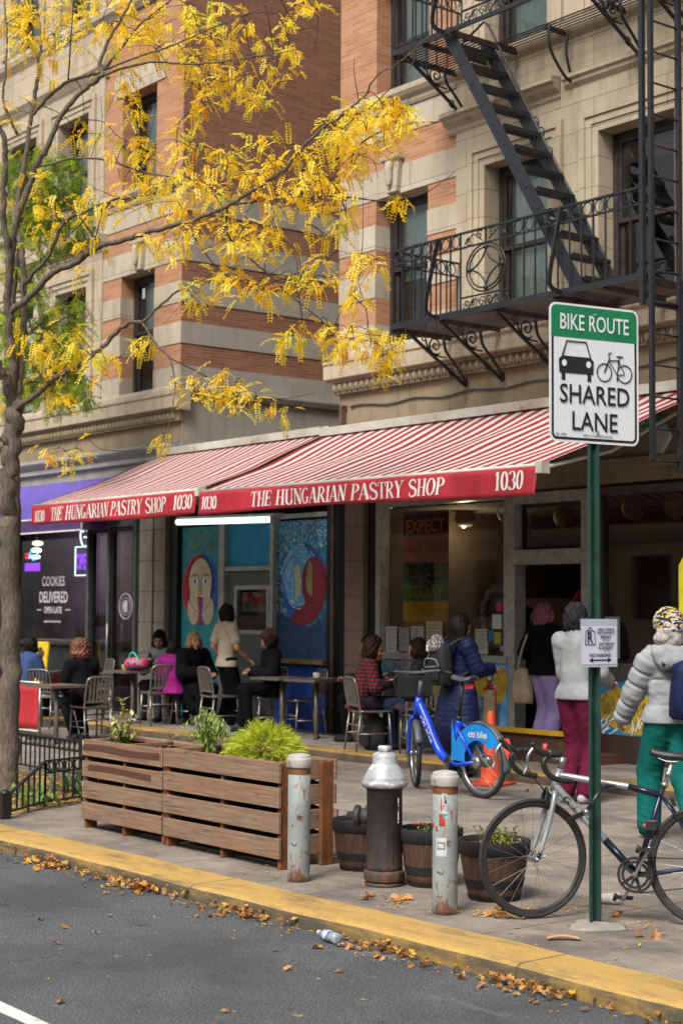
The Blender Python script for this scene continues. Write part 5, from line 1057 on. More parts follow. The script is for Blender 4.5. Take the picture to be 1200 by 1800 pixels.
# golden thread cypress
p = OY(465, 1326, 6.78); p.z = .63; T = plant('golden_cypress', 'bushy golden green thread cypress filling the end of the planter', 'shrub', p)
c, d2 = MB(), MB()
for i in range(820):
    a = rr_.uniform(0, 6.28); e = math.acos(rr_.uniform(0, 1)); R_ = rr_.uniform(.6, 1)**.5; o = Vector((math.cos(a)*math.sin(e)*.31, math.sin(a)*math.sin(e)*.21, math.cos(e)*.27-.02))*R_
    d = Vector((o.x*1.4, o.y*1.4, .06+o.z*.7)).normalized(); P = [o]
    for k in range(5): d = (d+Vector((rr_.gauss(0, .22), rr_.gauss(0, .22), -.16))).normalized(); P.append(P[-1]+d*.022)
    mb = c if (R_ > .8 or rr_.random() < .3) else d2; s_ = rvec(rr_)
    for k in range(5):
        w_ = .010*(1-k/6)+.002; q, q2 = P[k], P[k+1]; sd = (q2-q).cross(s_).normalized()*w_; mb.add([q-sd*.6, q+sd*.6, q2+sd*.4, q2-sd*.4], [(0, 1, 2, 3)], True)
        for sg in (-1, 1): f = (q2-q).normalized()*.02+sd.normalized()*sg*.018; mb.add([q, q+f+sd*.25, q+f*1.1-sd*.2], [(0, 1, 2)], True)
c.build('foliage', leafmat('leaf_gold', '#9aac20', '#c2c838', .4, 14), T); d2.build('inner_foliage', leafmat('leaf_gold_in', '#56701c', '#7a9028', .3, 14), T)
b = MB(); b.tube([(0, 0, -.06), (.01, 0, .1)], .015, 6); b.build('stem', m_st, T)
# plants of the barrels
T = plant('leafy_sprig', 'small upright green sprig behind the hydrant', 'plant', BR[0][0].location+Vector((.07, -.03, BR[0][1]))); b, c = MB(), MB()
for i in range(7):
    tip = Vector((rr_.gauss(-.03, .05), rr_.gauss(0, .04), rr_.uniform(.07, .12) if i else .22)); b.tube([(0, 0, -.02), tip], .003, 4)
    for k in range(12): q = tip*(.2+.8*k/12); leaf(c, q, rvec(rr_, .6), Vector((0, 0, 1)), .028, .014)
b.build('stems', m_st, T); c.build('leaves', leafmat('leaf_sprig', '#5a8a2a', '#86aa48'), T)
def flower(mb, p, r, n=9):
    for k in range(n):
        a = k*6.283/n+rr_.random(); d = Vector((math.cos(a), math.sin(a), rr_.uniform(.1, 1.0))); leaf(mb, p, d, Vector((0, 0, 1)), r*rr_.uniform(.8, 1.1), r*.8, .1)
T = plant('red_flowers', 'red flowering plant in the barrel behind the stickered bollard', 'flowers', BR[1][0].location+Vector((0, 0, BR[1][1]))); b, c, f = MB(), MB(), MB()
for (x, y, h) in ((.14, -.02, .085), (.12, .04, .06), (-.07, -.06, .03), (.16, .05, .05), (-.05, .0, .03)):
    b.tube([(x*.6, y*.6, -.02), (x, y, h)], .003, 4); flower(f, Vector((x, y, h)), .035, 14)
for k in range(120): q = Vector((rr_.uniform(-.02, .19), rr_.uniform(-.1, .1), rr_.uniform(0, .06))); leaf(c, q, rvec(rr_, .2), Vector((0, 0, 1)), .035, .02)
b.build('stems', m_st, T); c.build('leaves', leafmat('leaf_flower', '#3d5a26', '#62783a'), T); f.build('blossoms', leafmat('petal_red', '#a81d1a', '#c23a2c'), T)
T = plant('low_shrub', 'low yellow green shrub in the barrel behind the bike wheel', 'shrub', BR[2][0].location+Vector((.02, 0, BR[2][1]))); b, c = MB(), MB()
for i in range(40):
    tip = Vector((rr_.gauss(.03, .07), rr_.gauss(0, .07), rr_.uniform(.04, .115))); b.tube([(tip.x*.5, tip.y*.5, -.02), tip], .0025, 4)
    for k in range(9): leaf(c, Vector((tip.x*.5, tip.y*.5, 0)).lerp(tip, k/9+.1), rvec(rr_, .3), Vector((0, 0, 1)), .028, .017)
b.build('stems', m_st, T); c.build('leaves', leafmat('leaf_low', '#6a7424', '#97953c'), T)

# ---------------------------------------------------------------- tree bed: low fence and its plants
FN = thing('garden_fence', 'low black iron fence with a row of rings round the tree bed', 'fence', (-12.4, 6.66, 0))
def fence_run(pts, tops, base=.05, post=()):
    """a run of pickets between two rails; tops = height at each corner"""
    b = MB(); rr2 = MB(); L = 0
    for (a, c_), (h0, h1) in zip(zip(pts, pts[1:]), zip(tops, tops[1:])):
        a, c_ = Vector(a+(0,)), Vector(c_+(0,)); l_ = (c_-a).length; d = (c_-a)/l_; n = max(2, int(l_/.105))
        U = Vector((0, 0, 1)); b.bar(a+U*h0, c_+U*h1, .03, .016); b.bar(a+U*base, c_+U*base, .02, .016); flat = abs(h0-h1) < .02
        if flat: b.bar(a+U*(h0-.105), c_+U*(h1-.105), .018, .014)
        for i in range(n+1):
            q = a.lerp(c_, i/n); h = h0+(h1-h0)*i/n; b.bar(q+U*(base-.05 if i % 4 == 0 else base), q+U*(h-.01), .014, .014)
            if flat and i < n:
                cc = a.lerp(c_, (i+.5)/n)+U*(h-.054); rr2.tube([cc+d*.044*math.cos(k*.52)+U*.044*math.sin(k*.52) for k in range(12)], .007, 5, True)
    wbuild(b, 'pickets', m_iron, FN); wbuild(rr2, 'rings', m_iron, FN)
f0 = OZ(50, 1425); fp = OZ(8, 1440)
fence_run([(fp.x, fp.y), (f0.x-.12, f0.y+.22), (-12.98, 7.45), (-13.25, 8.3)], [.17, .40, .40, .40], .05); fence_run([(-16.6, 8.3), (-14.6, 8.3), (-13.25, 8.3)], [.38, .38, .38])
for (x, y, h) in ((-14.6, 8.3, .44), (fp.x, fp.y, .20)):
    b = MB(); b.box(x-.04, x+.04, y-.04, y+.04, 0, h); b.ball((x, y, h+.01), .045, 8, 6, (1, 1, .7)); wbuild(b, 'post', m_iron, FN)
T = plant('strap_leaf_plant', 'dark green strap leaved plant at the tree foot inside the low fence', 'plant', Vector((-13.55, 7.75, 0))); c = MB()
for i in range(90):
    a = rr_.uniform(0, 6.28); l_ = rr_.uniform(.18, .4); o = Vector((rr_.gauss(0, .22), rr_.gauss(0, .18), 0)); P = [o+Vector((math.cos(a)*l_*t_, math.sin(a)*l_*t_, .42*t_*(1.15-t_*.75)*l_/.35)) for t_ in (0, .3, .6, .85, 1)]; sd = Vector((-math.sin(a), math.cos(a), 0))*.012
    for k in range(4): w0, w1 = (1-.2*k), (.8-.2*k); c.add([P[k]-sd*w0, P[k]+sd*w0, P[k+1]+sd*w1, P[k+1]-sd*w1], [(0, 1, 2, 3)], True)
c.build('leaves', leafmat('leaf_strap', '#2c4a24', '#4a6a34'), T)
T = plant('flowering_plant', 'orange red flowering plant behind the low fence rail', 'flowers', Vector((-13.15, 7.75, 0))); b, c, f = MB(), MB(), MB()
for i in range(26):
    tip = Vector((rr_.gauss(.05, .28), rr_.gauss(0, .22), rr_.uniform(.12, .42))); b.tube([(tip.x*.6, tip.y*.6, 0), tip], .004, 4)
    if i < 17: flower(f, tip+Vector((0, -.02, .02)), .036, 8)
    for k in range(15): leaf(c, Vector((tip.x*.6, tip.y*.6, 0)).lerp(tip, rr_.uniform(.1, .95)), rvec(rr_, .1), Vector((0, 0, 1)), rr_.uniform(.05, .11), .035)
b.build('stems', m_st, T); c.build('leaves', leafmat('leaf_bed', '#3c5a28', '#6a8440'), T); f.build('blossoms', leafmat('petal_orange', '#c23a24', '#d4523c'), T)
T = plant('broad_leaf_plant', 'broad leaved pale green plant low at the front fence rail', 'plant', Vector((-13.1, 6.95, 0))); c = MB()
for i in range(46): o = Vector((rr_.gauss(0, .22), rr_.gauss(0, .09), 0)); leaf(c, o, rvec(rr_, .7), Vector((0, 0, 1)), rr_.uniform(.12, .24), rr_.uniform(.05, .08), .2)
c.build('leaves', leafmat('leaf_broad', '#4a6a30', '#7d9450'), T)

# ================================================================ bicycles
m_rub = M('tyre_rubber', '#17171a', '#232326', s=30, r=.7); m_chr = M('metal_silver', '#a8aaac', '#8e9094', s=20, r=.3, metal=.85); m_blackp = M('black_plastic', '#141416', '#1f2022', s=20, r=.5)
m_bsil = M('frame_silver', '#a3aaab', '#8f9698', s=5, r=.3, metal=.45); m_bnav = M('frame_navy', '#1c2130', '#272d40', s=5, r=.25, metal=.5); m_rimd = M('rim_grey', '#2a2928', '#3b3a38', s=9, r=.45, metal=.3)
def wheel(par, name, hub, r, tyre, rimm, ns, steer=0, hubr=.02, hubm=None):
    T = MB(); circ = lambda rr, y, n=56: [(rr*math.cos(k*2*math.pi/n), y, rr*math.sin(k*2*math.pi/n)) for k in range(n)]
    T.tube(circ(r-tyre, 0), tyre, 10, True); W_ = T.build('wheel', m_rub, par); W_.name = name; W_.location = hub; W_.rotation_euler = (0, 0, steer)
    b = MB(); rm = r-2*tyre
    sec = [(rm+.006, -tyre*.55), (rm-.014, -tyre*.6), (rm-.024, 0), (rm-.014, tyre*.6), (rm+.006, tyre*.55)]; n = 56
    b.lathe(sec, n=n, cap=False, ax='y'); b.build('rim', rimm, W_)
    b = MB()
    for k in range(ns):
        a = 2*math.pi*k/ns; sg = 1 if k % 2 else -1; a2 = a+(.55 if (k//2) % 2 else -.55)*.35
        b.tube([(hubr*math.cos(a2+1.2*(1 if (k//2) % 2 else -1)), sg*.028, hubr*math.sin(a2+1.2*(1 if (k//2) % 2 else -1))), ((rm-.02)*math.cos(a), 0, (rm-.02)*math.sin(a))], .0013, 4, caps=False)
    b.build('spokes', m_chr, W_); b = MB(); b.lathe([(.008, -.06), (.01, -.05), (hubr, -.035), (hubr*.7, -.025), (hubr*.7, .025), (hubr, .035), (.01, .05), (.008, .06)], n=14, ax='y'); b.build('hub', hubm or m_chr, W_)
    return W_
# --- the road bike leaning on the post: local x runs from the front hub backwards
fh = OD(933, 1516, 9.24); BD = RAD(33.5)
RBK = thing('road_bike', 'silver and navy road bike with drop handlebars leaning on the green sign post', 'bicycle', (fh.x, fh.y, 0), BD); RBK.rotation_euler = (RAD(-1.5), 0, BD)
ST = RAD(37)
wheel(RBK, 'wheel', (0, 0, .334), .334, .0125, m_rimd, 24, ST); wheel(RBK, 'wheel', (.985, 0, .334), .334, .0125, m_rimd, 28, 0, .024)
hb, ht = Vector((.125, 0, .705)), Vector((.163, 0, .835)); bb_ = Vector((.592, 0, .268)); sc_ = Vector((.735, 0, .725)); rh = Vector((.985, 0, .334))
b = MB(); tt0 = hb.lerp(ht, .72); dt0 = hb.lerp(ht, .25)
b.mi = 0; b.tube([hb, ht], .021, 14); b.tube([tt0, tt0.lerp(sc_, .68)], .019, 14, caps=False); b.tube([dt0, dt0.lerp(bb_, .62)], .022, 14, caps=False)
b.mi = 1; b.tube([tt0.lerp(sc_, .68), sc_+Vector((0, 0, -.02))], .019, 14); b.tube([dt0.lerp(bb_, .62), bb_], .022, 14); b.tube([bb_, sc_+Vector((.012, 0, .05))], .016, 12); b.lathe([(.022, -.035), (.022, .035)], bb_, 14, ax='y')
for sg in (-1, 1):
    b.tube([bb_+Vector((.02, sg*.018, 0)), bb_+Vector((.12, sg*.03, .012)), rh+Vector((-.03, sg*.062, 0)), rh+Vector((0, sg*.064, 0))], [.012, .010, .008, .007], 8); b.tube([sc_+Vector((.005, sg*.014, -.03)), sc_+Vector((.06, sg*.03, -.1)), rh+Vector((-.01, sg*.062, .03)), rh+Vector((0, sg*.064, 0))], [.010, .009, .007, .007], 8)
b.build('frame', [m_bsil, m_bnav], RBK)
def on_tube(mb, text, a, c_, r, h, w_, side=-1, up=0):
    a, c_ = Vector(a), Vector(c_); ax = (c_-a).normalized(); m_ = a.lerp(c_, .5); ay = Vector((0, side, 0)).cross(ax)*-1
    if ay.z < 0: ay = -ay
    n_ = ax.cross(ay); vs, fs = text_mesh(None, text, h/.729, None, .03*h)
    x1 = max(v.x for v in vs); k = w_/x1; out = []
    for v in vs:
        x, y = v.x*k-w_/2, v.y-h/2; t_ = y/r; out.append(m_+ax*x+ay*(r*math.sin(t_))+n_*((r+.0015)*math.cos(t_)))
    return mb.add(out, fs)
b = MB(); on_tube(b, 'GIANT', dt0.lerp(bb_, .10), dt0.lerp(bb_, .46), .022, .038, .20); b.build('frame_lettering', m_bnav, RBK)
# steering assembly turned by ST round the head tube
def steer(p): p = Vector(p)-hb; c_, s_ = math.cos(ST), math.sin(ST); return hb+Vector((p.x*c_-p.y*s_, p.x*s_+p.y*c_, p.z))
fkh = Vector((-.125, 0, -.371))  # crown to hub, before turning
wobj = [o for o in RBK.children if o.name.startswith('wheel')][0]; wobj.location = hb+Vector((fkh.x*math.cos(ST), fkh.x*math.sin(ST), fkh.z)); wobj.location.z = .334
b = MB(); b.mi = 0
for sg in (-1, 1):
    P = [steer(hb+Vector(q)) for q in ((.0, sg*.012, -.005), (-.012, sg*.035, -.04), (-.055, sg*.046, -.19), (-.105, sg*.05, -.34), (-.125, sg*.052, -.371))]; b.mi = 0; b.tube(smooth_path(P[:4], 4), [.017]*4+[.016]*4+[.013]*4+[.011], 10)
    b.mi = 1; b.tube(P[3:], [.012, .009], 8)
b.mi = 2; q0, q1 = steer(hb+Vector((-.125, -.07, -.371))), steer(hb+Vector((-.125, .07, -.371))); b.tube([q0, q1], .006, 6); b.tube([q0, q0+Vector((.05, -.01, .03))], .004, 5)
b.build('fork', [m_bsil, m_bnav, m_chr], RBK)
b = MB(); cb_ = hb+Vector((-.025, 0, .0)); b.bar(steer(cb_+Vector((-.02, -.03, -.01))), steer(cb_+Vector((-.03, -.03, -.075))), .014, .02); b.bar(steer(cb_+Vector((-.02, .03, -.01))), steer(cb_+Vector((-.03, .03, -.075))), .014, .02); b.tube([steer(cb_+Vector((-.02, -.03, -.01))), steer(cb_+Vector((-.02, 0, .02))), steer(cb_+Vector((-.02, .03, -.01)))], .009, 6); b.bar(steer(cb_+Vector((-.02, -.026, -.08))), steer(cb_+Vector((-.06, -.026, -.075))), .012, .012); b.build('front_brake', m_blackp, RBK)
sb = ht+Vector((.012, 0, .035)); bc = sb+Vector((-.10, 0, .055))
b = MB(); b.tube([ht, sb+Vector((.008, 0, .03))], .018, 10); b.tube([steer(sb), steer(bc)], [.018, .016], 10); b.tube([steer(bc+Vector((0, -.03, 0))), steer(bc+Vector((0, .03, 0)))], .021, 12); b.build('stem', m_chr, RBK)
b = MB(); b.tube([steer(bc+Vector((0, y, 0))) for y in (-.1, .1)], .0135, 10); b.build('handlebar', m_chr, RBK)
for sg in (-1, 1):
    b = MB(); P = smooth_path([steer(bc+Vector(q)) for q in ((0, sg*.09, 0), (-.005, sg*.19, 0), (-.03, sg*.205, 0), (-.085, sg*.21, -.005), (-.115, sg*.212, -.04), (-.10, sg*.214, -.09), (-.05, sg*.216, -.13), (.02, sg*.218, -.145), (.05, sg*.218, -.148))], 5); b.tube(P, .0165, 10); b.build('bar_tape', m_blackp, RBK)
    b = MB(); h0 = bc+Vector((-.085, sg*.21, .0)); b.tube(smooth_path([steer(h0+Vector(q)) for q in ((-.01, 0, 0), (-.05, 0, .018), (-.085, 0, .045), (-.10, 0, .068))], 4), [.020]*4+[.019]*4+[.016]*4+[.014], 10); b.build('brake_hood', m_blackp, RBK)
    b = MB(); b.tube(smooth_path([steer(h0+Vector(q)) for q in ((-.092, 0, .04), (-.125, 0, -.005), (-.13, 0, -.06), (-.15, 0, -.105))], 4), [.010]*4+[.009]*4+[.008]*4+[.007], 8); b.build('brake_lever', m_chr, RBK)
b = MB()
for sg in (-1, 1):
    b.tube(smooth_path([steer(bc+Vector((-.16, sg*.2, .08))), steer(bc+Vector((-.19, sg*.10, .03))), steer(bc+Vector((-.11, sg*.02, -.10))), hb+Vector((-.03, sg*.02, -.02))], 6), .0028, 5, caps=False)
b.build('cables', m_blackp, RBK)
b = MB(); b.lathe([(.022, -.012), (.024, 0), (.022, .01)], steer(bc+Vector((-.03, -.06, .03))), 12, ax='x'); b.build('red_lamp', P_('lamp_red', '#8f1f26', '#b0474a', 40), RBK)
b = MB(); b.tube([sc_+Vector((.01, 0, .02)), sc_+Vector((.056, 0, .165))], .0135, 10); b.build('seat_post', m_chr, RBK); b = MB(); b.lathe([(.02, -.012), (.02, .012)], sc_+Vector((.013, 0, .042)), 12); b.lathe([(.019, -.012), (.019, .012)], sc_+Vector((.035, 0, .10)), 12); b.build('seat_clamp', m_chr, RBK)
sd_ = sc_+Vector((.065, 0, .205)); b = MB()
def sad(i, j):
    x = -.13+.27*i; wv_ = (.017+.058*max(0, (i-.42)/.58)**1.3)*(1-.55*max(0, i-.93)/.07) if i > .04 else .012; a = math.pi*j
    return sd_+Vector((x, -math.cos(a)*wv_, math.sin(a)*.026+.022*((i-.5)*2)**2-.012+(-.012 if j in (0, 1) else 0)))
b.grid(sad, 18, 10); so_ = b.build('saddle', m_blackp, RBK); sheet(so_, .006); b = MB()
for sg in (-1, 1): b.tube(smooth_path([sd_+Vector(q) for q in ((-.11, sg*.012, .0), (-.05, sg*.02, -.03), (.03, sg*.022, -.032), (.12, sg*.045, -.0))], 4), .0035, 6)
b.build('saddle_rails', m_chr, so_)
ck = MB()
for rr, y in ((.10, -.045), (.078, -.038)):
    n = 40; P = [bb_+Vector(((rr+(.003 if k % 2 else -.003))*math.cos(k*math.pi/n), y, (rr+(.003 if k % 2 else -.003))*math.sin(k*math.pi/n))) for k in range(2*n)]; Q = [bb_+Vector(((rr-.016)*math.cos(k*math.pi/n), y, (rr-.016)*math.sin(k*math.pi/n))) for k in range(2*n)]
    for k in range(2*n): l = (k+1) % (2*n); ck.poly([P[k], P[l], Q[l], Q[k]])
for k in range(5): a = k*1.2566; ck.bar(bb_+Vector((0, -.042, 0)), bb_+Vector((.088*math.cos(a), -.042, .088*math.sin(a))), .004, .018)
cr_ = ck.build('chainring', m_blackp, RBK); sheet(cr_, .003)
ca = RAD(62)
for sg, a in ((-1, ca), (1, ca+math.pi)):
    e = bb_+Vector((.17*math.cos(a), sg*.07, .17*math.sin(a))); b = MB(); b.bar(bb_+Vector((0, sg*.058, 0)), e, .016, .024, (0, 1, 0)); b.lathe([(.017, -.008), (.017, .008)], bb_+Vector((0, sg*.06, 0)), 12, ax='y'); b.lathe([(.014, -.008), (.014, .008)], e, 12, ax='y'); b.build('crank_arm', m_chr, RBK)
    b = MB(); b.box(e.x-.045, e.x+.045, e.y+sg*.02-(.0 if sg > 0 else .05), e.y+sg*.02+(.05 if sg > 0 else .0), e.z-.008, e.z+.008); b.tube([(e.x-.05, e.y+sg*.045, e.z+.02), (e.x-.06, e.y+sg*.045, e.z-.02)], .012, 6); b.build('pedal', m_blackp, RBK)
b = MB(); b.tube([bb_+Vector((.02, -.042, .098)), rh+Vector((0, -.03, .038))], .004, 5).tube([bb_+Vector((.02, -.042, -.098)), rh+Vector((.02, -.03, -.10))], .004, 5); b.build('chain', M('chain_dark', '#2a2724', '#3d3833', s=60, r=.5, metal=.5), RBK)
b = MB(); b.tube([rh+Vector((.0, -.04, -.03)), rh+Vector((.015, -.04, -.11))], .012, 8); b.lathe([(.026, -.004), (.026, .004)], rh+Vector((.018, -.04, -.115)), 12, ax='y'); b.lathe([(.045, -.012), (.038, .012)], rh+Vector((0, -.035, 0)), 20, ax='y'); b.build('derailleur', m_blackp, RBK)
b = MB(); b.bar(sc_+Vector((.05, -.012, -.03)), sc_+Vector((.07, -.012, -.075)), .012, .02); b.bar(sc_+Vector((.05, .012, -.03)), sc_+Vector((.07, .012, -.075)), .012, .02); b.build('rear_brake', m_blackp, RBK)
q = bb_.lerp(sc_, .60); b = MB(); b.box(q.x-.03, q.x+.035, q.y-.04, q.y+.02, q.z-.03, q.z+.03); o = b.build('clip_light', m_blackp, RBK, bevel=.006); b = MB(); b.ball(q+Vector((-.035, -.02, -.005)), .012, 8, 6); b.build('lens', P_('lamp_red', '#8f1f26'), o)
# lock round post and frame
lk = thing('bicycle_lock', 'black folding bar lock holding the road bike to the green post', 'lock', PB+Vector((0, 0, .62))); b = MB(); p0, p1, p2 = OD(1001, 1441, 9.0), OD(1030, 1428, 8.85), OD(1060, 1382, 8.88)
b.bar(p0, p1, .03, .022); wbuild(b, 'lock_body', m_blackp, lk, bevel=.004); b = MB(); b.tube([p1, p2], .012, 8); b.tube([p2, PB+Vector((.05, .1, .76))], .012, 8); wbuild(b, 'bar', M('lock_steel', '#23252b', '#30323a', s=20, r=.35, metal=.4), lk); b = MB(); b.ball(p1, .019, 8, 6); wbuild(b, 'hinge', m_chr, lk)

# --- the blue share bike: local x runs from the front hub backwards
m_cb, m_cbl, m_gry = M('share_blue', '#1046cc', '#0e3cb0', s=5, r=.3), M('share_blue_light', '#1482d0', '#1072bc', s=4, r=.4), M('fender_grey', '#55585d', '#44474c', s=8, r=.5)
cr0, cf0 = OZ(848, 1404), OZ(716, 1384); dd = cr0-cf0; CA = math.atan2(dd.y, dd.x)
CB = thing('share_bike', 'blue share bike with a blue rear wheel cover parked before the navy coat', 'bicycle', (cr0.x-math.cos(CA)*1.12, cr0.y-math.sin(CA)*1.12, 0), CA); CB.rotation_euler = (RAD(2), 0, CA)
CS = RAD(-30); _hd = Vector((.14, 0, .70)); wf = wheel(CB, 'wheel', (.14-.14*math.cos(CS), -.14*math.sin(CS), .335), .335, .024, m_chr, 24, CS, .035); wr_ = wheel(CB, 'wheel', (1.12, 0, .335), .335, .024, m_chr, 24, 0, .055)
chd, cht = Vector((.14, 0, .70)), Vector((.20, 0, .89)); cbb = Vector((.70, 0, .30)); cst = Vector((.80, 0, .70)); crh = Vector((1.12, 0, .335))
b = MB(); b.tube([chd, cht], .036, 14); b.tube(smooth_path([cht+Vector((.0, 0, -.06)), Vector((.33, 0, .64)), Vector((.47, 0, .42)), Vector((.58, 0, .33)), cbb], 6), [.047]*6+[.045]*6+[.044]*6+[.042]*6+[.045], 14); b.tube([cbb, cst], .030, 12); b.lathe([(.045, -.05), (.045, .05)], cbb, 16, ax='y')
for sg in (-1, 1): b.tube([cbb+Vector((.0, sg*.04, 0)), cbb+Vector((.14, sg*.065, -.005)), crh+Vector((-.02, sg*.075, 0))], .017, 8); b.tube([cst+Vector((0, sg*.02, -.02)), cst+Vector((.05, sg*.06, -.07)), crh+Vector((-.02, sg*.075, .02))], .013, 8)
b.build('frame', m_cb, CB)
b = MB(); on_tube(b, 'citi bike', (.24, 0, .78), (.48, 0, .41), .0475, .06, .30); b.build('frame_lettering', m_lett, CB)
def cst_(p): p = Vector(p)-chd; return chd+Vector((p.x*math.cos(CS)-p.y*math.sin(CS), p.x*math.sin(CS)+p.y*math.cos(CS), p.z))
b = MB()
for sg in (-1, 1): b.tube(smooth_path([cst_(q) for q in (chd+Vector((0, sg*.02, -.0)), chd+Vector((-.015, sg*.055, -.05)), Vector((.03, sg*.06, .42)), Vector((0, sg*.06, .335)))], 5), .017, 8)
b.build('fork', m_cb, CB)
def fender(par, c, r, a0, a1, w_, m, name):
    b = MB(); b.grid(lambda i, j: Vector(c)+Vector(((r+.012*math.sin(j*math.pi))*math.cos(RAD(a0+(a1-a0)*i)), (j-.5)*w_, (r+.018*math.sin(j*math.pi))*math.sin(RAD(a0+(a1-a0)*i)))), 26, 6); o = b.build(name, m, par); sheet(o, .004); return o
ff = fender(CB, (0, 0, .335), .355, 20, 205, .07, m_gry, 'front_fender'); ff.data.transform(Matrix.Translation((.14, 0, 0)) @ Matrix.Rotation(CS, 4, 'Z') @ Matrix.Translation((-.14, 0, 0)))
fender(CB, (1.12, 0, .335), .36, -12, 150, .085, m_gry, 'rear_fender')
for sg in (-1, 1):
    b = MB(); P = [crh+Vector((.352*math.cos(RAD(a)), sg*.043, .352*math.sin(RAD(a)))) for a in range(28, 158, 5)]+[cbb+Vector((.05, sg*.043, .40)), cbb+Vector((.03, sg*.043, .03)), crh+Vector((-.19, sg*.043, -.01))]+[crh+Vector((.2*math.cos(RAD(a)), sg*.043, .2*math.sin(RAD(a)))) for a in range(170, 30, -10)]
    b.prism(P if sg < 0 else P[::-1], (0, .004*sg, 0)); wc = b.build('wheel_cover', m_cbl, CB)
    if sg < 0: b = MB(); put_text(b, 'citi bike', crh+Vector((.01, -.049, .258)), (1, 0, 0), (0, 0, 1), .062, .27, .03); b.build('lettering', m_lett, wc)
b = MB(); b.prism([crh+Vector((.30, -.03, .22)), crh+Vector((.40, -.03, .05)), crh+Vector((.43, -.03, .08)), crh+Vector((.36, -.03, .24))], (0, .06, 0)); b.build('tail_light', P_('tail_red', '#a01c22', '#c24a46', 25), CB, bevel=.006)
b = MB(); b.tube([cst, cst+Vector((.07, 0, .36))], .016, 10); b.build('seat_post', m_blackp, CB); b = MB(); b.lathe([(.024, -.02), (.024, .02)], cst+Vector((.003, 0, .02)), 12); b.build('seat_clamp', m_blackp, CB)
b = MB(); s0 = cst+Vector((.08, 0, .40))
b.grid(lambda i, j: s0+Vector((-.14+.30*i, -math.cos(math.pi*j)*(.03+.075*max(0, (i-.3)/.7)**1.2)*(1-.6*max(0, i-.9)/.1), math.sin(math.pi*j)*.035+.02*((i-.5)*2)**2-.03)), 16, 10); so2 = b.build('saddle', m_gry, CB); sheet(so2, .012)
b = MB(); b.box(s0.x+.06, s0.x+.12, -.025, .025, s0.z-.095, s0.z-.055); b.build('saddle_tag', P_('tag_red', '#c01c1c', '#d23a30', 30), CB)
b = MB(); b.tube([cht, cht+Vector((.035, 0, .16))], .022, 10); b.build('stem', m_gry, CB)
b = MB(); hz = 1.13; b.tube(smooth_path([cst_((.35, -.33, hz-.01)), cst_((.26, -.22, hz+.015)), cst_((.21, -.06, hz)), cst_((.21, .06, hz)), cst_((.26, .22, hz+.015)), cst_((.35, .33, hz-.01))], 5), .014, 8); b.build('handlebar', m_gry, CB)
for sg in (-1, 1):
    b = MB(); b.tube([cst_((.27, sg*.235, hz+.012)), cst_((.352, sg*.332, hz-.01))], .019, 10); b.build('grip', m_blackp, CB); b = MB(); b.tube([cst_((.22, sg*.20, hz+.0)), cst_((.24, sg*.30, hz-.02))], .007, 6); b.build('brake_lever', m_blackp, CB)
b = MB()                                             # front basket: a dark U of plastic with open middle
for sg in (-1, 1): b.tube(smooth_path([cst_((.10, sg*.16, 1.08)), cst_((-.02, sg*.17, 1.06)), cst_((-.05, sg*.15, .92)), cst_((-.03, sg*.07, .85))], 5), .02, 8); b.prism([cst_((.12, sg*.165, 1.09)), cst_((-.06, sg*.17, 1.08)), cst_((-.04, sg*.15, .9)), cst_((.10, sg*.14, .9))], (0, .012, 0))
b.prism([cst_((-.05, -.12, .93)), cst_((-.05, .12, .93)), cst_((-.04, .08, .83)), cst_((-.04, -.08, .83))], (.05, 0, 0)); b.bar(cst_((.11, -.17, .99)), cst_((.11, .17, .99)), .02, .2); b.bar(cst_((.02, -.14, .88)), cst_((.02, .14, .88)), .14, .015); b.bar(cst_((-.04, -.17, 1.08)), cst_((.12, -.17, 1.10)), .025, .02)
b.build('front_basket', m_blackp, CB, bevel=.004); b = MB(); b.bar(cst_((.05, -.16, 1.125)), cst_((.05, .16, 1.125)), .16, .02); b.build('basket_lid', M('lid_brown', '#4a3c36', '#3a302c', s=12, r=.6), CB); b = MB(); b.box(-.053, -.051, -.02, .02, .86, .90); b.build('basket_badge', m_lett, CB)
b = MB(); b.lathe([(.07, -.052), (.07, -.046)], cbb, 24, ax='y'); b.build('chainring', m_blackp, CB)
for sg, a in ((-1, RAD(-100)), (1, RAD(80))):
    e = cbb+Vector((.17*math.cos(a), sg*.085, .17*math.sin(a))); b = MB(); b.bar(cbb+Vector((0, sg*.075, 0)), e, .018, .025, (0, 1, 0)); b.build('crank_arm', m_gry, CB)
    b = MB(); b.box(e.x-.05, e.x+.05, e.y+(sg*.01 if sg > 0 else -.10), e.y+(.10 if sg > 0 else -.01), e.z-.012, e.z+.012); b.build('pedal', m_blackp, CB, bevel=.005)
b = MB(); b.tube([cbb+Vector((.02, -.06, -.02)), cbb+Vector((-.06, -.17, -.27))], [.012, .014], 8); b.build('kickstand', m_blackp, CB)
b = MB(); b.lathe([(.05, .04), (.06, .065), (.055, .085), (.02, .09)], crh, 16, ax='y'); b.lathe([(.02, -.09), (.055, -.085), (.06, -.065), (.05, -.04)], crh, 16, ax='y'); b.build('hub_gear', m_chr, CB)
b = MB()
for w_, o_ in ((wr_, .17), (wf, .2)): b.prism([Vector((.17, -.01, -.19)), Vector((.20, -.01, -.15)), Vector((.215, -.01, -.19)), Vector((.19, -.01, -.23))], (0, .02, 0))
b.build('spoke_reflector', M('reflector', '#b9b8b0', None, r=.3), wr_)

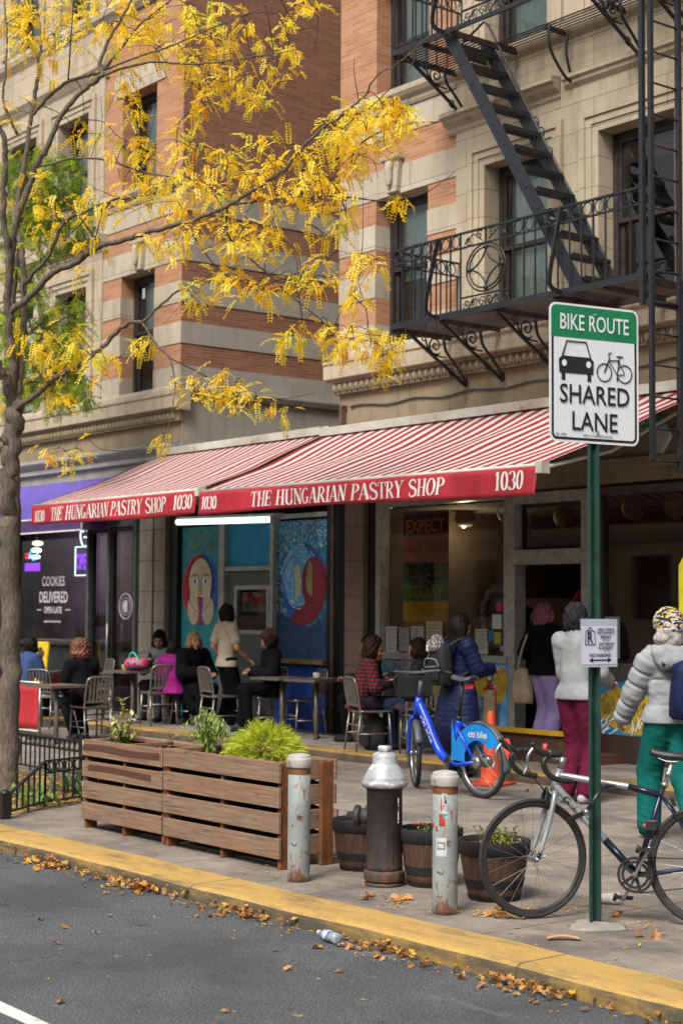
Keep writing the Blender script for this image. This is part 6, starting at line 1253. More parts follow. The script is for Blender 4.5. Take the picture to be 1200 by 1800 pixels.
# ================================================================ cone, ramp, litter
p = OZ(862, 1380); T = thing('traffic_cone', 'tall orange traffic cone behind the share bike wheel', 'cone', p, RAD(20)); k = OY(855, 1250, p.y).z
b = MB(); b.lathe([(.115, .028), (.105, .06), (.032, k-.02), (.024, k), (.018, k), (.017, k-.05)], n=24, cap=False); b.build('cone_body', M('cone_orange', '#c8401c', '#d4542c', s=5, r=.55), T); b = MB(); b.box(-.19, .19, -.19, .19, 0, .03); b.build('cone_base', M('cone_orange_dirty', '#a8381c', '#c24a26', s=8, r=.6), T, bevel=.008)
T = thing('entrance_ramp', 'brown wooden ramp side with a bright yellow top board at the shop door', 'ramp', (-12.9, 12.95, 0)); ra, rb = OY(868, 1282, 12.70), OY(985, 1272, 12.70)
m_rw = mat_wood('ramp_wood', '#3b271d', '#513629', '#6b3a22', (1, 1, .4), .4); b = MB(); z1 = .40; xe = -11.9
for i in range(7): b.box(ra.x+i*(xe-ra.x)/7+.003, ra.x+(i+1)*(xe-ra.x)/7-.003, 12.70, 12.73, .0, z1)
b.box(ra.x, ra.x+.03, 12.7305, FY-.05, .0, z1); wbuild(b, 'side_boards', m_rw, T, bevel=.003); b = MB(); b.box(ra.x-.02, xe, 12.66, 12.75, z1+.0005, z1+.05); wbuild(b, 'yellow_board', m_edge_y if False else M('yellow_bright', '#c29a12', '#a8830f', s=7, r=.6, c3='#6b5a24', s3=6, t3=(.62, .72)), T, bevel=.004); b = MB(); b.box(ra.x+.035, xe, 12.76, FY+.3, .101, .20); wbuild(b, 'deck', m_rw, T)
p = OZ(612, 1648, SZ); q = OZ(652, 1655, SZ); T = thing('plastic_bottle', 'crushed clear plastic bottle with a blue and white label lying in the gutter', 'bottle', (p.x-.05, 5.605, SZ+.034), RAD(-8))
mb_ = M('bottle_plastic', '#a9b7c2', '#c2ccd4', s=18, r=.15); mb_.node_tree.nodes['Principled BSDF'].inputs['Transmission Weight'].default_value = .55
b = MB(); b.lathe([(.012, -.012), (.013, .01), (.02, .035), (.031, .06), (.030, .09), (.032, .115), (.029, .15), (.032, .175), (.028, .19), (.01, .192)], n=16, ax='x', wob=lambda a, z: 1+.06*math.sin(a*3+z*40)); b.build('bottle_body', mb_, T); b = MB(); b.lathe([(.0315, .075), (.0322, .13)], n=16, ax='x', cap=False); b.build('label', M('label_blue', '#1f3fa0', '#c2cada', s=30, lo=.45, hi=.52), T); b = MB(); b.lathe([(.014, -.02), (.014, -.005)], n=12, ax='x'); b.build('cap', m_lett, T)
p = OZ(1054, 1590); T = thing('paper_cup', 'white paper cup lying behind the green post', 'cup', (p.x, p.y, .036), RAD(45)); b = MB(); b.lathe([(.025, 0), (.036, .11), (.038, .112), (.034, .11), (.024, .004)], n=18, ax='x', cap=False); b.build('cup_wall', m_lett, T); b = MB(); b.lathe([(.026, .004), (.026, .006)], n=18, ax='x'); b.build('cup_base', m_lett, T)
p = OZ(990, 1654); b = MB(); b.grid(lambda i, j: (-.085+.17*i, -.02+.04*j+.012*math.sin(i*3.1), .012+.02*math.sin(math.pi*i)*.6), 12, 3); T = b.build('cardboard_scrap', M('scrap_tan', '#a07a5a', '#b58f70', s=15, r=.8)); sheet(T, .01); T.location = p; T.rotation_euler = (0, 0, RAD(48)); tag(T, 'curved tan scrap lying on the pavement near the foot of the green post', 'scrap')

# ================================================================ cafe furniture
m_al = M('chair_aluminium', '#8e8a82', '#77736b', s=14, r=.38, metal=.7); m_tt = mat_wood('table_wood', '#6a5142', '#523e33', '#7d5a3c', (.4, 2, 2), .3)
def make_chair():
    T = thing('cafe_chair', 'brushed aluminium slat back chair', 'chair'); b = MB()
    b.grid(lambda i, j: (-.2+.4*i, -.19+.4*j, .445+.012*((i-.5)*2)**2+.006*((j-.5)*2)**2), 10, 8); s_ = b.build('seat', m_al, T); sheet(s_, .022)
    for sg in (-1, 1):
        b = MB(); b.tube([(sg*.185, .17, .435), (sg*.195, .20, 0)], [.014, .012], 8); b.build('leg', m_al, T); b = MB(); b.tube([(sg*.185, -.18, .44), (sg*.195, -.24, 0)], [.015, .012], 8); b.build('leg', m_al, T)
    b = MB(); b.tube(smooth_path([(-.19, -.185, .43), (-.192, -.215, .62), (-.185, -.245, .78), (-.14, -.258, .84), (0, -.262, .85), (.14, -.258, .84), (.185, -.245, .78), (.192, -.215, .62), (.19, -.185, .43)], 5), .0145, 8); b.build('back_frame', m_al, T)
    b = MB(); b.bar((-.185, -.21, .53), (.185, -.21, .53), .014, .03)
    for i in range(6): x = -.13+.052*i; b.bar((x, -.212, .53), (x*1.02, -.255, .835), .024, .012)
    b.build('back_slats', m_al, T); b = MB()
    for z, y0 in ((.20, -.21),): b.tube([(-.192, -.21, z), (-.192, .185, z)], .009, 6); b.tube([(.192, -.21, z), (.192, .185, z)], .009, 6); b.tube([(-.192, .19, z+.06), (.192, .19, z+.06)], .009, 6); b.tube([(-.192, -.2, z+.1), (.192, -.2, z+.1)], .009, 6)
    b.build('stretchers', m_al, T); return T
chair0 = make_chair(); CH = []
def put_chair(x, y, z, rz, lab):
    o = chair0 if not CH else copy_tree(chair0); CH.append(o); o.location = (x, y, z); o.rotation_euler = (0, 0, RAD(rz)); tag(o, lab, 'chair', 'aluminium cafe chairs'); return o
TZ = .1
put_chair(-14.78, 12.18, TZ, -18, 'aluminium slat back chair with the plaid shirted person on it')
put_chair(-18.42, 12.55, TZ, -8, 'empty aluminium slat back chair beside the beige shirted person, its back to the street')
q = OY(548, 1178, 13.05); put_chair(q.x, 12.93, TZ, 165, 'empty bright aluminium chair facing the street before the blue base panel')
q = OY(298, 1165, 12.35); put_chair(q.x-.28, 12.35, TZ, 78, 'aluminium chair with a magenta jacketed person leaning against it')
put_chair(-18.72, 10.72, 0, 88, 'aluminium chair on the pavement with the curly auburn haired person in black')
q = OY(184, 1182, 11.4); put_chair(q.x-.2, 11.35, 0, 80, 'bright aluminium chair just behind the auburn haired person')
q = OY(182, 1153, 12.9); put_chair(q.x, 12.75, TZ, 170, 'dull aluminium chair facing the street before the cookie shop door')
q = OY(56, 1186, 11.2); put_chair(q.x, 11.45, 0, 30, 'aluminium chair of the person in the blue hoodie beside the trunk')
q = OY(218, 1195, 12.6); put_chair(q.x, 12.1, TZ, -15, 'empty aluminium chair pushed under the table with the pink bag')
q = OY(748, 1190, 12.6); put_chair(q.x+.05, 12.72, TZ, 125, 'aluminium chair of the brown haired boy, half hidden by the share bike')
q = OZ(668, 1275, .45); put_chair(-13.93, 12.22, TZ, 60, 'aluminium chair under a heap of dark coats beside the share bike')
q = OY(478, 1170, 13.0); put_chair(q.x, 12.88, TZ, 172, 'aluminium chair of the person in the brown beanie')
q = OY(335, 1185, 12.75); put_chair(q.x, 12.78, TZ, -80, 'aluminium chair of the blond woman in the black coat')
q = OY(285, 1180, 13.0); put_chair(q.x, 12.95, TZ, 190, 'aluminium chair of the person in the black beanie')
q = OY(655, 1175, 13.0); put_chair(q.x, 13.0, TZ, 120, 'aluminium chair of the dark capped person under the stone pier')
def table(x, y, z, rz, lab, w_=.6, first=[]):
    if first: T = copy_tree(first[0])
    else:
        T = thing('cafe_table', lab, 'table'); b = MB(); b.box(-w_/2+.012, w_/2-.012, -w_/2+.012, w_/2-.012, .725, .752); b.build('table_top', m_tt, T); b = MB(); rects(b, -w_/2, w_/2, -w_/2, w_/2, .72, .75, [(-w_/2+.0115, w_/2-.0115, -w_/2+.0115, w_/2-.0115)]); b.v = [(x_, z_, y_) for x_, y_, z_ in b.v]; b.f = [f[::-1] for f in b.f]; b.build('table_edge', m_al, T)
        b = MB(); b.tube([(0, 0, .03), (0, 0, .72)], .032, 12); b.build('pedestal', m_al, T); b = MB()
        for a in range(4): d = Vector((math.cos(a*1.5708+.78), math.sin(a*1.5708+.78), 0)); b.bar(d*.03+Vector((0, 0, .035)), d*.31+Vector((0, 0, .014)), .05, .022)
        b.build('foot_cross', m_al, T); first.append(T)
    T.location = (x, y, z); T.rotation_euler = (0, 0, RAD(rz)); return tag(T, lab, 'table', 'cafe tables')
q = OZ(556, 1194, .85); T1 = table(q.x, q.y, TZ, 4, 'cafe table with the white cup, beside the plaid shirted person')
q2 = OZ(486, 1191, .85); table(q2.x, 12.72, TZ, 2, 'cafe table in front of the person in the brown beanie'); q3 = OZ(234, 1179, .85); table(q3.x, q3.y, TZ, 0, 'cafe table under the pink bag')
q4 = OZ(100, 1204, .75); table(q4.x, q4.y, 0, 6, 'cafe table at the knees of the auburn haired person in black'); q5 = OZ(700, 1186, .85); table(q5.x, q5.y, TZ, -8, 'cafe table behind the share bike handlebar')
def mug(p, lab, r=.042, h=.07, m=None):
    T = thing('cup', lab, 'cup', p); b = MB(); b.lathe([(r*.7, 0), (r, h*.5), (r, h), (r*.9, h), (r*.88, h*.5), (r*.5, .006)], n=18, cap=False); b.build('cup_bowl', m or m_lett, T); b = MB(); b.tube([(r*.95, 0, h*.8), (r*1.6, 0, h*.65), (r*1.5, 0, h*.3), (r*.9, 0, h*.25)], .006, 6); b.build('cup_handle', m or m_lett, T); return T
mug((q.x-.04, q.y+.03, .86), 'white coffee cup on the table beside the plaid shirted person'); b = MB(); b.lathe([(.05, 0), (.085, .012), (.088, .014), (.05, .006)], n=24); T = b.build('saucer', m_lett); T.location = (q.x-.04, q.y+.03, .853); tag(T, 'white saucer under the coffee cup', 'saucer')
b = MB(); b.lathe([(.06, 0), (.11, .014), (.112, .016), (.06, .006)], n=24); T = b.build('plate', m_lett); T.location = (q.x+.17, q.y+.08, .853); tag(T, 'white plate between the coffee cup and the plaid shirt', 'plate')
mug((q3.x-.16, q3.y-.05, .853), 'cream cup beside the pink bag', .038, .08, M('cup_cream', '#a8a06a', '#95905c', s=8))
b = MB(); b.lathe([(.03, .0), (.10, .01), (.17, .05), (.18, .11), (.14, .17), (.05, .19)], n=24, wob=lambda a, z: 1+.12*math.sin(a*2+1)+.06*math.sin(a*5+z*30)); pk = NT('pink_bag_cloth'); pk.col(pk.ramp(pk.noise(7, 2, .5), [(.40, '#b8304c'), (.48, '#c24a6a'), (.5, '#1f8f94'), (.55, '#b03a30'), (.62, '#5a2a6a')])); T = thing('pink_bag', 'pink and orange patterned bag with a teal handle on the cafe table', 'bag', (q3.x+.12, q3.y-.02, .853)); b.build('bag_body', pk.fin(.7), T)
b = MB(); b.tube(smooth_path([(-.13, -.05, .14), (-.09, -.05, .23), (.02, -.05, .25), (.12, -.05, .16)], 5), .012, 6); b.build('bag_handle', P_('teal_strap', '#2a9a95'), T)
# red barriers of the neighbouring terrace
m_rc = M('barrier_red', '#a81f2a', '#8e1a24', s=3, r=.7)
def barrier(lab, a, c_, h):
    a, c_ = Vector((a.x, a.y, 0)), Vector((c_.x, c_.y, 0)); T = thing('terrace_barrier', lab, 'barrier', a); U = Vector((0, 0, 1)); b = MB()
    for q in (a, c_): b.tube([q, q+U*h], .02, 8)
    b.tube([a+U*h, c_+U*h], .02, 8).tube([a+U*.1, c_+U*.1], .016, 8); d = (c_-a).normalized(); s_ = Vector((-d.y, d.x, 0))
    for q in (a, c_): b.bar(q-s_*.2+U*.02, q+s_*.2+U*.02, .05, .03)
    wbuild(b, 'tube_frame', m_al, T); b = MB(); b.grid(lambda i, j: a.lerp(c_, .02+.96*i)+U*(.13+(h-.16)*j)+s_*.012*math.sin(i*9)*math.sin(j*3), 20, 6); o = wbuild(b, 'canvas', m_rc, T); sheet(o, .004)
zr = .74; e1, e0 = OZ(69, 1300), OZ(69, 1300); barrier('red canvas terrace barrier standing close beside the tree trunk', Vector((e1.x-2.6, e1.y-.15, 0)), e1, zr)
barrier('red canvas terrace barrier behind the auburn haired person', OZ(74, 1188, .70), OZ(150, 1180, .70), zr)
q = OY(60, 1172, 12.9); T = thing('yellow_floor_sign', 'yellow folding floor sign by the cookie shop window', 'sign', (q.x, 12.9, 0)); b = MB(); b.prism([(-.22, 0, .1), (.28, 0, .1), (.25, .12, 1.18), (-.18, .12, 1.18)], (0, .03, 0)); b.build('panel', P_('floor_yellow', '#b59416', '#9a7d10'), T); b = MB(); ell(b, .1, 1.02, .08, .08, .06, 14); b.build('print', P_('line', '#3a2a22'), T)
b = MB(); b.grid(lambda i, j: (-.25+.5*i, -.2+.4*j, 0.05+.16*math.sin(math.pi*i)*math.sin(math.pi*j)+.035*math.sin(i*11+j*5)*math.sin(math.pi*i)+.03*math.sin(j*13+i*3)*math.sin(math.pi*j)), 20, 16)
T = b.build('coat_heap', M('heap_cloth', '#1a161f', '#2b2430', s=5, r=.9, bump=.3)); sheet(T, .03); T.location = (-13.95, 12.2, .56); tag(T, 'heap of dark coats on the chair beside the share bike', 'coats')
b = MB(); b.grid(lambda i, j: (-.08+.16*i, 0, -.05+.1*j), 3, 3)
def sack(mb, w_, d_, h, n=20, lump=.05, top=.75):
    prof = [(.01, 0), (.8, .01), (.97, .06), (1, .3), (.97, .55), (top+.08, .8), (top, .93), (.3, 1.0), (.01, 1.0)]
    V = []
    for (r_, z) in prof:
        for k in range(n):
            a = 2*math.pi*k/n; cx, sy = math.cos(a), math.sin(a); q_ = (abs(cx)**4+abs(sy)**4)**-.25*.9; f_ = 1+lump*math.sin(a*3+z*6); V.append((w_/2*r_*cx*q_*f_, d_/2*r_*sy*q_*f_, h*z))
    fs = [(i*n+k, i*n+(k+1) % n, (i+1)*n+(k+1) % n, (i+1)*n+k) for i in range(len(prof)-1) for k in range(n)]; return mb.add(V, fs, True)
T = thing('backpack', 'black backpack slumped on the terrace floor beside the plaid shirted person', 'backpack', OZ(658, 1318, .1), RAD(-20)); b = MB(); sack(b, .36, .24, .40); b.build('bag_body', M('pack_black', '#131316', '#1e1e22', s=12, r=.75, bump=.3), T); b = MB(); b.box(-.13, .13, -.155, -.10, .04, .2); b.build('front_pocket', M('pack_black', '#131316'), T, bevel=.03); b = MB(); b.tube([(-.06, 0, .38), (0, 0, .44), (.06, 0, .38)], .01, 6); b.build('grab_handle', m_blackp, T)

# ================================================================ people
class SDF:
    """soft union of tapered limbs sampled on a grid; gives one continuous skin"""
    def __init__(s, k=.03): s.p = []; s.k = k
    def cap(s, a, b, ra, rb=None, flat=None, ridge=None, sub=False):
        s.p.append((np.array(a, float), np.array(b, float), ra, rb if rb is not None else ra, flat, ridge, sub)); return s
    def ball(s, c, r, flat=None, sub=False): return s.cap(c, np.array(c, float)+np.array([0, 0, 1e-4]), r, r, flat, None, sub)
    def bounds(s, pad):
        lo = np.min([np.minimum(a, b)-max(ra, rb)-pad for a, b, ra, rb, *_ , sub in s.p if not sub], 0); hi = np.max([np.maximum(a, b)+max(ra, rb)+pad for a, b, ra, rb, *_, sub in s.p if not sub], 0); return lo, hi
    def mesh(s, h, disp=None, pad=.05, cut=None):
        lo, hi = s.bounds(pad); n = np.ceil((hi-lo)/h).astype(int)+2; F = np.full(n, .3, np.float32)
        ax = [lo[i]+h*np.arange(n[i]) for i in range(3)]
        for a, b, ra, rb, flat, ridge, sub in s.p:
            m = max(ra, rb)*(1.0 if flat is None else max(1, *(1/np.array(flat[1:] if len(flat) > 1 else [1]))))+s.k+.04
            i0 = np.clip(((np.minimum(a, b)-m-lo)/h).astype(int), 0, n-1); i1 = np.clip(((np.maximum(a, b)+m-lo)/h).astype(int)+2, 1, n)
            X, Y, Z = np.meshgrid(ax[0][i0[0]:i1[0]], ax[1][i0[1]:i1[1]], ax[2][i0[2]:i1[2]], indexing='ij'); P = np.stack([X, Y, Z], -1)-a; ab = b-a; L2 = max(ab@ab, 1e-12)
            t = np.clip(P@ab/L2, 0, 1); W = P-t[..., None]*ab
            if flat is not None:
                nrm = np.array(flat[0], float); nrm /= np.linalg.norm(nrm); q = W@nrm; W = W+(q*(1/flat[1]-1))[..., None]*nrm
            d = np.linalg.norm(W, axis=-1); r = ra+(rb-ra)*t
            if ridge: r = r+ridge[0]*(np.minimum(1, 1.9*np.abs(np.sin(np.pi*t*math.sqrt(L2)/ridge[1])))**.6-.8)
            d = (d-r)*(.85 if flat is not None else 1); sl = tuple(slice(i0[i], i1[i]) for i in range(3)); C = F[sl]
            if sub: e = -d; hh = np.maximum(s.k*.5-np.abs(C-e), 0)/(s.k*.5); F[sl] = np.maximum(C, e)+hh*hh*s.k*.125
            else: hh = np.maximum(s.k-np.abs(C-d), 0)/s.k; F[sl] = np.minimum(C, d)-hh*hh*s.k*.25
        if disp is not None or cut is not None:
            X, Y, Z = np.meshgrid(*ax, indexing='ij')
            if disp is not None: F += disp(X, Y, Z).astype(np.float32)
            if cut is not None: F = np.maximum(F, cut(X, Y, Z).astype(np.float32))
        return nets(F, lo, h)
def nets(F, org, h):
    S = F < 0; n = np.array(F.shape); c = np.zeros(n-1, int)
    for dx in (0, 1):
        for dy in (0, 1):
            for dz in (0, 1): c += S[dx:n[0]-1+dx, dy:n[1]-1+dy, dz:n[2]-1+dz]
    act = (c > 0) & (c < 8); idx = np.full(n-1, -1); I = np.argwhere(act); idx[act] = np.arange(len(I)); acc = np.zeros((len(I), 3)); cnt = np.zeros(len(I))
    cor = [(x, y, z) for x in (0, 1) for y in (0, 1) for z in (0, 1)]
    for a in cor:
        for k in range(3):
            if a[k]: continue
            b = list(a); b[k] = 1; fa = F[I[:, 0]+a[0], I[:, 1]+a[1], I[:, 2]+a[2]]; fb = F[I[:, 0]+b[0], I[:, 1]+b[1], I[:, 2]+b[2]]; m = (fa < 0) != (fb < 0)
            t = np.where(m, fa/np.where(fa-fb == 0, 1, fa-fb), 0); P = np.array(a)[None, :]+np.zeros((len(I), 3)); P[:, k] += t; acc[m] += P[m]; cnt[m] += 1
    V = org+h*(I+acc/np.maximum(cnt, 1)[:, None]); Q = []
    for k in range(3):
        u, v = (k+1) % 3, (k+2) % 3; sl0 = [slice(None)]*3; sl1 = [slice(None)]*3; sl0[k] = slice(0, n[k]-1); sl1[k] = slice(1, n[k]); A, B = S[tuple(sl0)], S[tuple(sl1)]; E = np.argwhere(A != B)
        E = E[(E[:, u] > 0) & (E[:, v] > 0) & (E[:, u] < n[u]-1) & (E[:, v] < n[v]-1)]
        if not len(E): continue
        eu, ev = np.eye(3, dtype=int)[u], np.eye(3, dtype=int)[v]; g = lambda o: idx[tuple((E-o).T)]
        q = np.stack([g(0*eu), g(eu), g(eu+ev), g(ev)], 1); fl = A[tuple(E.T)]; q[~fl] = q[~fl][:, ::-1]; Q.append(q)
    Q = np.concatenate(Q); return V, Q[(Q >= 0).all(1)]
def np_obj(name, parts, mats, parent=None, mi=None):
    me = bpy.data.meshes.new(name); V = []; Fc = []; M_ = []; o_ = 0
    for k, (v, q) in enumerate(parts): V.append(v); Fc.append(q+o_); o_ += len(v); M_.append(mi[k] if mi else np.zeros(len(q), int))
    V = np.concatenate(V); Fc = np.concatenate(Fc); me.from_pydata(V.tolist(), [], Fc.tolist())
    for m in mats: me.materials.append(m)
    me.polygons.foreach_set('material_index', np.concatenate(M_).astype(np.int32)); me.polygons.foreach_set('use_smooth', [True]*len(Fc)); me.update()
    o = bpy.data.objects.new(name, me); COL.objects.link(o)
    if parent is not None: o.parent = parent
    return o
def ik(a, b, l1, l2, pole):
    a, b, pole = np.array(a, float), np.array(b, float), np.array(pole, float); d = b-a; L = np.linalg.norm(d)
    if L > (l1+l2)*.995: b = a+d/L*(l1+l2)*.995; d = b-a; L = np.linalg.norm(d)
    u = d/L; x = (l1*l1-l2*l2+L*L)/(2*L); hh = math.sqrt(max(l1*l1-x*x, 0)); p = pole-u*(pole@u); p /= max(np.linalg.norm(p), 1e-6); return a+u*x+p*hh, b
def lobes(amp, f, sd=0): return lambda X, Y, Z: amp*(np.sin(X*f+sd)*np.sin(Y*f*1.1+sd*2)*np.sin(Z*f*.9+sd*3)+.6*np.sin(X*f*2.1+Y*f*1.3+sd)*np.sin(Z*f*1.9+sd))
m_skin = M('skin', '#a5755a', '#b28467', s=14, r=.55); m_skind = M('skin_tan', '#80543e', '#8d5f47', s=14, r=.55); m_lip = M('lip', '#8c4a42', None, r=.5); m_eye = M('eye_dark', '#1c1512', None, r=.3); m_brow = M('brow', '#3a281e', None, r=.8)
def cloth(name, a, b_=None, s=7, **k): return M('cloth_'+name, a, b_ or a, s=s, r=k.pop('r', .88), bump=k.pop('bump', .3), bs=k.pop('bs', 34), dist=.006, spec=.12, **k)
def person(label, loc, rz, H=1.68, sit=False, seat=.46, lean=0.0, yaw=0, pitch=0, hl=None, hr=None, feet=None, knees=None, skin=None, top=None, sleeve=1.0, tth=.018, hem=None, skirt=None, ridge=None, pants=None, pw=.0, shoe=None, hair=None, hat=None, detail=.014, group=None, collar=True, wide=1.0, shift=(0, 0), neckless=False):
    s = H/1.70; skin = skin or m_skin; o = lambda x, y, z: np.array([x, y, z], float)*s
    zp = (seat+.085)/s if sit else .93; c_, s_ = math.cos(RAD(lean)), math.sin(RAD(lean))
    tor = lambda x, y, z: o(x+shift[0]*(z/.6), (y*c_+z*s_)+shift[1], zp-y*s_*.0+(z*c_-y*s_))       # torso frame, z above the pelvis
    up = (tor(0, 0, 1)-tor(0, 0, 0)); up /= np.linalg.norm(up); fw = np.array([0, c_, -s_])
    hip = [o(-.085+shift[0]*0, shift[1], zp-.02), o(.085, shift[1], zp-.02)]; sh = [tor(-.165*wide, -.01, .455), tor(.165*wide, -.01, .455)]
    if sit:
        knee = knees or [o(-.11, .40+shift[1], (seat+.075)/s), o(.11, .40+shift[1], (seat+.075)/s)]; ft = feet or [o(-.11, .36, .075), o(.11, .40, .075)]; knee = [np.array(k, float) for k in knee]; ft = [np.array(f, float) for f in ft]
    else:
        ft = [np.array(f, float) for f in (feet or [o(-.09, -.02, .075), o(.09, .0, .075)])]; knee = []
        for i in range(2): k_, f_ = ik(hip[i], ft[i], .43*s, .435*s, (0, 1, .05)); knee.append(k_); ft[i] = f_
    dl = [hl if hl is not None else (-.27, .06, zp*s-.03), hr if hr is not None else (.27, .06, zp*s-.03)]; el, wr = [], []
    for i in range(2): e_, w_ = ik(sh[i], dl[i], .285*s, .255*s, ((-.5 if i == 0 else .5), -.8, -.35)); el.append(e_); wr.append(w_)
    nb = tor(0, -.005, .50); hc = nb+(up*.135+np.array([0, .03, 0]))*s
    ya, pt = RAD(yaw), RAD(pitch); Rz = np.array([[math.cos(ya), -math.sin(ya), 0], [math.sin(ya), math.cos(ya), 0], [0, 0, 1]]); Rx = np.array([[1, 0, 0], [0, math.cos(pt), -math.sin(pt)], [0, math.sin(pt), math.cos(pt)]]); Rh = Rz@Rx
    hd = lambda x, y, z: hc+Rh@(np.array([x, y, z], float)*s); hdir = lambda v: Rh@np.array(v, float)
    B = SDF(.035); B.cap(tor(0, 0, .0), tor(0, .0, .16), .125*s, .108*s, (fw, .72)).cap(tor(0, 0, .16), tor(0, .01, .36), .108*s, .128*s, (fw, .68)).cap(tor(-.10, 0, .43), tor(.10, 0, .43), .06*s, .06*s)
    for i in range(2):
        B.cap(hip[i], knee[i], .078*s, .052*s).cap(knee[i], ft[i]+np.array([0, 0, .02]), .05*s, .034*s).cap(ft[i]+np.array([0, -.03, -.03]), ft[i]+np.array([0, .12, -.045]), .034*s, .028*s)
        B.cap(sh[i], el[i], .047*s, .038*s).cap(el[i], wr[i], .038*s, .026*s)
    B.cap(tor(0, 0, .44), nb+up*.06*s, .055*s, .052*s)
    parts, mi = [], []; v, q = B.mesh(detail*1.15); parts.append((v, q)); mi.append(np.zeros(len(q), int))
    Hd = SDF(.022); fy = hdir((1, 0, 0)); Hd.ball(hd(0, -.018, .035), .095*s, (fy, .84)).cap(hd(0, .025, -.01), hd(0, .045, -.075), .068*s, .038*s, (fy, .95)).cap(hd(0, -.01, -.06), nb-up*.03*s, .052*s, .056*s)
    Hd.cap(hd(0, .082, .01), hd(0, .108, -.028), .010*s, .015*s).cap(hd(-.03, .078, .028), hd(.03, .078, .028), .014*s).ball(hd(-.038, .06, -.03), .026*s).ball(hd(.038, .06, -.03), .026*s).cap(hd(-.016, .088, -.062), hd(.016, .088, -.062), .009*s).ball(hd(-.083, -.012, .0), .022*s, (fy, .5)).ball(hd(.083, -.012, .0), .022*s, (fy, .5))
    Hd.ball(hd(-.034, .10, .010), .016*s, None, True).ball(hd(.034, .10, .010), .016*s, None, True)
    v, q = Hd.mesh(.0085); fc = v[q].mean(1); m_ = np.zeros(len(q), int); r_ = lambda p, e: np.linalg.norm(fc-p, axis=1) < e*s
    m_[r_(hd(-.034, .084, .008), .0135) | r_(hd(.034, .084, .008), .0135)] = 2; m_[r_(hd(-.012, .098, -.063), .013) | r_(hd(.012, .098, -.063), .013)] = 1
    for x in (-.045, -.032, -.02, .02, .032, .045): m_[r_(hd(x, .09, .033), .0085)] = 3
    parts.append((v, q)); mi.append(m_)
    for i in range(2):                                # hands: palm, four unequal curled fingers, thumb from the side
        d = wr[i]-el[i]; d /= np.linalg.norm(d); side = np.cross(d, [0, 0, 1.0]); side = side/np.linalg.norm(side) if np.linalg.norm(side) > .2 else np.array([0, 1.0, 0]); pn = np.cross(side, d)
        if abs(d[2]) > .75: side = np.array([0, 1.0, 0]); pn = np.cross(side, d); pn /= np.linalg.norm(pn)
        pn = pn*(1 if pn[2] < 0 or abs(d[2]) > .75 else -1); pn = pn*(1 if abs(d[2]) < .75 or pn[0]*(1 if i == 0 else -1) > 0 else -1)
        Hn = SDF(.010); w0 = wr[i]; Hn.cap(w0-d*.04*s, w0+d*.02*s, .026*s, .024*s, (pn, .75))
        for j in (-.024, 0, .024): Hn.cap(w0+d*.015*s+side*j*.6*s, w0+d*.085*s+side*j*s, .017*s, .015*s, (pn, .75))
        for j, l_ in ((-.033, .062), (-.011, .075), (.011, .08), (.033, .07)):
            a = w0+d*.09*s+side*j*s; b1 = a+(d*.8+pn*.5)*l_*.5*s; Hn.cap(a, b1, .0095*s, .0088*s).cap(b1, b1+(d*.35+pn*.85)*l_*.5*s, .0088*s, .0075*s)
        a = w0+d*.03*s+side*.03*s; b1 = a+(d*.6+side*.75+pn*.25)*.035*s; Hn.cap(a, b1, .013*s, .011*s).cap(b1, b1+(d*.85+side*.2+pn*.5)*.03*s, .0105*s, .009*s)
        v, q = Hn.mesh(.006, pad=.02); parts.append((v, q)); mi.append(np.zeros(len(q), int))
    P = np_obj('person', parts, [skin, m_lip, m_eye, m_brow], None, mi); P.location = loc; P.rotation_euler = (0, 0, RAD(rz)); tag(P, label, 'person', group)
    rw = np.random.RandomState(int(abs(loc[0])*97+abs(loc[1])*31) % 9999); wv_ = [(rw.normal(0, .7, 3)*np.array([1, 1, 1.0])*rw.uniform(35, 95), rw.uniform(0, 6.28), rw.uniform(.3, 1)) for _ in range(9)]
    def wr_n(a):
        def f(X, Y, Z):
            q = 0; m_ = .35+.65*np.clip(np.sin(X*13+wv_[0][1])*np.sin(Y*11+Z*9+wv_[1][1])+.5, 0, 1)
            for k_, ph, am in wv_: q = q+am*(1-np.abs(np.sin((X*k_[0]+Y*k_[1]+Z*k_[2])*.5+ph))*1.6)
            return -a*.35*q*m_
        return f
    if top:
        T = SDF(.03); t = tth; rg = lambda z: (ridge[0], ridge[1]) if ridge else None; zh = hem if hem is not None else -.03
        T.cap(tor(0, 0, zh), tor(0, 0, .17), .128*s+t, .118*s+t, (fw, .78), rg(0)).cap(tor(0, 0, .17), tor(0, .01, .38), .116*s+t, .130*s+t, (fw, .74), rg(0)).cap(tor(-.125*wide, -.005, .435), tor(.125*wide, -.005, .435), .058*s+t, .058*s+t)
        if collar: T.cap(tor(0, -.015, .45), tor(0, -.01, .515), .068*s+t*.6, .064*s+t*.6)
        for i in range(2):
            T.cap(sh[i], el[i], .053*s+t, .045*s+t, None, rg(0)) if sleeve >= .5 else T.cap(sh[i], sh[i]+(el[i]-sh[i])*sleeve*2, .056*s+t, .055*s+t)
            if sleeve > .5: T.cap(el[i], el[i]+(wr[i]-el[i])*(sleeve-.5)*2, .044*s+t, .033*s+t, None, rg(0))
        if skirt:
            for (a, b_, ra, rb) in skirt: T.cap(np.array(a)*s, np.array(b_)*s, ra*s, rb*s, ((0, 1, 0), .8), ridge)
        hc0 = tor(0, 0, zh-.02) if not skirt else None
        if not skirt: T.cap(tor(-.06, 0, zh+.0), tor(.06, 0, zh+.0), .122*s+t, .122*s+t, (fw, .85)).cap(tor(-.06, 0, zh-.09), tor(.06, 0, zh-.09), .122*s+t, .122*s+t, (fw, .85)); T.cap(tor(0, 0, zh-.09), tor(0, 0, zh), .131*s+t, .130*s+t, (fw, .78))
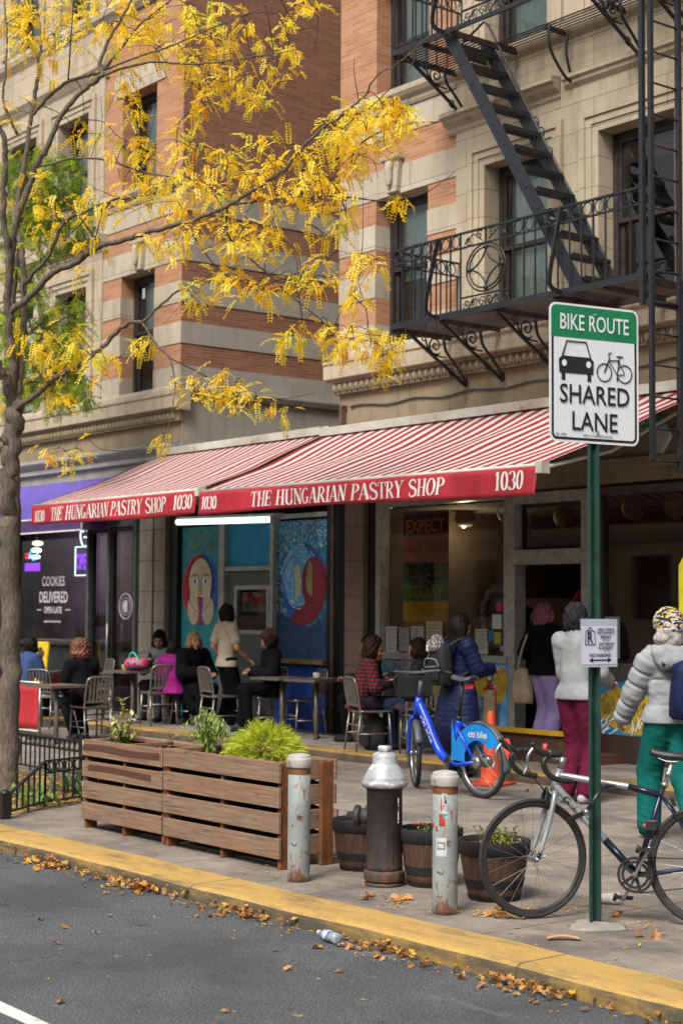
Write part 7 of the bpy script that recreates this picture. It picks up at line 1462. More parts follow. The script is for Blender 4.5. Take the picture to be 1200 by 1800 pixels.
        ct = None if skirt else (lambda X, Y, Z: np.where(np.stack([X, Y, Z], -1)@(-up) > -.1, 1.0, 1.0)*((np.stack([X, Y, Z], -1)-hc0)@(-up))-np.where((np.abs(X-hc0[0]) < .2*s*wide+t) & (np.abs(Y-hc0[1]) < .2*s), 0.0, 1.0))
        if sleeve <= .6: pass
        np_obj('jacket' if sleeve > .6 else 'shirt', [T.mesh(detail, wr_n(.0045), cut=ct)], [top], P)
    if pants:
        T = SDF(.025); t = .012+pw*.4
        T.cap(tor(0, 0, .02 if not sit else .0), tor(0, 0, .09), .128*s+.008, .118*s+.008, (fw, .8))
        for i in range(2): T.cap(hip[i], knee[i], .088*s+t, .062*s+t+pw*.5).cap(knee[i], ft[i]+np.array([0, 0, .03]), .058*s+t+pw*.5, .047*s+t*.6+pw)
        np_obj('trousers', [T.mesh(detail, wr_n(.0055))], [pants], P)
    for i in range(2):
        if shoe:
            T = SDF(.02); f = ft[i]; T.cap(f+np.array([0, -.045, -.03]), f+np.array([0, .13, -.042]), .042*s, .034*s).cap(f+np.array([0, -.02, .02]), f+np.array([0, .02, -.02]), .043*s, .042*s)
            np_obj('shoe', [T.mesh(.011, None, cut=lambda X, Y, Z, f=f: (f[2]-.0745)-Z)], [shoe], P)
    if hair:
        kind, hm = hair[0], hair[1]; T = SDF(.03); T.ball(hd(0, -.028, .045), .106*s, (fy, .9)).ball(hd(0, -.05, .0), .092*s)
        cut = None; disp = lobes(.006, 60)
        cutf = lambda X, Y, Z: (np.stack([X, Y, Z], -1)-hd(0, .050, .0))@hdir((0, 1, -.10))-.0*s
        if kind == 'curly': T.ball(hd(0, -.03, .06), .125*s).ball(hd(-.06, -.04, -.02), .08*s).ball(hd(.06, -.04, -.02), .08*s).ball(hd(0, -.075, -.05), .085*s); disp = lambda X, Y, Z: lobes(.016, 85, 1)(X, Y, Z)+lobes(.010, 150, 2)(X, Y, Z)
        if kind in ('long', 'longloose'):
            ln = hair[2] if len(hair) > 2 else .3
            for x, y in ((-.06, -.05), (.06, -.05), (0, -.075), (-.075, -.015), (.075, -.015)): T.cap(hd(x, y, -.02), hc+Rh@np.array([x*1.05, y-.015, 0])*s-np.array([0, .02 if kind == 'long' else -.0, ln]), .05*s, .03*s)
            disp = lambda X, Y, Z: .006*np.sin(X*130+np.sin(Z*20)*2)*np.sin(Y*110)+(lobes(.012, 60)(X, Y, Z) if kind == 'longloose' else 0)
        if kind == 'bob': T.ball(hd(-.065, -.02, -.04), .06*s).ball(hd(.065, -.02, -.04), .06*s).ball(hd(0, -.06, -.05), .07*s); disp = lambda X, Y, Z: .006*np.sin(X*120+Z*20)*np.sin(Y*120)+lobes(.007, 45)(X, Y, Z)
        if kind == 'bun': T.ball(hd(0, -.14, .04), .055*s)
        np_obj('hair', [T.mesh(.010, disp, cut=cutf)], hair[-1:] if hasattr(hair[-1], 'node_tree') else [hm], P)
    if hat:
        kind, hm = hat; T = SDF(.02); T.ball(hd(0, -.022, .060), .110*s, (fy, .92)).cap(hd(0, -.03, .09), hd(0, -.045, .125), .085*s, .05*s)
        if kind == 'slouch': T.ball(hd(0, -.10, .08), .075*s)
        if kind == 'big': T.ball(hd(0, -.02, .085), .118*s).ball(hd(0, -.07, .03), .09*s)
        if kind == 'pom': T.ball(hd(.0, -.115, .075), .05*s)
        lowz = .045 if kind != 'big' else .03
        np_obj('hat', [T.mesh(.009, lobes(.003, 120), cut=lambda X, Y, Z: (np.stack([X, Y, Z], -1)-hd(0, 0, lowz))@hdir((0, .22, -1)))], [hm], P)
    P['_'] = 0; del P['_']
    return P, dict(hd=hd, tor=tor, sh=sh, el=el, wr=wr, s=s, fw=fw, hip=hip, ft=ft)
def plaid(name, a, b_, c_, per=.045):
    t = NT(name); x, y, z = t.sep(); f = lambda v: t.ramp(t.math('FRACT', t.math('DIVIDE', v, per)), [(.0, 0.0), (.5, 0.0), (.501, 1.0)], 'CONSTANT')
    q = t.math('ADD', x, t.math('MULTIPLY', y, .6)); t.col(t.mix(f(q), t.mix(f(z), a, b_), t.mix(f(z), b_, c_))); return t.fin(.9)
def speckle(name, cols, s=60):
    t = NT(name); v = t.n('TexVoronoi'); t.put(v.inputs['Vector'], t.map((1, 1, 1.8))); v.inputs['Scale'].default_value = s; q = t.n('SeparateColor'); t.t.links.new(v.outputs['Color'], q.inputs[0])
    n_ = len(cols); t.col(t.ramp(q.outputs[0], [(i/n_, c) for i, c in enumerate(cols)], 'CONSTANT')); return t.fin(.85)
def at_floor(u, v, z): return OZ(u, v, z)
c_black, c_blk2, c_navy = cloth('black', '#060608', '#0d0d10'), cloth('charcoal', '#0f1014', '#181a1f'), cloth('navy', '#141a36', '#1c2447', r=.45)
h_brown, h_dark, h_aub, h_blond = M('hair_brown', '#21140c', '#3d2818', s=20, r=.6, sc=(3, 3, .6), spec=.2), M('hair_dark', '#0a0807', '#171210', s=20, r=.6, sc=(3, 3, .6), spec=.15), M('hair_auburn', '#4a2416', '#6b3822', s=25, r=.6), M('hair_blond', '#7a5a36', '#9c7a4e', s=22, r=.5, sc=(4, 4, .5))
j_den, s_white, s_dark = cloth('denim', '#1c2438', '#27314a'), cloth('shoe_white', '#9a9aa0', '#84848c', bump=.1), cloth('shoe_dark', '#191a1e', '#26272c', bump=.1)

# --- standing people
p = OZ(397, 1282, .1); person('person in a beige T-shirt and black trousers standing with their back to the street', p, -6, 1.70, hl=(-.22, .10, .93), hr=(.26, .20, .95), top=cloth('beige', '#a3947f', '#b3a48f'), sleeve=.33, tth=.022, hem=-.06, pants=c_black, shoe=s_white, hair=('bob', h_dark), wide=1.08, pw=.012)
p = OZ(806, 1366, 0); PN, K = person('person in a long navy quilted coat with a black backpack, back to the street', p, -8, 1.69, hl=(-.13, .30, 1.12), hr=(.13, .30, 1.12), top=c_navy, tth=.038, ridge=(.010, .055), hem=-.25, skirt=[((0, 0, .95), (0, -.03, .52), .20, .30), ((-.08, 0, .9), (-.13, -.03, .52), .16, .20), ((.08, 0, .9), (.13, -.03, .52), .16, .20)], pants=c_black, shoe=s_dark, hair=('long', h_dark, .20, h_dark), detail=.012, pitch=-12)
T = thing('backpack', 'black backpack with grey piping and a patterned scarf, worn on the navy coat', 'backpack', (0, 0, 0)); T.location = PN.location+Vector((0, 0, .95)); T.rotation_euler = (0, 0, RAD(-8))
b = MB(); b.xf = Matrix.Translation((0, -.235, 0)); sack(b, .33, .20, .46, 24, .03); b.build('bag_body', M('pack_black', '#131316'), T); b = MB(); b.box(-.12, .12, -.36, -.32, .06, .22); b.build('front_pocket', M('pack_black', '#131316'), T, bevel=.02)
b = MB(); b.tube(smooth_path([(-.13, -.345, .20), (-.1, -.36, .27), (0, -.365, .285), (.1, -.36, .27), (.13, -.345, .20)], 5), .006, 5); b.tube([(-.1, -.365, .19), (.1, -.365, .205)], .005, 5); b.lathe([(.012, 0), (.016, .01)], (-.125, -.37, .16), 10); b.build('piping', M('piping_grey', '#8f959c', None, r=.5), T)
b = MB(); b.xf = Matrix.Translation((-.02, -.27, .36)); sack(b, .22, .17, .17, 20, .14, .5); b.build('scarf', speckle('leopard', ['#a39c98', '#2a2628', '#8d8683', '#3a3537', '#b0aaa6'], 75), T); b = MB(); b.box(-.06, -.02, -.372, -.366, .36, .43); b.build('paper_tag', m_lett, T)
for sx in (-1, 1):
    b = MB(); b.tube(smooth_path([(sx*.12, -.2, .42), (sx*.14, -.02, .50), (sx*.15, .12, .40), (sx*.17, .05, .18), (sx*.15, -.17, .06)], 5), .018, 6); b.build('strap', m_blackp, T)
p = Vector(OY(955, 1160, 13.0)); p.z = .2; PP, K = person('person in a black jacket and lavender trousers waiting at the shop door', p, -10, 1.62, hl=(-.20, .18, 1.05), hr=(.14, .25, 1.1), top=c_black, tth=.04, hem=-.04, pants=cloth('lavender', '#7c6f9c', '#8f82ad'), pw=.03, shoe=s_dark, hair=('long', M('hair_rose', '#4a1f2c', '#7a3a4c', s=18, r=.6, sc=(3, 3, .5)), .10, M('hair_rose', '#4a1f2c')), wide=1.1)
T = thing('tote_bag', 'cream canvas tote bag hanging from the shoulder of the black jacket', 'bag', (p.x, p.y, .2), RAD(-10)); b = MB(); b.xf = Matrix.Translation((-.26, -.10, .50)); sack(b, .34, .15, .40, 22, .05, .72); b.build('bag_body', cloth('canvas', '#a0917a', '#8d7f69'), T); b = MB(); P = smooth_path([(-.30, -.14, .88), (-.20, -.13, 1.15), (-.15, -.04, 1.37), (-.17, .05, 1.2), (-.24, .0, .9)], 5)
b.tube(P, .014, 6); b.build('strap', cloth('canvas', '#a0917a'), T)
p = OZ(1013, 1412, 0); person('person in a grey sweater and burgundy trousers standing behind the green sign post', p, 6, 1.80, hl=(-.02, .26, 1.13), hr=(.16, .27, 1.1), top=cloth('greyknit', '#8b8e90', '#797c7f', bump=.4, bs=60), tth=.026, hem=-.03, pants=cloth('burgundy', '#4a0f24', '#5a1730'), pw=.018, shoe=cloth('shoe_mauve', '#877d8c', '#a39aa6', bump=.1), hair=('bob', M('hair_ash', '#161518', '#2a292f', s=18, sc=(3, 3, .5), spec=.1)))
p = Vector(OY(1024, 1040, 13.9)); p.z = .16; person('person with a red head scarf just inside the shop door', p, 0, 1.78, top=cloth('slate', '#3a3f4a', '#30343d'), pants=c_black, shoe=s_dark, hair=('long', h_dark, .16, h_dark), hat=('beanie', cloth('redscarf', '#a01a22', '#86141c')))
p = Vector(OY(925, 1090, 14.1)); p.z = .16; person('dark haired person inside the shop, in front of the rose haired person', p, -70, 1.62, top=c_blk2, pants=c_black, shoe=s_dark, hair=('bob', h_dark), yaw=10)
p = OZ(1178, 1480, 0); PT, K = person('person in a pale puffer jacket, patterned knit cap and teal trousers walking past the post', (p.x, p.y, 0), 62, 1.70, hl=(-.30, .30, .84), hr=(.24, -.12, .92), feet=[(-.10, .18, .085), (.11, -.24, .10)], top=cloth('puffer', '#8f9093', '#7d7f83', r=.7), tth=.038, ridge=(.024, .115), hem=-.02, pants=cloth('teal', '#0b4f4a', '#0f5f58'), pw=.03, shoe=cloth('shoe_black', '#17181c', '#22242a', bump=.1), hair=('bob', M('hair_grey', '#8a8683', '#a5a19d', s=20)), hat=('big', speckle('knit_cap', ['#15161c', '#b09030', '#1b1d26', '#a7a3b4', '#20222c', '#c0a24a', '#15161c', '#8d87a0'], 48)), detail=.0095, wide=1.0, pitch=-8, yaw=8)
b = SDF(.03); s2 = K['s']; b.cap(K['tor'](-.10, -.10, .47), K['tor'](.10, -.10, .47), .075, .075).cap(K['tor'](-.09, -.15, .42), K['tor'](.09, -.15, .42), .06, .06).cap(K['tor'](-.13, .02, .50), K['tor'](-.11, -.1, .48), .055, .06).cap(K['tor'](.13, .02, .50), K['tor'](.11, -.1, .48), .055, .06); np_obj('hood', [b.mesh(.011, lobes(.004, 40))], [_MC['cloth_puffer']], PT)
T = thing('backpack', 'navy backpack carried on the back of the pale puffer jacket', 'backpack', PT.location+Vector((0, 0, .93))); T.rotation_euler = (0, 0, RAD(62)); b = MB(); b.xf = Matrix.Translation((.04, -.27, 0)); sack(b, .30, .22, .44, 22, .04); b.build('bag_body', cloth('packnavy', '#131a38', '#1b2348', r=.6), T); b = MB(); b.tube(smooth_path([(-.12, -.2, .40), (-.13, -.10, .50), (-.14, .02, .545)], 5), .016, 6); b.build('strap', m_blackp, T); b = MB(); b.box(-.06, .1, -.395, -.375, .05, .2); b.build('front_pocket', cloth('packnavy', '#131a38'), T, bevel=.015)
# --- seated people
def seated(lab, u, v, y, rz, z=.1, **k):
    q = OY(u, v, y); return person(lab, (q.x, y, z), rz, sit=True, **k)
PA, K = seated('person with curly auburn hair in a black coat, seated by the red barrier', 150, 1180, 10.76, 88, 0, lean=14, hl=(-.10, .42, .72), hr=(.10, .42, .70), top=c_black, tth=.04, hem=-.10, pants=c_blk2, pw=.01, shoe=cloth('shoe_grey', '#55575c', '#45474c', bump=.1), hair=('curly', h_aub), pitch=-14, feet=[(-.10, .12, .075), (.1, .2, .075)])
T = thing('handbag', 'black bag with a grey zip on the lap of the auburn haired person', 'bag', PA.location+Vector((-.38, -.16, .42)), RAD(80)); b = MB(); sack(b, .26, .16, .22, 18, .06); b.build('bag_body', M('pack_black', '#131316'), T); b = MB(); b.tube([(-.1, -.085, .15), (.1, -.085, .16)], .008, 5); b.build('zip', M('piping_grey', '#8f959c'), T)
seated('person in a blue hoodie seated beside the tree trunk, back to the street', 42, 1175, 11.5, 20, 0, lean=14, top=cloth('bluehood', '#3a4c74', '#2f4066'), tth=.03, hem=-.06, pants=c_blk2, shoe=s_dark, hair=('bob', h_dark), hl=(-.15, .36, .72), hr=(.15, .36, .72))
seated('person in a black beanie and grey hoodie seated behind the pink bag', 287, 1150, 12.9, -150, lean=10, hl=(-.05, .30, .86), hr=(.10, .28, .93), skin=m_skind, top=cloth('greyhood', '#6d7076', '#5c5f66'), tth=.03, pants=cloth('greypants', '#4a4d54', '#3d4047'), shoe=s_dark, hair=('bob', h_dark), hat=('beanie', c_black), pitch=-10, yaw=15)
seated('person in a magenta jacket seated with their back to the street', 303, 1160, 12.45, 38, seat=.44, H=1.45, lean=4, top=cloth('magenta', '#6e0f5a', '#86186e', r=.6), tth=.045, hem=-.08, ridge=(.008, .08), pants=c_blk2, shoe=s_dark, hair=('bob', h_dark), hl=(-.12, .32, .75), hr=(.12, .32, .75))
seated('person with long wavy blond hair in a black coat, seated in profile', 338, 1160, 12.72, -92, lean=3, top=c_black, tth=.05, hem=-.14, skirt=[((0, .05, .5), (0, .16, .30), .20, .17), ((-.1, .3, .5), (.1, .3, .5), .12, .12)], pants=c_black, shoe=s_white, hair=('longloose', h_blond, .22, h_blond), hl=(-.12, .34, .74), hr=(.12, .34, .76), yaw=-6, pitch=4)
seated('person in a brown knitted beanie and black jacket seated before the blue painted panel', 480, 1150, 12.92, 160, lean=4, seat=.50, hl=(-.10, .28, .82), hr=(.12, .26, .80), top=c_blk2, tth=.038, hem=-.1, pants=c_black, shoe=s_dark, hair=('bob', h_brown), hat=('pom', cloth('beanie_brown', '#4a382c', '#5c4738')), yaw=-55 if False else -35, pitch=-18)
seated('person with curly brown hair in a red and black plaid shirt, seated', 630, 1170, 12.2, -28, lean=16, hl=(-.24, .30, .78), hr=(.16, .36, .78), top=plaid('plaid_red', '#8a1630', '#2e0d18', '#17090f'), tth=.03, hem=-.1, pants=cloth('darkpants', '#201c24', '#2a2630'), shoe=s_dark, hair=('curly', h_brown), yaw=-22, pitch=-6)
seated('person in a dark cap and maroon checked jacket seated by the stone pier', 662, 1150, 13.0, 130, lean=8, top=plaid('plaid_maroon', '#3a1420', '#1c0c12', '#120a0e'), tth=.035, pants=c_black, shoe=s_dark, hair=('bob', h_dark), hat=('beanie', c_black), hl=(-.14, .34, .78), hr=(.14, .34, .78))
PBY, K = seated('person with wavy brown hair and pale blue T-shirt seated behind the share bike', 745, 1160, 12.72, 128, lean=6, hl=(-.16, .28, .80), hr=(.16, .26, .76), top=plaid('plaid_dark', '#2c2e2c', '#1a1b1b', '#0f1010', .06), tth=.03, hem=-.1, pants=j_den, shoe=s_dark, hair=('bob', h_brown), yaw=-16)
b = SDF(.02); b.cap(K['tor'](0, .055, .05), K['tor'](0, .06, .42), .095, .085, ((0, 1, 0), .8)); np_obj('t_shirt', [b.mesh(.012)], [cloth('paleblue', '#7f92a8', '#6f8299')], PBY)

# ================================================================ trees
TB = OZ(14, 1397); TD = float((np.array(TB)-CAM_LOC)@CF)
def mat_bark():
    t = NT('bark'); n_ = t.noise(16, 6, .7, t.map((3, 3, .7))); c = t.ramp(n_, [(.3, '#352c27'), (.55, '#63574d'), (.75, '#85796e')]); c = t.mix(t.ramp(t.noise(2.5, 5, .7), [(.5, 0.0), (.72, 1.0)]), c, '#4a4a3c'); t.col(c); t.bump(n_, .7, .02); return t.fin(.9)
m_bark, m_twig = mat_bark(), M('twig', '#1f1814', '#352a25', s=9, r=.85)
def leafmats(base): return [leafmat('loc_%d_%s' % (i, a[1:]), a, b_, .55, 3) for i, (a, b_) in enumerate(base)]
m_yel = leafmats([('#f6d01c', '#fbdf3c'), ('#f0bf14', '#f6d024'), ('#f8dc44', '#fbe768'), ('#e89c18', '#f0b424'), ('#c8cc30', '#dedc48')])
m_gre = leafmats([('#7f9a22', '#9aac30'), ('#5f7f20', '#7c962c'), ('#a5ae2c', '#bcbc3c'), ('#4a681e', '#638028'), ('#c0ae22', '#d0b930')])
def tree(name, label, cat, base, limbs, clusters, mats, weights, seed, dep, jitter=.5, leafl=.034, nf=(2, 4), twig_r=.006, bare=120):
    r_ = random.Random(seed); T = thing(name, label, cat, base); tk, tw, cr = MB(), MB(), MB(); nodes = []
    for li, (pts, r0, r1, d0, d1) in enumerate(limbs):
        P = [OD(u, v, d0+(d1-d0)*i/(len(pts)-1)) if not isinstance(u, Vector) else u for i, (u, v) in enumerate(pts)]; S_ = smooth_path(P, 6); n = len(S_)
        S_ = [p+Vector((r_.gauss(0, 1), r_.gauss(0, 1), r_.gauss(0, 1)))*min(.012, r0*.16) if 0 < i < n-1 else p for i, p in enumerate(S_)]
        rs = [(r0+(r1-r0)*(i/(n-1)))*(.82 if r0 < .07 else 1) for i in range(n)]; (tk if r0 > .012 else tw).tube(S_, rs, 10 if r0 > .03 else 6); nodes += [(p, max(.25, 1)) for p in S_[n//4:]]
    NP = np.array([list(p) for p, _ in nodes]); sp = []
    for (u, v, ru, rv, n, *o) in clusters:
        for _ in range(n):
            a, q = r_.uniform(0, 6.28), math.sqrt(r_.random()); dz = (o[0] if o else 0)+r_.gauss(0, jitter); sp.append((OD(u+ru*q*math.cos(a), v+rv*q*math.sin(a), dep+dz), r_.random()))
    sp.sort(key=lambda s_: np.min(np.sum((NP-np.array(s_[0]))**2, 1)))
    def frond(p, d, L, m):
        cr.mi = m; n = 8; P = [p]; d = d.normalized(); sd = d.cross(Vector((0, 0, 1)))
        sd = sd.normalized() if sd.length > .1 else Vector((r_.gauss(0, 1), r_.gauss(0, 1), 0)).normalized()
        for i in range(n): d = (d+Vector((0, 0, -.11))).normalized(); P.append(P[-1]+d*L/n)
        for i in range(1, n+1):
            t = (P[i]-P[i-1]).normalized(); l_ = leafl*(1.15-.5*abs(i/n-.4)); nu = sd.cross(t).normalized()
            for sg in (-1, 1):
                e = (sd*sg+t*.55+nu*r_.gauss(-.25, .25)).normalized()*l_; w_ = t*l_*.30; a = P[i]; cr.add([a, a+e*.5+w_, a+e, a+e*.5-w_], [(0, 1, 2, 3)])
    for p, rnd in sp:
        D = np.sum((NP-np.array(p))**2, 1); k = int(np.argmin(D)); a = Vector(NP[k]); L = math.sqrt(D[k]); mid = a.lerp(p, .5)+Vector((r_.gauss(0, .1), r_.gauss(0, .1), .12+r_.gauss(0, .08)))*L
        S_ = smooth_path([a, mid, p], 4); tw.tube(S_, [twig_r*(1-.65*i/(len(S_)-1))*min(1, .5+L) for i in range(len(S_))], 4, caps=False); NP = np.concatenate([NP, np.array([list(q) for q in S_[2:]])])
        x = rnd; m = 0
        while m < len(weights)-1 and x > weights[m]: x -= weights[m]; m += 1
        for _ in range(r_.randint(*nf)):
            d = Vector((r_.gauss(0, .8), r_.gauss(0, .8), r_.gauss(-.35, .5))); frond(p+Vector((r_.gauss(0, .04), r_.gauss(0, .04), r_.gauss(0, .03))), d, r_.uniform(.11, .20)*(leafl/.031), m if r_.random() < .75 else r_.randrange(3))
    for _ in range(bare):
        k = r_.randrange(len(NP)); a = Vector(NP[k]); d = Vector((r_.gauss(0, 1), r_.gauss(0, 1), r_.gauss(.3, .8))).normalized(); L = r_.uniform(.15, .5); tw.tube(smooth_path([a, a+d*L*.5+Vector((0, 0, r_.gauss(0, .05))), a+d*L+Vector((r_.gauss(0, .08), r_.gauss(0, .08), r_.gauss(0, .08)))], 3), [.004, .0038, .0035, .003, .0025, .002, .0015][:7], 4, caps=False)
    wbuild(tk, 'trunk', m_bark, T); wbuild(tw, 'twigs', m_twig, T); wbuild(cr, 'crown', mats, T); return T
D_ = TD
L1 = [([(12, 1400), (15, 1330), (17, 1200), (18, 1080), (15, 960), (14, 880), (20, 800), (24, 740), (25, 700)], .100, .080, D_, D_),
      ([(25, 712), (21, 640), (17, 578), (14, 520), (16, 470), (8, 400), (6, 340), (9, 280), (4, 235), (-20, 180)], .052, .026, D_, D_-.4),
      ([(24, 720), (14, 680), (-4, 640), (-30, 600)], .06, .04, D_, D_-.3),
      ([(30, 705), (38, 630), (42, 560), (41, 500), (38, 440), (30, 385), (42, 290), (56, 200), (66, 142), (71, 71), (61, 0), (58, -40)], .044, .016, D_, D_+.5),
      ([(16, 500), (22, 440), (28, 395), (40, 360), (62, 297), (85, 255), (112, 196), (158, 148), (182, 131)], .040, .026, D_-.1, D_-.5),
      ([(182, 131), (176, 112), (186, 80), (198, 57), (214, 30), (228, 4), (238, -30)], .024, .012, D_-.5, D_-.4), ([(182, 131), (230, 115), (270, 108), (340, 112), (400, 106), (470, 96), (525, 86)], .018, .004, D_-.5, D_-1.0),
      ([(57, 200), (85, 170), (113, 147), (150, 132), (176, 127), (196, 104), (220, 75), (242, 47), (270, 22), (300, 0), (320, -20)], .024, .010, D_+.2, D_-.3), ([(185, 121), (240, 100), (300, 80), (380, 45), (475, 5), (510, -15)], .014, .004, D_-.4, D_-.6),
      ([(18, 550), (54, 519), (93, 479), (136, 459), (160, 440), (178, 431), (216, 421), (255, 409), (300, 397), (350, 382), (400, 360), (450, 331), (500, 296), (530, 261), (565, 226), (600, 203), (640, 168), (664, 130), (700, 110), (755, 60)], .040, .004, D_-.1, D_-2.4),
      ([(600, 203), (640, 195), (690, 150), (735, 100)], .008, .002, D_-1.9, D_-2.2), ([(400, 360), (460, 352), (520, 345), (600, 345), (670, 352), (745, 340), (800, 300)], .014, .003, D_-1.2, D_-2.3), ([(530, 300), (600, 275), (660, 235), (730, 215), (770, 215)], .012, .003, D_-1.6, D_-2.3),
      ([(45, 500), (62, 475), (85, 451), (108, 397), (127, 380), (150, 372), (200, 350), (250, 345), (325, 320), (400, 280), (435, 270), (460, 200)], .026, .005, D_, D_-.9), ([(57, 292), (90, 288), (125, 279), (181, 280), (255, 303), (340, 312), (450, 305), (600, 290)], .016, .004, D_+.1, D_-.9),
      ([(11, 726), (48, 706), (99, 663), (147, 635), (176, 615), (204, 584), (230, 566), (250, 566)], .036, .020, D_, D_-.7), ([(250, 566), (275, 605), (297, 629), (306, 663), (307, 692), (297, 748), (290, 770)], .014, .004, D_-.7, D_-.9), ([(250, 566), (286, 533), (320, 505), (345, 497), (400, 480), (450, 500)], .016, .005, D_-.7, D_-1.2),
      ([(335, 400), (352, 432), (392, 480), (440, 500)], .010, .004, D_-.9, D_-1.1), ([(400, 360), (400, 410), (435, 450), (470, 480), (505, 515), (550, 550), (600, 590), (660, 600)], .012, .003, D_-1.2, D_-1.8), ([(300, 630), (340, 650), (390, 675), (440, 700), (500, 700), (555, 690)], .008, .002, D_-.8, D_-1.1), ([(290, 765), (240, 790), (180, 790), (150, 770), (130, 790)], .005, .002, D_-.9, D_-.9),
      ([(30, 235), (6, 180), (10, 120), (12, 60), (8, 0)], .018, .008, D_-.3, D_-.2), ([(120, 140), (125, 60), (130, 0), (132, -30)], .010, .004, D_-.3, D_-.3), ([(176, 431), (150, 395), (120, 355), (100, 330)], .012, .004, D_-.6, D_-.4), ([(40, 500), (60, 585), (110, 560), (145, 545)], .010, .003, D_, D_-.3)]
C1 = [(100, 30, 90, 40, 26), (180, 50, 60, 60, 22), (250, 25, 50, 40, 16), (300, 45, 50, 50, 16), (350, 40, 50, 45, 12), (400, 60, 50, 50, 10), (430, 120, 60, 40, 10), (370, 120, 60, 60, 14), (300, 120, 50, 50, 10), (490, 80, 30, 30, 6), (505, 40, 20, 35, 5), (548, 12, 20, 20, 5),
      (40, 30, 40, 40, 12), (60, 110, 40, 50, 10), (20, 200, 20, 40, 4), (350, 190, 20, 25, 6), (440, 160, 30, 25, 5), (460, 165, 20, 30, 4), (495, 105, 20, 40, 4), (210, 110, 40, 30, 6), (215, 155, 25, 20, 4), (245, 190, 15, 20, 4), (160, 230, 20, 30, 3), (250, 272, 40, 35, 14), (180, 240, 40, 30, 4), (310, 230, 30, 20, 4),
      (350, 270, 60, 30, 13, -.8), (330, 335, 90, 40, 28, -.8), (250, 345, 80, 40, 18, -.6), (420, 300, 40, 40, 10, -1.2), (470, 260, 30, 40, 9, -1.4), (520, 290, 40, 40, 11, -1.6), (560, 320, 30, 40, 11, -1.6), (600, 200, 30, 30, 7, -1.8), (640, 190, 40, 30, 15, -2), (690, 190, 40, 25, 13, -2.2), (722, 212, 30, 20, 7, -2.2), (650, 240, 60, 40, 24, -2), (590, 262, 40, 50, 16, -1.8), (610, 330, 20, 40, 7, -1.8), (570, 380, 40, 40, 14, -1.6), (500, 330, 40, 40, 10, -1.5),
      (370, 390, 60, 30, 12, -.9), (300, 425, 50, 30, 14, -.7), (420, 410, 50, 40, 12, -1.2), (480, 420, 40, 40, 12, -1.4), (440, 500, 50, 30, 14, -1.2), (400, 470, 30, 25, 7, -1), (520, 500, 40, 20, 7, -1.6), (560, 470, 40, 30, 7, -1.6), (350, 510, 30, 30, 7, -.8), (640, 455, 30, 25, 9, -1.9), (620, 512, 30, 20, 7, -1.9), (560, 582, 60, 20, 11, -1.7), (620, 592, 40, 30, 13, -1.8), (672, 602, 40, 25, 13, -1.9), (682, 640, 20, 20, 6, -1.9), (505, 592, 20, 15, 4, -1.6), (690, 350, 14, 12, 3, -2.2),
      (60, 600, 40, 25, 14, -.1), (100, 622, 30, 30, 7, -.3), (140, 600, 25, 25, 7, -.4), (165, 630, 30, 20, 7, -.6), (190, 642, 20, 15, 4, -.6), (90, 662, 20, 20, 3), (102, 692, 15, 20, 4, -.3), (370, 692, 40, 30, 8, -.9), (400, 667, 30, 25, 8, -.9), (432, 702, 30, 20, 6, -1), (490, 710, 15, 10, 3, -1), (330, 672, 25, 15, 3, -.8), (255, 602, 12, 12, 3, -.7), (238, 612, 10, 12, 2, -.7), (130, 797, 18, 12, 4, -.9), (90, 792, 8, 8, 2, -.9), (290, 767, 8, 10, 2, -.9),
      (60, 330, 30, 40, 7), (75, 392, 40, 30, 8), (130, 345, 40, 30, 6), (160, 382, 20, 20, 3), (145, 420, 30, 20, 4, -.4), (130, 480, 30, 15, 3, -.4)]
LT = tree('locust_tree', 'bare limbed honey locust with yellow autumn leaves rising from the tree bed by the kerb', 'tree', TB, L1, C1, m_yel, [.40, .20, .26, .05, .09], 5, D_, .35)
T2 = OZ(22, 1276); D2 = 23.5
tree('green_tree', 'greener leafy tree behind the yellow locust, before the far brick house', 'tree', T2, [([(22, 1276), (20, 1100), (22, 900), (20, 760), (26, 650)], .14, .09, D2, D2), ([(26, 650), (40, 600), (80, 560), (120, 520)], .05, .015, D2, D2-.3), ([(26, 650), (20, 540), (40, 420), (70, 330), (80, 290)], .07, .02, D2, D2+.2), ([(40, 420), (90, 380), (140, 360)], .03, .01, D2, D2), ([(26, 660), (60, 670), (110, 680), (150, 690)], .03, .01, D2, D2-.4)],
     [(75, 310, 70, 55, 34), (110, 380, 50, 60, 30), (60, 400, 60, 50, 26), (40, 460, 40, 60, 14), (110, 560, 40, 50, 22), (60, 560, 50, 70, 24), (100, 640, 50, 50, 30), (60, 690, 60, 30, 24), (130, 690, 30, 30, 10), (20, 620, 30, 80, 14), (30, 330, 30, 60, 10)], m_gre, [.3, .3, .15, .15, .1], 9, D2, .6, .046, (7, 11), .008, 40)

FT = copy_tree(LT); FT.name = 'street_tree'; FT.location = (-38, -9.5, SZ); FT.scale = (1.7, 1.7, 1.7); tag(FT, 'yellow tree across the street, mirrored in the upper window panes', 'tree')

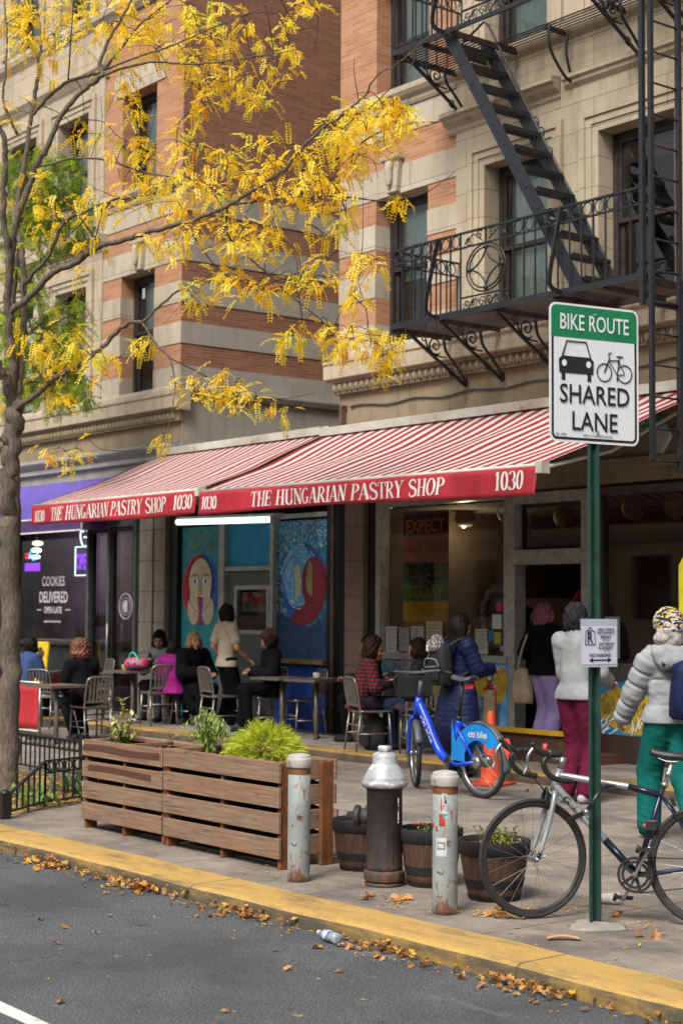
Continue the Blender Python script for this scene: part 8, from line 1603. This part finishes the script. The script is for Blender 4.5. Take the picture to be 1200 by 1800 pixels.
# ================================================================ fallen leaves, grit
r_ = random.Random(21); lf = MB(); ml = [leafmat('fall_%d' % i, a, b_, .1, 30) for i, (a, b_) in enumerate((('#8a5a30', '#a06c3a'), ('#a87038', '#bd8a50'), ('#6a4628', '#855c38'), ('#b88418', '#cf9e2e'), ('#a88a4a', '#8f7038')))]
def fallen(x, y, z, L, m, curl):
    lf.mi = m; a = r_.uniform(0, 6.28); q = Euler((r_.gauss(0, curl), r_.gauss(0, curl), a)).to_matrix(); W_ = L*r_.uniform(.55, .8); P = []
    for (u, v) in ((0, -.5), (.22, -.32), (.5, -.22), (.3, -.02), (.46, .22), (.2, .22), (0, .5), (-.2, .22), (-.46, .22), (-.3, -.02), (-.5, -.22), (-.22, -.32)): P.append(q@Vector((u*W_, v*L, curl*.5*L*(abs(u)*1.1-.25)+r_.gauss(0, .003)))+Vector((x, y, z)))
    P.append(q@Vector((0, 0, -.06*L))+Vector((x, y, z))); lf.add(P, [(i, (i+1) % 12, 12) for i in range(12)])
def leaflet(x, y, z, m=3):
    lf.mi = m; a = r_.uniform(0, 6.28); d = Vector((math.cos(a), math.sin(a), r_.gauss(0, .15)))*r_.uniform(.012, .022); s_ = Vector((-d.y, d.x, 0))*.34; p = Vector((x, y, z)); lf.add([p-d, p+s_+Vector((0, 0, .002)), p+d, p-s_+Vector((0, 0, .002))], [(0, 1, 2, 3)])
dens = lambda x: .12+.8*math.exp(-((x+8.9)/1.2)**2)+.8*math.exp(-((x+6.1)/.6)**2)+.5*math.exp(-((x+11)/1.0)**2)
k = 0
while k < 520:
    x = r_.uniform(-15, -4.4)
    if r_.random() > dens(x)*(.15+.85*max(0, math.sin(x*5.3)+.3*math.sin(x*17))): continue
    off = abs(r_.gauss(0, .085)); fallen(x, KY0-.015-off, SZ+.012+max(0, .05-off*.35)*r_.random(), r_.uniform(.03, .07), r_.choice((0, 0, 1, 1, 2, 4, 3)), .45); k += 1
for _ in range(240): x = r_.uniform(-15, -4.4); leaflet(x, KY0-.02-abs(r_.gauss(0, .14)), SZ+.01+.02*r_.random())
for _ in range(34): fallen(r_.uniform(-13, -5), r_.uniform(3.6, 5.5), SZ+.014, r_.uniform(.04, .07), r_.choice((0, 1, 2, 4)), .25)
for _ in range(26): p = OZ(r_.uniform(0, 1100), r_.uniform(1540, 1790), SZ); leaflet(p.x, p.y, SZ+.006)
for (u, v, su, sv, n) in ((880, 1608, 60, 10, 130), (700, 1590, 45, 8, 22), (640, 1555, 40, 8, 12), (980, 1600, 60, 14, 40), (560, 1510, 30, 8, 30), (470, 1530, 60, 8, 14), (1120, 1630, 60, 30, 40), (760, 1600, 80, 12, 26)):
    for _ in range(n): p = OZ(u+r_.gauss(0, su*.55), v+r_.gauss(0, sv*.6)); leaflet(p.x, p.y, .006+.01*r_.random(), 3 if r_.random() < .85 else 4)
for (u, v, n) in ((890, 1614, 5), (660, 1580, 6), (700, 1588, 5), (1140, 1650, 2), (1080, 1610, 2), (560, 1512, 2), (900, 1600, 3), (950, 1385, 4), (330, 1250, 3)):
    for _ in range(n): p = OZ(u+r_.gauss(0, 14), v+r_.gauss(0, 3)); fallen(p.x, p.y, .018, r_.uniform(.05, .09), r_.choice((0, 1, 2)), .4)
for _ in range(420): x, y = r_.uniform(-15, -12.6), r_.uniform(6.4, 8.2); (leaflet if r_.random() < .6 else lambda a, b_, c: fallen(a, b_, c+.01, .06, r_.choice((1, 3, 4)), .3))(x, y, .012+.02*r_.random())
for _ in range(200): leaflet(r_.uniform(-16, -5), 6.06+abs(r_.gauss(0, 1.2)), .006)
for _ in range(160): leaflet(r_.uniform(-20, -10), 11.72-abs(r_.gauss(0, .12)), .006)
for _ in range(90): leaflet(r_.uniform(-20, -11), r_.uniform(11.8, 13), .107)
tag(lf.build('leaves', ml), kind='stuff')

# ================================================================ the other side of the street, seen in the glass
OB = thing('street_wall', 'tan stone building across the street, mirrored in the shop glass', 'building', (-20, -16, 0)); b = MB(); holes = [(-70+i*4.0, -68.2+i*4.0, z, z+2.2) for i in range(26) for z in (1.5, 5.2)]
rects(b, -72, 34, SZ, 8.4, -16.3, -16.0, holes); wbuild(b, 'wall', mat_stone('far_stone', '#b5a283', '#96835f', '#5c513f', .5), OB); b = MB(); b.box(-72, 34, -16.8, -16.6, SZ, 8.4); wbuild(b, 'dark_inside', m_dark, OB); b = MB(); b.box(-72, 34, -15.8, -15.5, 8.3, 8.6).box(-72, 34, -16.0, -15.85, 4.2, 4.5); wbuild(b, 'cornice', m_stone_d, OB)
tag(MB().poly([(-80, -15.9, SZ+.1), (40, -15.9, SZ+.1), (40, -11, SZ+.1), (-80, -11, SZ+.1)]).build('pavement', m_pave), kind='structure')
